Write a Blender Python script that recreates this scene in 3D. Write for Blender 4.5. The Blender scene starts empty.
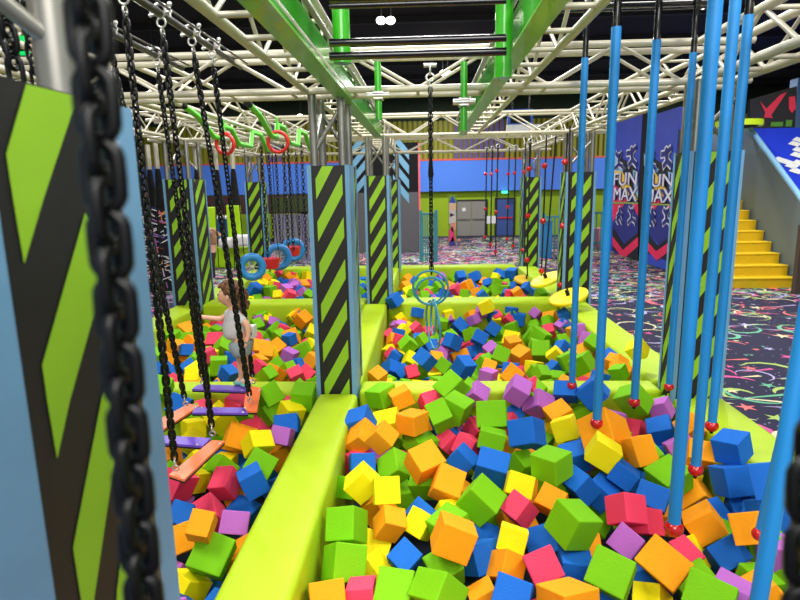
import bpy, math, random
from mathutils import Vector, Matrix, Quaternion
random.seed(7)
COL = bpy.context.scene.collection
R = math.radians
# ------------------------------------------------------------------ camera frame
F = 580.0; HC = 2.7
def _n(v): return Vector(v).normalized()
_y = _n((25.0, 112.0, -F)); _s, _c = math.sin(.0175), math.cos(.0175)
_z = _n((-_s, _c, -(_y[0]*-_s + _y[1]*_c)/_y[2])); _x = _y.cross(_z)
MC = Matrix(((_x[0], _y[0], _z[0]), (_x[1], _y[1], _z[1]), (_x[2], _y[2], _z[2])))
CAM = Vector((0, 0, HC))
def at(px, py, x=None, y=None, z=None):
    d = MC.transposed() @ Vector(((px-400)/F, (300-py)/F, -1.0))
    t = (z-HC)/d.z if z is not None else (y/d.y if y is not None else x/d.x)
    return CAM + d*t
def dist2cam(p): return -(MC @ (Vector(p)-CAM)).z
# ------------------------------------------------------------------ materials
MATS = {}
def srgb(c):
    return tuple(((v/255)/12.92 if v/255 <= .04045 else ((v/255+.055)/1.055)**2.4) for v in c)
def mat(name, rgb, rough=.6, metal=0., var=.08, scale=6., bump=0., bscale=60., emit=0., spec=.5, coat=0.):
    if name in MATS: return MATS[name]
    m = bpy.data.materials.new(name); m.use_nodes = True
    nt = m.node_tree; b = nt.nodes['Principled BSDF']
    col = srgb(rgb)
    tc = nt.nodes.new('ShaderNodeTexCoord')
    no = nt.nodes.new('ShaderNodeTexNoise'); no.inputs['Scale'].default_value = scale; no.inputs['Detail'].default_value = 3
    nt.links.new(tc.outputs['Object'], no.inputs['Vector'])
    mx = nt.nodes.new('ShaderNodeMix'); mx.data_type = 'RGBA'
    mx.inputs[6].default_value = (*[max(0, v*(1-var)) for v in col], 1)
    mx.inputs[7].default_value = (*[min(1, v*(1+var)) for v in col], 1)
    nt.links.new(no.outputs['Fac'], mx.inputs[0])
    nt.links.new(mx.outputs[2], b.inputs['Base Color'])
    b.inputs['Roughness'].default_value = rough; b.inputs['Metallic'].default_value = metal
    b.inputs['Specular IOR Level'].default_value = spec
    b.inputs['Coat Weight'].default_value = coat
    if emit:
        nt.links.new(mx.outputs[2], b.inputs['Emission Color']); b.inputs['Emission Strength'].default_value = emit
    if bump:
        n2 = nt.nodes.new('ShaderNodeTexNoise'); n2.inputs['Scale'].default_value = bscale; n2.inputs['Detail'].default_value = 4
        nt.links.new(tc.outputs['Object'], n2.inputs['Vector'])
        bp = nt.nodes.new('ShaderNodeBump'); bp.inputs['Strength'].default_value = bump; bp.inputs['Distance'].default_value = .02
        nt.links.new(n2.outputs['Fac'], bp.inputs['Height']); nt.links.new(bp.outputs[0], b.inputs['Normal'])
    MATS[name] = m
    return m
FOAM = {'g': ('green', (118,190,4)), 'o': ('orange', (255,160,14)), 'b': ('blue', (22,104,200)), 'y': ('yellow', (252,232,4)), 'p': ('pink', (242,66,100)), 'v': ('violet', (186,104,196))}
for k, (nm, c) in FOAM.items(): mat('foam '+nm, c, rough=.75, var=.05, scale=3, bump=.12, bscale=14, spec=.25)
lime = mat('lime vinyl', (172,202,24), rough=.55, var=.12, scale=2.2, bump=.3, bscale=4, spec=.3)
black_pad = mat('black vinyl', (24,22,19), rough=.55, var=.15, bump=.1, bscale=9)
stripe = mat('stripe green', (142,192,32), rough=.5, var=.06, bump=.1, bscale=9)
trimblue = mat('light blue trim', (108,156,192), rough=.5, var=.10, scale=3, bump=.2, bscale=8)
alu = mat('brushed aluminium', (150,148,140), rough=.38, metal=.75, var=.12, scale=9)
cream = mat('cream truss paint', (200,194,174), rough=.35, metal=.15, var=.07, scale=5)
greenp = mat('green painted steel', (62,176,38), rough=.22, var=.12, scale=2, coat=.4)
polebl = mat('blue foam sleeve', (26,134,208), rough=.5, var=.08, scale=4)
redball = mat('glossy red ball', (196,22,26), rough=.12, var=.05, coat=.5)
darkmetal = mat('dark steel', (70,68,64), rough=.3, metal=.8, var=.15)
blacktube = mat('glossy black tube', (14,14,15), rough=.18, var=.2, coat=.6)
chainm = mat('black coated chain', (7,7,7), rough=.38, var=.2, scale=20, spec=.35)
zinc = mat('zinc hardware', (205,205,200), rough=.3, metal=.8, var=.1)
ropem = mat('black rope', (18,18,20), rough=.8)
blackm = mat('matt black', (12,12,13), rough=.9)
pitdark = mat('dark pit bed', (30,40,60), rough=.95)
whitem = mat('white', (235,235,232), rough=.6)
purplep = mat('purple plank', (112,74,196), rough=.4, var=.06)
orangep = mat('orange plank', (250,122,66), rough=.4, var=.06)
tealr = mat('teal blue ring', (50,140,170), rough=.3, var=.08, coat=.3)
yellowd = mat('yellow disc', (250,220,10), rough=.45, var=.04)
redp = mat('red plastic', (226,44,44), rough=.35, var=.05)
bluep = mat('blue plastic', (40,130,200), rough=.4, var=.08, scale=10)
navy = mat('navy', (28,44,120), rough=.6)
bandblue = mat('periwinkle wall band', (84,138,240), rough=.8, var=.04, scale=.4)
farlime = mat('lime wall', (150,182,24), rough=.8, var=.08, scale=.5)
greywall = mat('grey wall', (96,96,98), rough=.85, var=.08, scale=1)
# ------------------------------------------------------------------ mesh builder
class MB:
    def __init__(s): s.v = []; s.f = []; s.mi = []; s.m = []; s.sm = []
    def _m(s, m):
        if m not in s.m: s.m.append(m)
        return s.m.index(m)
    def add(s, vs, fs, m, smooth=False):
        o = len(s.v); k = s._m(m); s.v += [tuple(v) for v in vs]
        for f in fs: s.f.append(tuple(i+o for i in f)); s.mi.append(k); s.sm.append(smooth)
        return s
    def box(s, a, b, m, mtx=None):
        (x0,y0,z0),(x1,y1,z1) = a, b
        v = [Vector(p) for p in ((x0,y0,z0),(x1,y0,z0),(x1,y1,z0),(x0,y1,z0),(x0,y0,z1),(x1,y0,z1),(x1,y1,z1),(x0,y1,z1))]
        if mtx: v = [mtx @ p for p in v]
        return s.add(v, ((0,3,2,1),(4,5,6,7),(0,1,5,4),(1,2,6,5),(2,3,7,6),(3,0,4,7)), m)
    def poly(s, pts, m): return s.add(pts, (tuple(range(len(pts))),), m)
    def tube(s, pts, r, m, n=10, caps=True, rs=None):
        pts = [Vector(p) for p in pts]; rings = []; prev = None
        for i, p in enumerate(pts):
            d = (pts[min(i+1,len(pts)-1)] - pts[max(i-1,0)]).normalized()
            if prev is None:
                a = d.orthogonal().normalized()
            else:
                a = (prev - d*prev.dot(d)).normalized()
            prev = a; b = d.cross(a); rr = rs[i] if rs else r
            rings.append([p + (a*math.cos(2*math.pi*k/n) + b*math.sin(2*math.pi*k/n))*rr for k in range(n)])
        vs = [q for g in rings for q in g]; fs = []
        for i in range(len(pts)-1):
            for k in range(n):
                fs.append((i*n+k, i*n+(k+1)%n, (i+1)*n+(k+1)%n, (i+1)*n+k))
        s.add(vs, fs, m, True)
        if caps:
            s.add(rings[0], (tuple(reversed(range(n))),), m); s.add(rings[-1], (tuple(range(n)),), m)
        return s
    def torus(s, c, R_, r, m, ax=(0,0,1), n=32, k=10, sx=1., mtx=None):
        q = Vector((0,0,1)).rotation_difference(Vector(ax)).to_matrix()
        vs = []; fs = []
        for i in range(n):
            t = 2*math.pi*i/n
            for j in range(k):
                u = 2*math.pi*j/k
                p = Vector(((R_+r*math.cos(u))*math.cos(t)*sx, (R_+r*math.cos(u))*math.sin(t), r*math.sin(u)))
                vs.append(q @ p + Vector(c))
                fs.append((i*k+j, ((i+1)%n)*k+j, ((i+1)%n)*k+(j+1)%k, i*k+(j+1)%k))
        return s.add(vs, fs, m, True)
    def sphere(s, c, r, m, n=16, k=10, sc=(1,1,1)):
        vs = [Vector(c)+Vector((0,0,r*sc[2]))]; fs = []
        for i in range(1, k):
            a = math.pi*i/k
            for j in range(n):
                t = 2*math.pi*j/n
                vs.append(Vector(c)+Vector((r*math.sin(a)*math.cos(t)*sc[0], r*math.sin(a)*math.sin(t)*sc[1], r*math.cos(a)*sc[2])))
        vs.append(Vector(c)-Vector((0,0,r*sc[2])))
        for j in range(n): fs.append((0, 1+j, 1+(j+1)%n))
        for i in range(k-2):
            for j in range(n): fs.append((1+i*n+j, 1+(i+1)*n+j, 1+(i+1)*n+(j+1)%n, 1+i*n+(j+1)%n))
        e = len(vs)-1
        for j in range(n): fs.append((e, 1+(k-2)*n+(j+1)%n, 1+(k-2)*n+j))
        return s.add(vs, fs, m, True)
    def mesh(s, name):
        me = bpy.data.meshes.new(name); me.from_pydata(s.v, [], s.f)
        for m in s.m: me.materials.append(m)
        me.polygons.foreach_set('material_index', s.mi); me.polygons.foreach_set('use_smooth', s.sm)
        me.update(); return me
    def build(s, name, parent=None, bevel=0., seg=2):
        o = bpy.data.objects.new(name, s.mesh(name)); COL.objects.link(o)
        if parent is not None: o.parent = parent; o.matrix_parent_inverse = Matrix.Translation(-Vector(parent.location))
        if bevel:
            md = o.modifiers.new('bevel', 'BEVEL'); md.width = bevel; md.segments = seg; md.limit_method = 'ANGLE'; md.harden_normals = False
        return o
def tag(o, label=None, cat=None, group=None, kind=None):
    if label: o['label'] = label
    if cat: o['category'] = cat
    if group: o['group'] = group
    if kind: o['kind'] = kind
    return o
def empty(name, loc, label=None, cat=None, group=None):
    o = bpy.data.objects.new(name, None); o.location = loc; o.empty_display_size = .1; COL.objects.link(o)
    return tag(o, label, cat, group)
ORD = ['first','second','third','fourth','fifth','sixth','seventh','eighth','ninth','tenth','eleventh','twelfth','thirteenth','fourteenth','fifteenth','sixteenth','seventeenth','eighteenth','nineteenth','twentieth']
PADZ = .9
# ================================================================== SETTING
fl = MB()
X0, X1, Y0, Y1, ZC = -16, 22, -3, 34, 7.6
def carpet_mat():
    m = bpy.data.materials.new('navy star carpet'); m.use_nodes = True; nt = m.node_tree; b = nt.nodes['Principled BSDF']
    tc = nt.nodes.new('ShaderNodeTexCoord')
    vo = nt.nodes.new('ShaderNodeTexVoronoi'); vo.inputs['Scale'].default_value = 9.0
    nt.links.new(tc.outputs['Object'], vo.inputs['Vector'])
    rp = nt.nodes.new('ShaderNodeValToRGB'); rp.color_ramp.elements[0].position = .10; rp.color_ramp.elements[0].color = (.35,.33,.55,1)
    rp.color_ramp.elements[1].position = .14; rp.color_ramp.elements[1].color = (*srgb((38,36,66)), 1)
    nt.links.new(vo.outputs['Distance'], rp.inputs['Fac'])
    nt.links.new(rp.outputs['Color'], b.inputs['Base Color']); b.inputs['Roughness'].default_value = .95
    return m
fl.box((X0,Y0,-.1),(X1,Y1,0), carpet_mat())
CP = [mat('carpet pink', (226,92,160), .95), mat('carpet yellow green', (178,206,110), .95), mat('carpet teal', (110,190,150), .95), mat('carpet coral', (240,120,120), .95), mat('carpet lilac', (190,180,226), .95), mat('carpet cream', (236,224,180), .95)]
def star(cx, cy, r, a, m, z, k=5):
    pts = []
    for i in range(2*k):
        t = a+math.pi*i/k; q = r if i%2==0 else r*.36
        pts.append((cx+q*math.cos(t), cy+q*math.sin(t), z))
    fl.poly(pts, m)
def crescent(cx, cy, r, a, span, w, m, z):
    n = 9; o = []; i_ = []
    for i in range(n):
        u = i/(n-1); t = a+span*(u-.5); ww = w*math.sin(math.pi*(.08+.86*u))
        o.append((cx+(r+ww)*math.cos(t), cy+(r+ww)*math.sin(t), z)); i_.append((cx+(r-ww*.3)*math.cos(t), cy+(r-ww*.3)*math.sin(t), z))
    vs = o+i_; fl.add(vs, [(j, j+1, n+j+1, n+j) for j in range(n-1)], m)
rc = random.Random(5)
def carpet(x0,x1,y0,y1,dens):
    for i in range(int((x1-x0)*(y1-y0)*dens)):
        x = rc.uniform(x0,x1); y = rc.uniform(y0,y1)
        if -4.2 < x < 2.6 and 0 < y < 13.9: continue
        z = .001 + (i%9)*.0002; m = rc.choice(CP); k = rc.random()
        if k < .42: star(x,y,rc.uniform(.06,.17),rc.uniform(0,6.3),m,z)
        elif k < .66: crescent(x,y,rc.uniform(.18,.42),rc.uniform(0,6.3),rc.uniform(2,4.2),rc.uniform(.03,.07),m,z)
        elif k < .84:
            a = rc.uniform(-.7,.7); L = rc.uniform(.3,.9)
            fl.poly([(x,y,z),(x+L*math.cos(a)+.02,y+L*math.sin(a)-.03,z),(x+L*math.cos(a),y+L*math.sin(a)+.035,z)], m)
        else:
            fl.poly([(x+.03*math.cos(q*1.05),y+.03*math.sin(q*1.05),z) for q in range(6)], m)
carpet(2.5,16,2.5,16,7.5); carpet(-13,-4,4,16,6); carpet(-13,16,13.9,31.5,14); CP += [CP[4]]*4; carpet(-8,8,14,26,9)
tag(fl.build('floor'), 'dark navy carpet strewn with neon stars, crescents and comets', 'carpet', kind='structure')
ribm = mat('yellow green ribbed cladding', (150,150,30), rough=.6, var=.15, scale=.6)
b = MB(); b.box((X0,Y0,ZC),(X1,Y1,ZC+.1), blackm)
for y in range(9, 34, 3): b.box((X0,y,ZC-.18),(X1,y+.12,ZC), mat('dark ceiling joist', (26,26,28), rough=.7))
tag(b.build('ceiling'), 'black painted ceiling with dark joists', 'ceiling', kind='structure')
b = MB()
YB = 33
b.box((X0,YB,0),(X1,YB+.2,2.5), farlime); b.box((X0,YB-.35,2.5),(X1,YB+.2,4.15), bandblue); b.box((X0,YB-.37,4.15),(X1,YB+.2,4.24), mat('coral edge', (226,92,70)))
b.box((X0,YB+.1,4.24),(X1,YB+.2,ZC), mat('ochre backing', (128,124,30), rough=.7, var=.2, scale=.5))
purp = mat('purple cladding', (104,84,150), rough=.6)
for i in range(int((X1-X0)/.28)):
    x = X0+.28*i; mm = purp if (-.4 < x-2.0 < 2.2 or -9 < x < -8) else ribm
    b.box((x,YB-.02,4.24),(x+.16,YB+.1,6.3), mm)
b.box((X0,YB-.05,6.3),(X1,YB+.1,ZC), mat('dark upper wall', (34,52,30), rough=.8))
tag(b.build('wall_back'), 'far wall, lime below, periwinkle band, ribbed yellow and purple cladding above', 'wall', kind='structure')
b = MB(); b.box((X0-.1,Y0,0),(X0,Y1,ZC), mat('dark side wall', (40,40,48), rough=.9)); tag(b.build('wall_left'), 'dark left side wall', 'wall', kind='structure')
b = MB(); b.box((X1,Y0,0),(X1+.1,Y1,ZC), mat('dark side wall', (40,40,48))); tag(b.build('wall_right'), 'dark right side wall', 'wall', kind='structure')
# doors
def door(name, pxl, pxr, pyt, leafs, m, label, y=YB):
    a = at(pxl, 236, y=y); c = at(pxr, 236, y=y); zt = at(pxl, pyt, y=y).z; z0 = 0
    r = empty(name, ((a.x+c.x)/2, y, z0)); tag(r, label, 'door', kind='structure')
    fr = MB(); w = .1; fr.box((a.x-w,y-.06,z0),(a.x,y,zt+w), darkmetal); fr.box((c.x,y-.06,z0),(c.x+w,y,zt+w), darkmetal); fr.box((a.x,y-.06,zt),(c.x,y,zt+w), darkmetal)
    fr.build('door_frame', r)
    W = (c.x-a.x)/leafs
    for i in range(leafs):
        lf = MB(); lf.box((a.x+W*i+.01,y-.05,z0+.02),(a.x+W*(i+1)-.01,y-.01,zt), m); l = lf.build('door_leaf', r)
        hb = MB(); hb.box((a.x+W*i+.08,y-.12,zt*.48),(a.x+W*(i+1)-.08,y-.06,zt*.48+.07), alu if leafs == 2 else redp); hb.build('push_bar', l)
        if i == 0 and leafs == 2:
            sg = MB(); sg.box((a.x+W*.35,y-.07,zt*.72),(a.x+W*.6,y-.055,zt*.82), whitem); sg.build('sign', l)
door('door_1', 457, 485.5, 201.5, 2, mat('grey door paint', (142,138,130), .6, var=.04), 'grey double door with push bars in the far lime wall')
door('door_2', 496, 513, 199.5, 1, mat('blue door paint', (58,84,150), .6, var=.04), 'single blue door in the far lime wall right of the grey doors')
# ================================================================== PIT PADS
def pad(a, c, label, bev=.045):
    b = MB(); b.box(a, c, lime); o = b.build('padded_pit_wall', bevel=bev, seg=4)
    for p in o.data.polygons: p.use_smooth = True
    # soft seam welts
    return tag(o, label, 'pad', 'lime green padded pit walls')
pad((-.98,.2,.05),(-.62,4.95,PADZ), 'long lime padded wall running from the camera to the nearest middle pillar')
pad((-.98,5.3,.05),(-.62,9.08,PADZ), 'lime padded wall running from the nearest middle pillar to the second one')
pad((-.98,9.62,.05),(-.62,13.33,PADZ), 'short far lime padded wall beyond the second middle pillar')
pad((2.1,.2,.05),(2.53,4.83,PADZ), 'near right lime padded wall beside the carpet under the blue poles')
pad((2.1,5.28,.05),(2.53,9.08,PADZ), 'right lime padded wall of the middle pit, beside the carpet')
pad((2.1,9.52,.05),(2.53,13.33,PADZ), 'far right lime padded wall beside the yellow discs')
pad((-4.06,.2,.05),(-3.65,9.08,PADZ), 'left outer lime padded wall behind the standing child')
pad((-4.06,9.72,.05),(-3.65,13.33,PADZ), 'far left outer lime padded wall below the blue wheels')
pad((-3.65,5.0,.05),(-.98,5.3,PADZ), 'lime cross pad behind the orange and purple planks, left pits')
pad((-.62,5.0,.05),(2.1,5.3,PADZ), 'lime cross pad at the back of the near right cube pit')
pad((-3.65,9.1,.05),(-.98,9.6,PADZ), 'lime cross pad behind the child, between left middle and far pits')
pad((-.62,9.1,.05),(2.1,9.6,PADZ), 'lime cross pad behind the hanging teal rings, right pits')
pad((-3.65,13.35,.05),(-.98,13.8,PADZ), 'farthest lime cross pad of the left pits')
pad((-.62,13.35,.05),(2.1,13.8,PADZ), 'farthest lime cross pad of the right pits, before the far carpet')
b = MB(); b.box((-4.0,.3,0.0),(2.5,13.7,.06), pitdark); tag(b.build('floor_pit'), 'dark bed of the foam pits', 'pit floor', kind='structure')
# ================================================================== PADDED PILLARS
def stripes(b, fm, W, H, off, z0, m=stripe, t=.17, rise=.40, pitch=.36, inl=.19, inr=.16):
    """fm(u, z) -> world; u in 0..W. slanted bands clipped at a left and a right margin"""
    l, r = W*inl, W*(1-inr); k = -3
    while True:
        zl = z0+off+k*pitch; k += 1
        if zl > z0+H: break
        # band: at u=l from zl..zl+t ; at u=r from zl+rise..zl+rise+t
        P = [(l,zl),(r,zl+rise),(r,zl+rise+t),(l,zl+t)]
        def clip(P, zc, keep):
            out = []
            for i in range(len(P)):
                a, c = P[i], P[(i+1)%len(P)]
                ia, ic = keep(a[1]), keep(c[1])
                if ia: out.append(a)
                if ia != ic:
                    s = (zc-a[1])/(c[1]-a[1]); out.append((a[0]+s*(c[0]-a[0]), zc))
            return out
        P = clip(P, z0+.005, lambda z: z >= z0+.005)
        if len(P) > 2: P = clip(P, z0+H-.005, lambda z: z <= z0+H-.005)
        if len(P) > 2: b.poly([fm(u, z) for u, z in P], m)
def pillar(x0, x1, y0, y1, label, off=.1, z0=PADZ-.1, top=2.9, sidetrim=.3, tower=True, ztop=3.5):
    r = empty('padded_pillar', ((x0+x1)/2, (y0+y1)/2, z0), label, 'pillar', 'striped padded pillars')
    b = MB(); b.box((x0,y0,z0),(x1,y1,top), black_pad); H = top-z0; e = .003; W = x1-x0; D = y1-y0
    stripes(b, lambda u,z: (x0+u, y0-e, z), W, H, off, z0)
    stripes(b, lambda u,z: (x1+e, y0+u, z), D, H, off+.1, z0, inl=.5 if sidetrim > .2 else .2)
    stripes(b, lambda u,z: (x0-e, y1-u, z), D, H, off+.2, z0)
    stripes(b, lambda u,z: (x1-u, y1+e, z), W, H, off, z0)
    b.build('pillar_wrap', r)
    t = MB(); k = .028
    for (cx, cy, sx, sy) in ((x0,y0,1,1),(x1,y0,-1,1),(x0,y1,1,-1),(x1,y1,-1,-1)):
        t.box((min(cx,cx+sx*k)-e*1.5,min(cy,cy+sy*k)-e*1.5,z0),(max(cx,cx+sx*k)+e*1.5,max(cy,cy+sy*k)+e*1.5,top+.004), trimblue)
    if sidetrim > .2:
        t.box((x1-.01,y0,z0),(x1+e*2.2,y0+sidetrim,top+.002), trimblue)
    t.build('corner_trim', r)
    if tower:
        pr = .035; q = .055
        P = [(x0+q,y0+q),(x1-q,y0+q),(x0+q,y1-q),(x1-q,y1-q)]
        for (px, py) in P:
            p = MB(); p.tube([(px,py,top-.05),(px,py,ztop)], pr, alu, 14); p.build('post', r)
        for (a, c, s) in ((0,1,1),(2,3,-1),(0,2,1)):
            (ax, ay), (cx, cy) = P[a], P[c]
            d = MB(); d.tube([(ax,ay,top+.1 if s > 0 else ztop-.1),(cx,cy,ztop-.12 if s > 0 else top+.1)], .018, alu, 8); d.build('brace', r)
    return r
pillar(-.99,-.64,4.97,5.5, 'nearest middle pillar, black with green slanted stripes and blue edges', off=.02)
pillar(-.935,-.56,9.1,9.75, 'second middle pillar in the row, green striped, partly behind the nearest one', off=.12)
pillar(-.95,-.58,13.35,13.9, 'farthest middle pillar before the dark chevron climbing wall', off=.06)
pillar(2.11,2.53,4.85,5.14, 'large right pillar behind the blue poles, green stripes on black', off=.12, sidetrim=.02, top=2.95)
pillar(2.15,2.59,9.1,9.5, 'middle right pillar just behind the yellow discs', off=.05, sidetrim=.02)
pillar(2.2,2.6,13.35,13.75, 'farthest right pillar among the black climbing ropes', off=.2, sidetrim=.02)
pillar(-4.1,-3.65,9.1,9.7, 'left pillar behind the child, green stripes, blue side edge', off=.15, sidetrim=.04)
pillar(-4.12,-3.72,13.35,13.75, 'farthest left pillar between hanging black chains and blue wheels', off=.1, sidetrim=.02)
# foreground pillar, stripes measured on its right face
XF = -.62
fr = empty('padded_pillar', (XF-.17, .95, .3), 'huge foreground pillar at the left edge, black and green with blue border', 'pillar', 'striped padded pillars')
def yz(px, py): p = at(px, py, x=XF); return p
yF = yz(139,400).y; yN = yz(24,400).y; yE = yz(158,400).y; zT = yz(60,91).z
b = MB(); b.box((XF-.34,yN,.3),(XF,yF,zT), black_pad)
def onf(lst): return [(XF+.002, p.y, min(p.z, zT-.002)) for p in (yz(*q) for q in lst)]
b.poly(onf([(25,84),(76,93),(42,200),(23,264),(12,200),(5,154)]), stripe)
b.poly(onf([(84,213),(97,235),(97,300),(69,400),(56,459),(46,400),(41,365)]), stripe)
b.poly(onf([(106,370),(113,385),(118,430),(93,600),(86,640),(80,600),(72,548)]), stripe)
b.poly(onf([(124,525),(131,560),(139,700),(120,760),(112,700),(116,590)]), stripe)
b.build('pillar_wrap', fr)
b = MB(); b.box((XF-.35,yF,.3),(XF+.006,yE,zT+.0), trimblue); b.box((XF-.35,yN-.35,.3),(XF+.004,yN,zT+.03), trimblue)
b.box((XF-.352,yF-.012,.3),(XF+.008,yF,zT), mat('tan seam', (92,84,62)))
b.build('corner_trim', fr)
p = MB(); q = at(55,40,x=-.74); p.tube([(q.x,q.y,zT-.3),(q.x,q.y,4.2)], .042, alu, 20); p.build('post', fr)
p = MB(); p.tube([(q.x,q.y-.02,3.0),(q.x-.22,q.y-.34,3.28)], .018, alu, 10); p.build('brace', fr)
# ================================================================== TRUSSES
def truss(a, c, label, dz=.3, w=.3, step=.42, r=.024, mat_=None, two=False, axis='y', rung=False):
    """a, c: ends of the lower left chord"""
    m = mat_ or cream; a = Vector(a); c = Vector(c); d = (c-a); L = d.length; u = d/L
    side = Vector((1,0,0)) if axis == 'y' else Vector((0,1,0)); up = Vector((0,0,1))
    t = empty('lighting_truss', (a+c)/2+side*w/2, label, 'truss', 'box trusses of the overhead frame')
    offs = [side*0, side*w, up*dz, side*w+up*dz]
    for o in offs:
        b = MB(); b.tube([a+o, c+o], r, m, 10); b.build('chord', t)
    n = max(2, int(L/step))
    for i in range(n):
        p, q = a+u*(L*i/n), a+u*(L*(i+1)/n); s = i%2
        for o in (side*0, side*w):
            b = MB(); b.tube([p+o+(up*dz if s else up*0), q+o+(up*0 if s else up*dz)], r*.5, m, 6); b.build('brace', t)
        b = MB(); b.tube([p, p+side*w], r*.55, m, 6); b.build('rung', t)
        if i%2: b = MB(); b.tube([p+up*dz, p+up*dz+side*w], r*.5, m, 6); b.build('rung', t)
    return t
ZL = 3.5
truss((-4.3,4.98,ZL),(2.6,4.98,ZL), 'nearest cream cross truss spanning the whole width over the first pillar', axis='x', step=.5, r=.028)
truss((-4.3,9.15,ZL),(2.8,9.15,ZL), 'second cream cross truss over the second row of pillars', axis='x', step=.5)
truss((-4.3,13.4,ZL),(2.8,13.4,ZL), 'farthest cream cross truss over the last row of pillars', axis='x', step=.6)
truss((-.97,.3,ZL),(-.97,4.95,ZL), 'cream truss over the near middle pad, left of the green beam', w=.32, r=.028)
truss((-.97,5.3,ZL),(-.97,9.1,ZL), 'cream truss running back between first and second middle pillars', w=.32)
truss((-.97,9.5,ZL),(-.97,13.4,ZL), 'cream truss running back beyond the second middle pillar', w=.32)
truss((.55,.3,ZL+.02),(.55,9.1,ZL+.02), 'cream truss beside the right green beam over the near pit', w=.27, r=.026)
truss((2.18,.3,ZL),(2.18,4.95,ZL), 'heavy cream truss crossing the upper right corner above the blue poles', w=.28, r=.032)
truss((2.18,5.3,ZL),(2.18,9.1,ZL), 'cream truss above the right pads behind the large right pillar', w=.28)
truss((2.18,9.5,ZL),(2.18,13.4,ZL), 'cream truss above the far right pads and climbing ropes', w=.28)
truss((-3.0,.3,ZL),(-3.0,4.95,ZL), 'cream truss in the upper left corner behind the foreground chain', w=.28, r=.028)
truss((-4.0,5.3,ZL),(-4.0,9.1,ZL), 'left outer cream truss leading back to the left pillar', w=.28)
truss((-4.0,9.5,ZL),(-4.0,13.4,ZL), 'left outer cream truss beyond the left pillar', w=.28)
truss((-2.55,5.3,ZL),(-2.55,13.4,ZL), 'cream truss above the red rings and blue wheels', w=.28, step=.6)
# green beams
def beam(x0, x1, z0, z1, y0, y1, label):
    r = empty('green_beam', ((x0+x1)/2,(y0+y1)/2,z0), label, 'beam', 'green steel beams overhead')
    b = MB(); b.box((x0,y0,z0),(x1,y1,z0+.012), mat('green flange', (120,196,36), rough=.3, coat=.3)); b.build('flange', r)
    b = MB(); b.box((x0+.004,y0,z0+.012),(x1-.004,y1,z1), greenp); b.build('web', r, bevel=.004)
    b = MB(); b.tube([((x0+x1)/2+(.07 if x0<0 else -.07),y0,z1+.03),((x0+x1)/2+(.07 if x0<0 else -.07),y1,z1+.03)], .018, alu, 8); b.build('edge_rail', r)
beam(-.745,-.622,3.45,3.64,.2,8.9, 'left green overhead beam converging toward the far pillars')
beam(.49,.602,3.45,3.64,.2,8.9, 'right green overhead beam, mirrored to the left one')
def gpost(px, pyt, pyb, y, w, label):
    a = at(px, pyt, y=y); c = at(px, pyb, y=y)
    r = empty('green_post', (a.x, y, c.z), label, 'post', 'green vertical posts above the pit')
    b = MB(); b.tube([(a.x,y,c.z),(a.x,y,a.z)], w/2, greenp, 14); b.build('tube', r)
    b = MB(); zc = c.z+(a.z-c.z)*.42 if y > 4 else 4.4
    b.box((a.x-w*.8,y-w*.8,zc-.035),(a.x+w*.8,y+w*.8,zc+.035), zinc); b.tube([(a.x-w*1.6,y-w*.5,zc),(a.x+w*1.6,y-w*.5,zc)], .025, zinc, 8)
    b.build('clamp', r, bevel=.008)
gpost(377.5,62,120,4.9,.055, 'far left green post clamped to the nearest cross truss')
gpost(464,62,131,4.9,.055, 'far right green post clamped to the nearest cross truss')
gpost(324,-480,64,3.3,.095, 'near left green post holding the black tubes')
gpost(512,-480,78,3.3,.095, 'near right green post holding the black tubes')
tl = ['nearest', 'second nearest', 'third', 'fourth', 'fifth', 'farthest']
for i, (py, r_) in enumerate(((-6,.02),(5,.022),(13,.013),(19,.011),(51,.017),(63,.02))):
    y = .66*F/(187-py); a = at(330, py, y=y); c = at(506, py, y=y)
    b = MB(); b.tube([(a.x,y,3.36),(c.x,y,3.36)], r_, blacktube, 14)
    tag(b.build('black_tube'), tl[i]+' glossy black tube spanning between the green posts overhead', 'tube', 'glossy black tubes overhead')
# black roller deck above poles
for i, (y, x0, x1) in enumerate(((2.02,.85,2.2),(2.64,.85,2.2),(3.32,.85,2.2),(3.98,.85,2.2),(4.45,.85,2.2),(4.84,.85,2.2))):
    b = MB(); b.tube([(x0,y,4.05),(x1,y,4.05)], .03, blacktube, 12)
    b.tube([(x0,y+.12,4.05),(x1,y+.12,4.05)], .018, blacktube, 10)
    tag(b.build('black_tube'), ['nearest','second','third','fourth','fifth','farthest'][i]+' black tube carrying blue poles at the upper right', 'tube', 'black tubes carrying the blue poles')
for k, (x, lb) in enumerate(((-2.08,'left'),(-1.57,'right'))):
    b = MB(); b.tube([(x,.8,3.75),(x,5.2,3.75)], .024, darkmetal, 12); b.tube([(x+.06,.8,3.77),(x+.06,5.2,3.77)], .008, darkmetal, 6)
    tag(b.build('steel_pipe'), lb+' dark steel pipe from which the plank chains hang', 'pipe', 'steel pipes above the planks')
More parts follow.
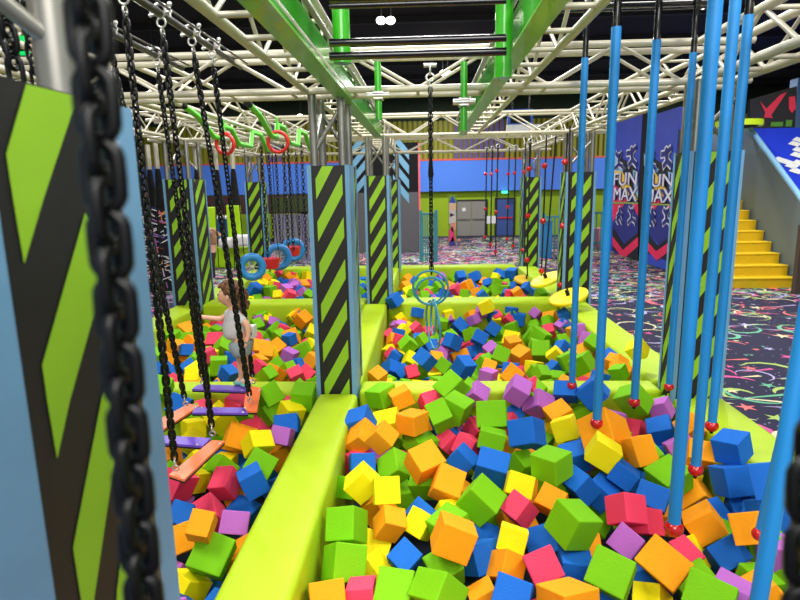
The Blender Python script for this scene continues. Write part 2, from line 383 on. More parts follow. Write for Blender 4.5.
# ================================================================== CHAINS
def link_mesh(b, c, d, a, pitch, wire, m, n=14, k=6):
    """stadium link centred c, long axis d, wide axis a"""
    half = pitch/2; rr = pitch*.34; nn = d.cross(a)
    path = []
    for i in range(n):
        t = 2*math.pi*i/n; x = math.cos(t)*rr; yv = math.sin(t)*rr
        yv += (half-rr+wire*.5) * (1 if yv > 0 else -1) if abs(yv) > 1e-6 else 0
        path.append(c + a*x + d*yv)
    vs = []; fs = []
    for i in range(n):
        t = (path[(i+1)%n]-path[i-1]).normalized(); s = nn.cross(t)
        for j in range(k):
            u = 2*math.pi*j/k; vs.append(path[i] + (s*math.cos(u)+nn*math.sin(u))*wire/2)
    for i in range(n):
        for j in range(k):
            fs.append((i*k+j, ((i+1)%n)*k+j, ((i+1)%n)*k+(j+1)%k, i*k+(j+1)%k))
    b.add(vs, fs, m, True)
def chain_mesh(p0, p1, pitch, wire, m, twist=0., n=12, k=5):
    b = MB(); p0, p1 = Vector(p0), Vector(p1); D = p1-p0; L = D.length; d = D/L
    a0 = (Vector((1,0,0)) - d*d.x).normalized(); a1 = d.cross(a0); N = max(2, int(L/(pitch*.86)))
    for i in range(N):
        t = twist*i; c = p0+d*(L*(i+.5)/N)
        a = (a0*math.cos(t)+a1*math.sin(t)) if i%2 else (a1*math.cos(t)-a0*math.sin(t))
        link_mesh(b, c, d, a.normalized(), pitch*1.25, wire, m, n, k)
    return b
def hang_chain(p0, p1, label, group, hard=True, pitch=.040, wire=.016, clamp=True, n=10, k=4):
    p0, p1 = Vector(p0), Vector(p1); u = (p0-p1).normalized()
    r = empty('hanging_chain', p1, label, 'chain', group)
    a, c = p0-u*(.13 if hard else 0), p1+u*(.07 if hard else 0)
    chain_mesh(a, c, pitch, wire, chainm, .02, n, k).build('chain_links', r)
    if hard:
        b = MB(); b.torus(p0-u*.05, .026, .007, zinc, (0,1,0), 16, 6); b.torus(p0-u*.105, .022, .006, zinc, (1,0,0), 16, 6, ); b.build('upper_shackle', r)
        b = MB(); b.torus(p1+u*.045, .022, .006, zinc, (1,.3,0), 16, 6); b.torus(p1+u*.008, .02, .006, zinc, (0,1,.3), 16, 6); b.build('lower_shackle', r)
        if clamp:
            b = MB(); q = p0
            b.torus(q+Vector((0,0,.02)), .034, .012, zinc, (0,1,0), 16, 6); b.tube([q+Vector((-.07,0,-.01)), q+Vector((.07,0,.01))], .009, zinc, 6)
            for s in (-1,1): b.sphere(q+Vector((.06*s,0,.05)), .016, zinc, 8, 6); b.tube([q+Vector((.06*s,0,-.02)), q+Vector((.06*s,0,.06))], .007, zinc, 6)
            b.build('pipe_clamp', r)
    return r
G = 'black chains of the plank bridge'
ZP = 1.03
hang_chain((-1.57,3.22,3.75),(-1.545,3.24,ZP), 'front black chain holding the near end of the front orange plank', G)
hang_chain((-1.57,3.66,3.75),(-1.50,3.75,ZP), 'black chain holding the far end of the front orange plank', G)
hang_chain((-2.08,4.0,3.75),(-1.93,4.33,ZP), 'black chain leaning to the left orange plank', G)
hang_chain((-1.57,4.12,3.75),(-1.42,4.38,ZP), 'black chain before the child, ending at the right orange plank', G)
hang_chain((-2.08,4.7,3.75),(-1.99,4.85,ZP), 'black chain the child grips with an outstretched hand', G)
hang_chain((-1.57,4.5,3.75),(at(253,381,y=4.86).x,4.86,ZP), 'black chain ending right behind the child\'s heel', G)
hang_chain((-1.90,3.55,3.9),(-1.90,3.62,2.3), 'left black chain disappearing behind the foreground pillar', G, clamp=False)
def plank(corners, m, label):
    P = [Vector(c) for c in corners]; b = MB(); t = Vector((0,0,-.028))
    r = empty('hanging_plank', sum(P, Vector())/4, label, 'plank', 'planks of the hanging bridge')
    b = MB(); vs = P+[p+t*.55 for p in P]; b.add(vs, ((0,1,2,3),(7,6,5,4),(0,4,5,1),(1,5,6,2),(2,6,7,3),(3,7,4,0)), m); b.build('board', r)
    b = MB(); vs = [p+t*.55 for p in P]+[p+t for p in P]; b.add(vs, ((0,1,2,3),(7,6,5,4),(0,4,5,1),(1,5,6,2),(2,6,7,3),(3,7,4,0)), blackm); b.build('edge', r)
    for p, q in ((P[0]+(P[2]-P[0])*.1, 0), (P[2]+(P[0]-P[2])*.1, 0)):
        b = MB(); b.sphere(p, .011, zinc, 8, 6, (1,1,.6)); b.build('bolt', r)
def zp(px, py, z=1.0): return at(px, py, z=z)
plank([zp(169,474.5),zp(184,479.5),zp(224.5,441),zp(212,440)], orangep, 'front orange plank slanting above pink and yellow cubes')
plank([zp(150,434.5,1.0),zp(150,442,1.0),zp(203,446,1.0),zp(211,438,1.0)], purplep, 'front purple plank beside the front orange plank')
plank([zp(146,426),zp(160,431),zp(200,405.5),zp(189,403.5)], orangep, 'left orange plank half hidden by the foreground pillar')
plank([zp(196,407),zp(192,412.5),zp(248,413),zp(245,407.5)], purplep, 'middle purple plank between the left and right orange planks')
plank([zp(243,411),zp(257,411),zp(261,388),zp(247,385)], orangep, 'right orange plank just below the child\'s feet')
plank([zp(198,384.5),zp(192,389),zp(247,391),zp(250,385.5)], purplep, 'rear purple plank on which the child stands')
# foreground chains
def fg_chain(p0, p1, pitch, wire, label):
    r = empty('hanging_chain', p1, label, 'chain', 'big foreground chains'); chain_mesh(p0, p1, pitch, wire, chainm, .0, 24, 10).build('chain_links', r)
a = at(84,-30,y=.5); c = at(148,640,y=.5)
fg_chain(a, c, .034, .0125, 'huge black chain hanging right in front of the left foreground pillar')
a = at(812,440,y=.5); c = at(801,660,y=.5)
fg_chain(a, c, .036, .0125, 'blurred black chain at the lower right corner of the view')
fg_chain(at(-2,-20,x=-1.0),at(17,79,x=-1.0), .042, .013, 'short black chain in the upper left corner, left one')
fg_chain(at(24,5,x=-1.1),at(38,84,x=-1.1), .036, .010, 'short black chain in the upper left corner, beside the steel post')
# ================================================================== BLUE POLES
PG = 'blue foam covered poles with red balls'
PL = [((571.8,385.3),.054,'leftmost blue pole, its red ball over the far cross pad'),
      ((596.8,423),.062,'second blue pole from the left, red ball over an orange cube'),
      ((634.3,402),.060,'third blue pole from the left, red ball over green cube'),
      ((668.8,386.8),.054,'slim blue pole in front of the large right pillar\'s left face'),
      ((673.7,528),.062,'thick blue pole reaching lowest, red ball above pink cube'),
      ((695.5,469.5),.058,'blue pole right of the thickest, red ball beside yellow cube'),
      ((711.8,425.8),.061,'blue pole whose red ball hangs over the right lime pad'),
      ]
for (bp, w, lb) in PL:
    q = at(*bp, z=1.0)
    r = empty('blue_pole', (q.x, q.y, q.z), lb, 'pole', PG)
    top = 4.05; bl = {571.8:at(580,58,y=q.y).z, 596.8:at(619,27,y=q.y).z, 634.3:at(657,40,y=q.y).z, 668.8:at(683,53,y=q.y).z, 711.8:at(757,15,y=q.y).z}.get(bp[0], 3.85)
    b = MB(); b.tube([(q.x,q.y,q.z+.02),(q.x,q.y,bl)], w/2, polebl, 18); b.build('pole_sleeve', r)
    b = MB(); b.tube([(q.x,q.y,bl),(q.x,q.y,top+.02)], w*.42, blacktube, 14); b.torus((q.x,q.y,top), .04, .014, blacktube, (1,0,0), 16, 6); b.build('pole_top', r)
    b = MB(); b.sphere(q, w*.76, redball, 24, 16, (1,1,.92)); b.build('red_ball', r)
    b = MB(); b.tube([(q.x,q.y,q.z-.055),(q.x,q.y,q.z-.035)], w*.2, blackm, 8); b.build('nut', r)
q = at(759,534,z=1.0); e = at(806,330,y=q.y); r = empty('blue_pole', q, 'blue pole mostly hidden behind the nearest one, ball peeking out left', 'pole', PG)
b = MB(); b.tube([q, q+(e-q)*1.9], .02, polebl, 14); b.build('pole_sleeve', r); b = MB(); b.sphere(q, .034, redball, 20, 12); b.build('red_ball', r)
a = at(755,622,y=1.9); c = at(816,262,y=2.05)
d = (c-a).normalized(); r = empty('blue_pole', a, 'nearest blue pole slanting through the lower right corner', 'pole', PG)
b = MB(); b.tube([a, c+d*.9], .029, polebl, 18); b.build('pole_sleeve', r)
b = MB(); b.sphere(a-d*.02, .04, redball, 24, 16); b.build('red_ball', r)
b = MB(); b.tube([c+d*.9, c+d*1.05], .024, blacktube, 14); b.build('pole_top', r)
# ================================================================== TEAL RINGS
r = empty('ring_swing', (.05,4.8,1.3), 'four teal rings hanging on one black chain over the middle pit', 'swing')
xr = at(431,200,y=4.8).x
chain_mesh((xr,4.8,3.5),(xr,4.8,2.0), .036, .011, chainm, .03, 10, 5).build('chain_links', r)
b = MB(); b.torus((xr,4.8,3.55), .03, .008, zinc, (0,1,0), 16, 6); b.torus((xr,4.8,3.6), .03, .008, zinc, (1,0,0), 16, 6); b.torus((xr,4.8,3.48), .028, .009, zinc, (1,0,.2), 16, 6); b.tube([(xr-.05,4.8,3.64),(xr+.05,4.8,3.64)], .016, zinc, 8); b.build('upper_shackle', r)
b = MB(); b.tube([(xr,4.8,2.95),(xr,4.8,2.80)], .02, blackm, 10, rs=[.012,.024]); b.tube([(xr,4.8,2.80),(xr,4.8,2.78)], .02, blackm, 10); b.build('rubber_cover', r)
for (px, py, rr, ax) in ((430.5,288,.148,(.12,1,.1)),(430,291,.118,(-.18,1,.2)),(433,325,.205,(1,.28,.05)),(433.5,317,.15,(1,.12,-.05))):
    q = at(px, py, y=4.8); b = MB(); b.torus(q, rr, .0095, tealr, ax, 40, 8); b.build('ring', r)
# ================================================================== RED RINGS ON ZIGZAG BEAMS
for (x, yn, nm, px, py) in ((-2.26,5.6,'left',225,144),(-1.64,5.6,'right',278,142)):
    r = empty('zigzag_rail', (x,yn,3.4), nm+' green zigzag rail with a black end cap overhead', 'rail', 'green zigzag rails')
    pts = []; y = yn; z = 3.5
    pts = [(x,yn,3.5),(x,yn+.35,3.44),(x,yn+.75,3.28),(x,yn+1.0,3.28),(x,yn+1.05,3.42),(x,yn+1.35,3.42),(x,yn+1.6,3.27),(x,yn+2.1,3.27),(x,yn+2.2,3.46),(x,yn+2.6,3.46),(x,yn+2.9,3.28),(x,yn+3.4,3.28)]
    b = MB(); b.tube(pts, .03, mat('bright green rail', (96,208,60), rough=.4), 10); b.build('rail_tube', r)
    b = MB(); b.tube([(x,yn-.05,3.505),(x,yn+.02,3.5)], .036, blackm, 12); b.build('end_cap', r)
    d = at(px, py, y=6.5); rr = empty('red_ring', d, nm+' red grip ring hanging on the green zigzag rail', 'ring', 'red grip rings')
    b = MB(); b.torus(d, .108, .02, redp, (.25 if nm == 'left' else -.1,1,.05), 32, 10); b.build('grip', rr)
    b = MB(); b.tube([d+Vector((0,0,.10)), d+Vector((0,0,.26))], .012, MATS['bright green rail'], 8); b.build('hook', rr)
# ================================================================== BLUE WHEELS AND RED TUBS
for i, (px, py, y, rr) in enumerate(((252,267,10.3,.235),(278,257,11.6,.26),(293,250,13.0,.26))):
    c = at(px, py, y=y); lb = ['nearest','middle','farthest'][i]+' blue spoked wheel hanging over the far left pit'
    r = empty('wheel_swing', c, lb, 'wheel', 'blue hanging wheels'); ax = Vector((-.35,1,.0)).normalized()
    b = MB(); b.torus(c, rr-.05, .07, bluep, ax, 36, 10); b.build('rim', r)
    b = MB(); u = ax.orthogonal().normalized(); v = ax.cross(u)
    for k in range(8):
        t = math.pi*k/4; e = u*math.cos(t)+v*math.sin(t); b.tube([c, c+e*(rr-.07)], .008, cream, 6)
    b.sphere(c, .03, cream, 10, 8); b.build('spokes', r)
    b = MB(); b.tube([c+Vector((0,0,rr-.03)), (c.x,c.y,3.52)], .009, ropem, 6); b.build('rope', r)
for i, (px, py, y) in enumerate(((270,263,10.9),(291.5,251,12.3))):
    c = at(px, py, y=y); r = empty('hanging_tub', c, ['nearer','farther'][i]+' red tub hanging between blue wheels', 'tub', 'red hanging tubs')
    b = MB(); b.tube([c+Vector((0,0,-.1)), c+Vector((0,0,-.08)), c+Vector((0,0,.07)), c+Vector((0,0,.09))], .2, redp, 20, rs=[.15,.165,.2,.212]); b.build('tub', r)
    for s in (-1,1):
        b = MB(); b.tube([c+Vector((.19*s,0,.08)), (c.x+.03*s,c.y,3.52)], .008, ropem, 6); b.build('rope', r)
# thin ropes further back
rn = random.Random(4)
# ================================================================== YELLOW DISCS
for i, (px, py, y, rad, tilt, tp) in enumerate(((527,280,12.0,.27,(0.02,-.2,1),(530,130)),(546.5,279.5,9.8,.28,(-.42,-.10,1),(557,106)),(568.5,297,8.5,.29,(-.34,-.15,1),(571,100)))):
    c = at(px, py, y=y); n_ = Vector(tilt).normalized()
    r = empty('disc_swing', c, ['farthest yellow disc seat, seen flat, over the far right pit','middle yellow disc seat tilted toward the camera','nearest yellow disc seat beside the leftmost blue pole'][i], 'swing', 'yellow disc swings')
    b = MB(); b.tube([c-n_*.03, c-n_*.022, c+n_*.022, c+n_*.03], rad, yellowd if i else mat('dull yellow disc', (206,168,20), .5), 32, rs=[rad-.02,rad,rad,rad-.02]); b.build('seat', r)
    t = at(*tp, y=y); b = MB(); b.tube([c+n_*.02, c+n_*.08, (t.x, y, 3.52)], .014, ropem, 8); b.build('rope', r)
    b = MB(); b.tube([c+n_*.02, c+n_*.11], .03, blackm, 10); b.build('knot', r)
# ================================================================== CLIMBING ROPES WITH RED BALLS
RP = [(486,12.9,[174,209,237]),(491.5,12.6,[174,245]),(497,12.0,[171,212,252]),(508.5,13.0,[174,207,239]),(515,12.4,[173,246]),(524.5,11.8,[172,250]),
      (529.5,10.8,[169,216,260]),(545,9.9,[166,221,271]),(565.5,9.2,[162,226,285])]
RL = ['leftmost','second','third','fourth','fifth','sixth','seventh','eighth','rightmost']
for i, (px, y, bs) in enumerate(RP):
    t = at(px, 150, y=y); zb = at(px, bs[-1], y=y).z-.08
    r = empty('climbing_rope', (t.x, y, zb), RL[i]+' black climbing rope with small red balls, counted from the left', 'rope', 'climbing ropes with red balls')
    b = MB(); b.tube([(t.x,y,zb),(t.x+.02,y,3.52)], .014, ropem, 8); b.build('rope_line', r)
    for q in bs:
        z = at(px, q, y=y).z; b = MB(); b.sphere((t.x,y,z), .038 if i < 6 else .05, redball, 14, 10); b.build('red_ball', r)
    b = MB(); b.torus((t.x+.02,y,3.5), .035, .01, zinc, (0,1,0), 12, 6); b.build('shackle', r)
# ropes and sleeves, left far
for i, (px, y) in enumerate(((150,10.2),(158,9.9),(197,10.4),(217,11.0),(233.5,10.6))):
    t = at(px, 175, y=y); r = empty('sleeved_rope', (t.x,y,2.5), ['leftmost','second','third','fourth','rightmost'][i]+' black padded sleeve hanging on white straps behind the chains', 'rope', 'black sleeved ropes')
    b = MB(); b.tube([(t.x,y,3.1),(t.x,y,3.0),(t.x,y,2.6),(t.x,y,2.45)], .05, blackm, 12, rs=[.035,.05,.075,.11]); b.build('sleeve', r)
    b = MB(); b.tube([(t.x,y,3.1),(t.x,y,3.52)], .045, cream, 6); b.build('strap', r)
    for s in (-1,1):
        b = MB(); b.tube([(t.x+.07*s,y,2.5),(t.x+.1*s,y,1.25)], .010, ropem, 6); b.build('rope_end', r)
for i, px in enumerate((263,270,277,285,290,297,303)):
    y = 10.4+(i%3)*1.2; t = at(px, 180, y=y)
    b = chain_mesh((t.x,y,3.5),(t.x,y,1.7 if i%2 else 1.5), .07, .016, chainm, 0, 6, 3)
    tag(b.build('hanging_chain'), ['first','second','third','fourth','fifth','sixth','seventh'][i]+' thin black chain from the left above the blue wheels', 'chain', 'thin chains above the blue wheels')
CUBES = '''
NR g 1 -0.406 4.92 0.882 0.101 0.331 0.937 0.047 0.202 0.207 0.166
NR o 1 -0.229 4.835 0.9 0.124 0.595 0.784 0.127 0.188 0.178 0.138
NR o 1 -0.114 4.315 0.886 0.035 0.336 0.941 -0.024 0.192 0.187 0.159
NR y 1 -0.329 4.511 0.782 0.241 -0.644 0.726 0.019 0.192 0.217 0.174
NR b 1 -0.534 4.362 0.858 0.076 0.193 0.78 -0.59 0.18 0.187 0.19
NR o 1 -0.511 4.163 0.825 0.366 0.162 0.904 0.151 0.199 0.206 0.138
NR o 1 -0.338 4.069 0.866 0.389 0.205 0.897 0.044 0.163 0.158 0.165
NR b 1 -0.474 3.885 0.733 0.291 -0.661 0.562 0.404 0.164 0.178 0.194
NR g 1 -0.244 3.853 0.733 0.253 0.275 0.817 -0.438 0.194 0.143 0.199
NR g 1 -0.055 4.333 0.702 0.108 -0.481 -0.87 0.007 0.212 0.198 0.158
NR o 1 -0.021 3.696 0.856 0.218 -0.439 -0.845 -0.212 0.189 0.2 0.187
NR g 1 -0.506 3.642 0.689 0.469 -0.807 0.211 -0.292 0.179 0.146 0.166
NR y 1 -0.427 3.482 0.818 0.683 -0.635 -0.279 -0.23 0.176 0.163 0.171
NR y 1 -0.258 3.305 0.858 0.311 -0.659 0.567 0.385 0.162 0.158 0.181
NR g 1 -0.017 3.778 0.654 0.841 -0.507 0.014 -0.186 0.174 0.177 0.159
NR g 1 -0.473 3.051 0.777 0.071 0.156 0.924 -0.341 0.185 0.195 0.19
NR g 1 -0.455 2.784 0.716 0.163 0.47 0.811 -0.309 0.19 0.182 0.192
NR o 1 -0.23 3.158 0.727 0.798 -0.544 0.089 0.245 0.144 0.162 0.134
NR b 1 -0.049 3.425 0.615 0.36 -0.869 0.307 0.149 0.16 0.144 0.196
NR y 1 -0.045 3.216 0.689 0.207 -0.209 -0.916 0.272 0.138 0.187 0.149
NR y 1 -0.325 2.924 0.579 0.091 0.904 -0.186 -0.375 0.145 0.195 0.145
NR b 1 -0.131 2.894 0.676 0.343 -0.866 0.334 0.148 0.14 0.144 0.19
NR g 1 -0.152 2.568 0.721 0.298 -0.945 0.115 -0.067 0.184 0.167 0.18
NR g 1 0.043 2.463 0.803 0.024 -0.409 -0.794 0.448 0.211 0.172 0.145
NR o 1 -0.5 2.507 0.734 0.267 -0.715 0.548 0.343 0.137 0.17 0.189
NR p 1 -0.334 2.567 0.692 0.049 -0.006 0.988 -0.146 0.137 0.185 0.137
NR g 1 0.212 4.858 0.979 0.254 -0.891 -0.234 -0.293 0.224 0.176 0.184
NR g 1 0.246 4.604 0.886 0.147 -0.258 -0.952 -0.069 0.205 0.194 0.192
NR g 1 0.104 4.398 0.905 0.13 -0.543 -0.757 -0.339 0.201 0.172 0.189
NR g 1 0.519 4.394 0.912 0.499 -0.862 0.038 -0.083 0.24 0.212 0.198
NR v 1 0.786 4.816 0.967 0.812 -0.526 0.237 0.09 0.169 0.176 0.186
NR v 1 0.968 4.832 0.836 0.8 -0.393 -0.12 -0.438 0.202 0.2 0.167
NR b 1 0.742 4.092 0.889 0.51 -0.506 0.686 0.114 0.196 0.212 0.198
NR g 1 0.491 4.161 0.819 0.652 -0.748 0.123 0.027 0.197 0.134 0.184
NR p 1 0.318 4.26 0.703 0.521 -0.764 0.371 -0.084 0.165 0.165 0.185
NR b 1 0.264 4.046 0.705 0.253 -0.769 -0.535 0.24 0.184 0.169 0.139
NR b 1 0.45 3.772 0.782 0.07 -0.127 -0.962 -0.232 0.215 0.173 0.181
NR o 1 0.128 3.518 0.787 0.151 -0.116 -0.915 -0.355 0.184 0.187 0.203
NR g 1 0.329 3.31 0.799 0.312 -0.195 -0.92 -0.133 0.206 0.194 0.183
NR p 1 0.568 3.308 0.733 0.315 -0.277 0.89 0.178 0.151 0.138 0.169
NR y 1 0.597 3.515 0.785 0.306 -0.512 0.704 0.385 0.146 0.171 0.187
NR o 1 0.139 2.888 0.815 0.636 -0.744 0.124 0.16 0.202 0.18 0.185
NR y 1 0.48 3.01 0.73 0.375 -0.473 0.699 0.384 0.136 0.157 0.187
NR o 1 0.428 2.871 0.647 0.484 -0.348 0.793 -0.127 0.15 0.166 0.139
NR b 1 0.408 2.506 0.757 0.411 -0.892 0.189 -0.01 0.169 0.148 0.189
NR o 1 0.293 2.657 0.607 0.057 -0.731 0.63 -0.256 0.195 0.143 0.143
NR b 1 1.223 4.92 0.918 0.92 -0.347 0.022 -0.178 0.187 0.185 0.141
NR b 1 1.435 4.845 0.938 0.683 -0.603 0.387 0.141 0.194 0.208 0.195
NR o 1 1.115 4.662 0.799 0.156 -0.957 -0.13 -0.208 0.194 0.177 0.173
NR y 1 1.103 4.407 0.795 0.587 -0.773 -0.009 -0.241 0.181 0.173 0.188
NR b 1 1.104 4.116 0.688 0.18 -0.7 0.69 -0.032 0.179 0.178 0.169
NR o 1 1.321 4.086 0.879 0.497 -0.533 0.683 -0.049 0.27 0.256 0.286
NR y 1 1.215 3.795 0.883 0.55 -0.656 -0.282 -0.433 0.177 0.192 0.177
NR o 1 1.48 3.848 0.868 0.519 -0.843 -0.137 0.016 0.163 0.202 0.179
NR g 1 1.743 4.734 0.909 0.14 -0.398 -0.358 -0.833 0.23 0.205 0.174
NR b 1 1.871 4.441 0.76 0.023 0.768 0.569 0.294 0.16 0.186 0.184
NR o 1 1.884 3.819 0.865 0.318 -0.512 0.749 0.274 0.141 0.168 0.178
NR b 1 2.02 3.68 0.98 0.678 -0.58 0.221 -0.393 0.176 0.167 0.178
NR b 1 1.336 3.719 0.759 0.412 -0.259 0.731 0.478 0.136 0.166 0.187
NR g 1 1.602 3.63 0.779 0.118 -0.96 -0.198 -0.159 0.218 0.204 0.17
NR b 1 1.424 3.435 0.755 0.478 -0.831 0.278 -0.056 0.186 0.148 0.192
NR p 1 1.169 3.182 0.811 0.162 0.501 0.795 -0.3 0.172 0.162 0.166
NR p 1 1.311 3.252 0.694 0.08 -0.688 0.479 0.54 0.151 0.183 0.145
NR o 1 1.783 3.671 0.626 0.385 -0.016 0.88 0.279 0.193 0.157 0.198
NR o 1 1.634 3.199 0.723 0.586 -0.735 -0.139 -0.311 0.18 0.16 0.188
NR o 1 1.708 2.881 0.89 0.455 -0.846 0.093 -0.262 0.15 0.159 0.178
NR b 1 1.975 3.574 0.798 0.557 -0.828 -0.069 -0.007 0.173 0.189 0.189
NR b 1 1.997 3.225 0.977 0.468 -0.829 0.12 -0.283 0.156 0.206 0.194
NR b 1 1.656 2.973 0.664 0.125 -0.525 -0.75 -0.383 0.146 0.18 0.195
NR p 1 1.388 2.94 0.674 0.03 -0.871 0.416 0.259 0.152 0.183 0.145
NR o 1 1.197 2.694 0.805 0.444 -0.797 0.409 0.017 0.216 0.172 0.195
NR g 1 1.273 2.383 0.861 0.429 -0.845 0.308 -0.085 0.196 0.157 0.186
NR v 1 1.424 2.503 0.793 0.08 0.937 -0.308 -0.147 0.147 0.181 0.132
NR y 1 1.131 2.643 0.62 0.01 0.348 0.819 -0.457 0.14 0.168 0.14
NR g 1 0.814 3.576 0.9 0.043 0.398 0.916 0.017 0.204 0.196 0.173
NR o 1 0.794 3.426 0.718 0.359 -0.882 0.306 -0.009 0.162 0.147 0.184
NR b 1 1.002 3.567 0.757 0.31 -0.195 0.926 0.087 0.146 0.169 0.184
NR b 1 1.18 3.68 0.645 0.039 -0.917 0.302 0.256 0.181 0.193 0.161
NR g 1 0.806 2.98 0.842 0.173 -0.498 -0.846 0.079 0.197 0.195 0.199
NR v 1 1.124 3.024 0.702 0.464 -0.795 0.391 0.027 0.151 0.15 0.192
NR p 1 0.6 2.743 0.745 0.4 -0.722 0.532 0.189 0.159 0.162 0.19
NR o 1 0.649 2.431 0.786 0.078 0.487 0.858 -0.141 0.197 0.219 0.143
NR g 1 0.898 2.589 0.819 0.412 -0.864 0.289 -0.038 0.195 0.19 0.192
NL y 1 -1.323 4.181 0.76 0.271 -0.883 -0.299 0.241 0.189 0.148 0.176
NL o 1 -1.514 4.322 0.741 0.43 -0.862 -0.044 0.265 0.223 0.199 0.194
NL g 1 -1.422 4.92 0.886 0.321 -0.805 0.276 0.415 0.196 0.173 0.193
NL g 1 -1.402 4.89 0.732 0.49 -0.754 -0.433 0.063 0.166 0.178 0.19
NL g 1 -1.108 4.92 0.872 0.036 -0.005 -0.993 -0.116 0.194 0.204 0.188
NL y 1 -1.198 4.779 0.774 0.268 -0.511 0.301 0.76 0.173 0.181 0.175
NL b 1 -1.176 4.55 0.743 0.295 -0.692 0.597 0.28 0.17 0.199 0.184
NL v 1 -1.165 4.332 0.759 0.323 -0.557 0.658 0.391 0.141 0.156 0.179
NL g 1 -1.233 3.94 0.707 0.439 -0.861 0.132 0.22 0.206 0.179 0.194
NL b 1 -1.22 3.694 0.709 0.678 -0.679 -0.281 0.043 0.165 0.171 0.185
NL p 1 -1.447 3.78 0.646 0.115 0.08 0.96 0.244 0.149 0.18 0.167
NL p 1 -1.462 3.509 0.548 0.288 -0.009 0.812 -0.507 0.151 0.202 0.217
NL p 1 -1.749 3.691 0.687 0.025 -0.548 0.303 0.78 0.17 0.177 0.164
NL y 1 -1.717 3.869 0.625 0.069 0.575 -0.219 -0.785 0.151 0.187 0.161
NL g 1 -1.571 4.033 0.628 0.021 -0.373 -0.818 0.438 0.184 0.186 0.139
NL b 1 -1.594 3.359 0.653 0.183 -0.031 -0.892 -0.412 0.135 0.14 0.184
NL v 1 -1.239 3.343 0.608 0.471 -0.872 -0.037 0.132 0.175 0.14 0.194
NL o 1 -1.266 2.897 0.861 0.117 -0.017 -0.926 -0.358 0.125 0.139 0.162
NL o 1 -1.514 3.119 0.628 0.215 -0.802 0.374 0.413 0.165 0.138 0.188
NL g 1 -1.235 2.936 0.654 0.363 -0.915 0.081 0.158 0.203 0.21 0.199
NL y 1 -1.365 2.868 0.5 0.014 -0.534 0.37 0.76 0.144 0.183 0.157
MR g 1 -0.248 7.579 0.625 0.397 -0.12 -0.592 -0.691 0.179 0.189 0.181
MR b 1 -0.018 6.78 0.655 0.331 -0.246 0.868 0.277 0.182 0.202 0.193
MR y 1 0.941 8.942 0.857 0.667 -0.693 -0.033 -0.272 0.19 0.193 0.193
MR b 1 0.521 8.876 0.562 0.399 -0.831 0.287 0.262 0.202 0.185 0.191
MR b 1 1.011 8.654 0.566 0.528 -0.788 0.259 0.181 0.195 0.183 0.19
MR b 1 0.758 8.043 0.587 0.487 -0.84 0.191 0.143 0.201 0.18 0.189
MR b 1 0.351 7.619 0.649 0.461 -0.296 0.826 0.13 0.195 0.189 0.196
MR g 1 0.942 7.115 0.604 0.092 -0.198 -0.84 -0.497 0.198 0.193 0.19
MR b 1 0.45 6.723 0.583 0.428 0.356 0.781 -0.284 0.205 0.194 0.203
MR o 1 0.98 6.388 0.576 0.531 -0.768 0.334 0.129 0.209 0.215 0.196
NR o 1 -0.397 3.782 0.458 0.6 -0.422 -0.491 0.47 0.169 0.169 0.169
NR g 1 -0.205 3.859 0.489 0.695 0.142 -0.697 0.103 0.183 0.183 0.183
NR o 1 -0.339 3.613 0.554 0.642 -0.681 -0.083 -0.342 0.163 0.163 0.163
NR p 1 -0.51 4.069 0.65 0.348 -0.652 -0.165 -0.653 0.175 0.175 0.175
NR y 1 -0.329 3.177 0.543 0.755 -0.243 -0.531 0.298 0.175 0.175 0.175
NR g 1 0.083 2.918 0.591 0.223 -0.838 0.488 0.099 0.176 0.176 0.176
NR b 1 0.333 3.247 0.536 0.294 0.589 0.604 0.448 0.193 0.193 0.193
NR b 1 0.29 2.99 0.624 0.177 -0.473 -0.492 0.709 0.17 0.17 0.17
NR g 1 0.369 4.92 0.932 0.064 0.876 -0.152 0.452 0.153 0.153 0.153
NR p 1 0.029 4.908 0.824 0.756 -0.154 -0.373 -0.515 0.159 0.159 0.159
NR v 1 0.439 4.856 0.92 0.731 -0.477 -0.107 -0.476 0.155 0.155 0.155
NR p 1 0.916 4.92 0.94 0.857 0.24 0.404 -0.212 0.153 0.153 0.153
NR g 1 0.945 4.92 0.915 0.292 -0.107 0.826 -0.471 0.167 0.167 0.167
NR p 1 0.71 4.828 0.641 0.821 -0.327 0.392 0.253 0.16 0.16 0.16
NR b 1 0.776 4.92 0.714 0.168 0.378 0.104 0.904 0.15 0.15 0.15
NR b 1 0.365 4.92 0.586 0.467 -0.698 0.087 0.536 0.163 0.163 0.163
NR o 1 0.298 4.778 0.576 0.847 -0.066 0.465 0.251 0.159 0.159 0.159
NR p 1 0.419 4.598 0.707 0.262 0.776 -0.404 0.407 0.156 0.156 0.156
NR v 1 0.196 4.612 0.668 0.642 0.732 -0.027 -0.226 0.16 0.16 0.16
NR b 1 0.206 4.547 0.664 0.712 -0.532 -0.095 0.448 0.155 0.155 0.155
NR p 1 0.173 4.366 0.697 0.748 -0.528 -0.388 -0.109 0.153 0.153 0.153
NR o 1 0.76 4.29 0.576 0.259 -0.91 0.322 0 0.163 0.163 0.163
NR g 1 0.711 4.082 0.648 0.57 -0.037 0.741 0.354 0.153 0.153 0.153
NR p 1 1.17 4.92 0.722 0.647 0.406 -0.469 0.444 0.166 0.166 0.166
NR g 1 1.382 4.896 0.712 0.945 -0.024 -0.278 -0.17 0.179 0.179 0.179
NR p 1 1.747 4.652 0.665 0.859 -0.252 0.03 -0.445 0.174 0.174 0.174
NR g 1 2.02 4.824 0.788 0.001 -0.173 0.53 0.83 0.157 0.157 0.157
NR v 1 1.975 4.717 0.837 0.492 0.193 -0.724 0.444 0.152 0.152 0.152
NR o 1 2.02 4.268 0.862 0.82 -0.495 0.102 0.268 0.161 0.161 0.161
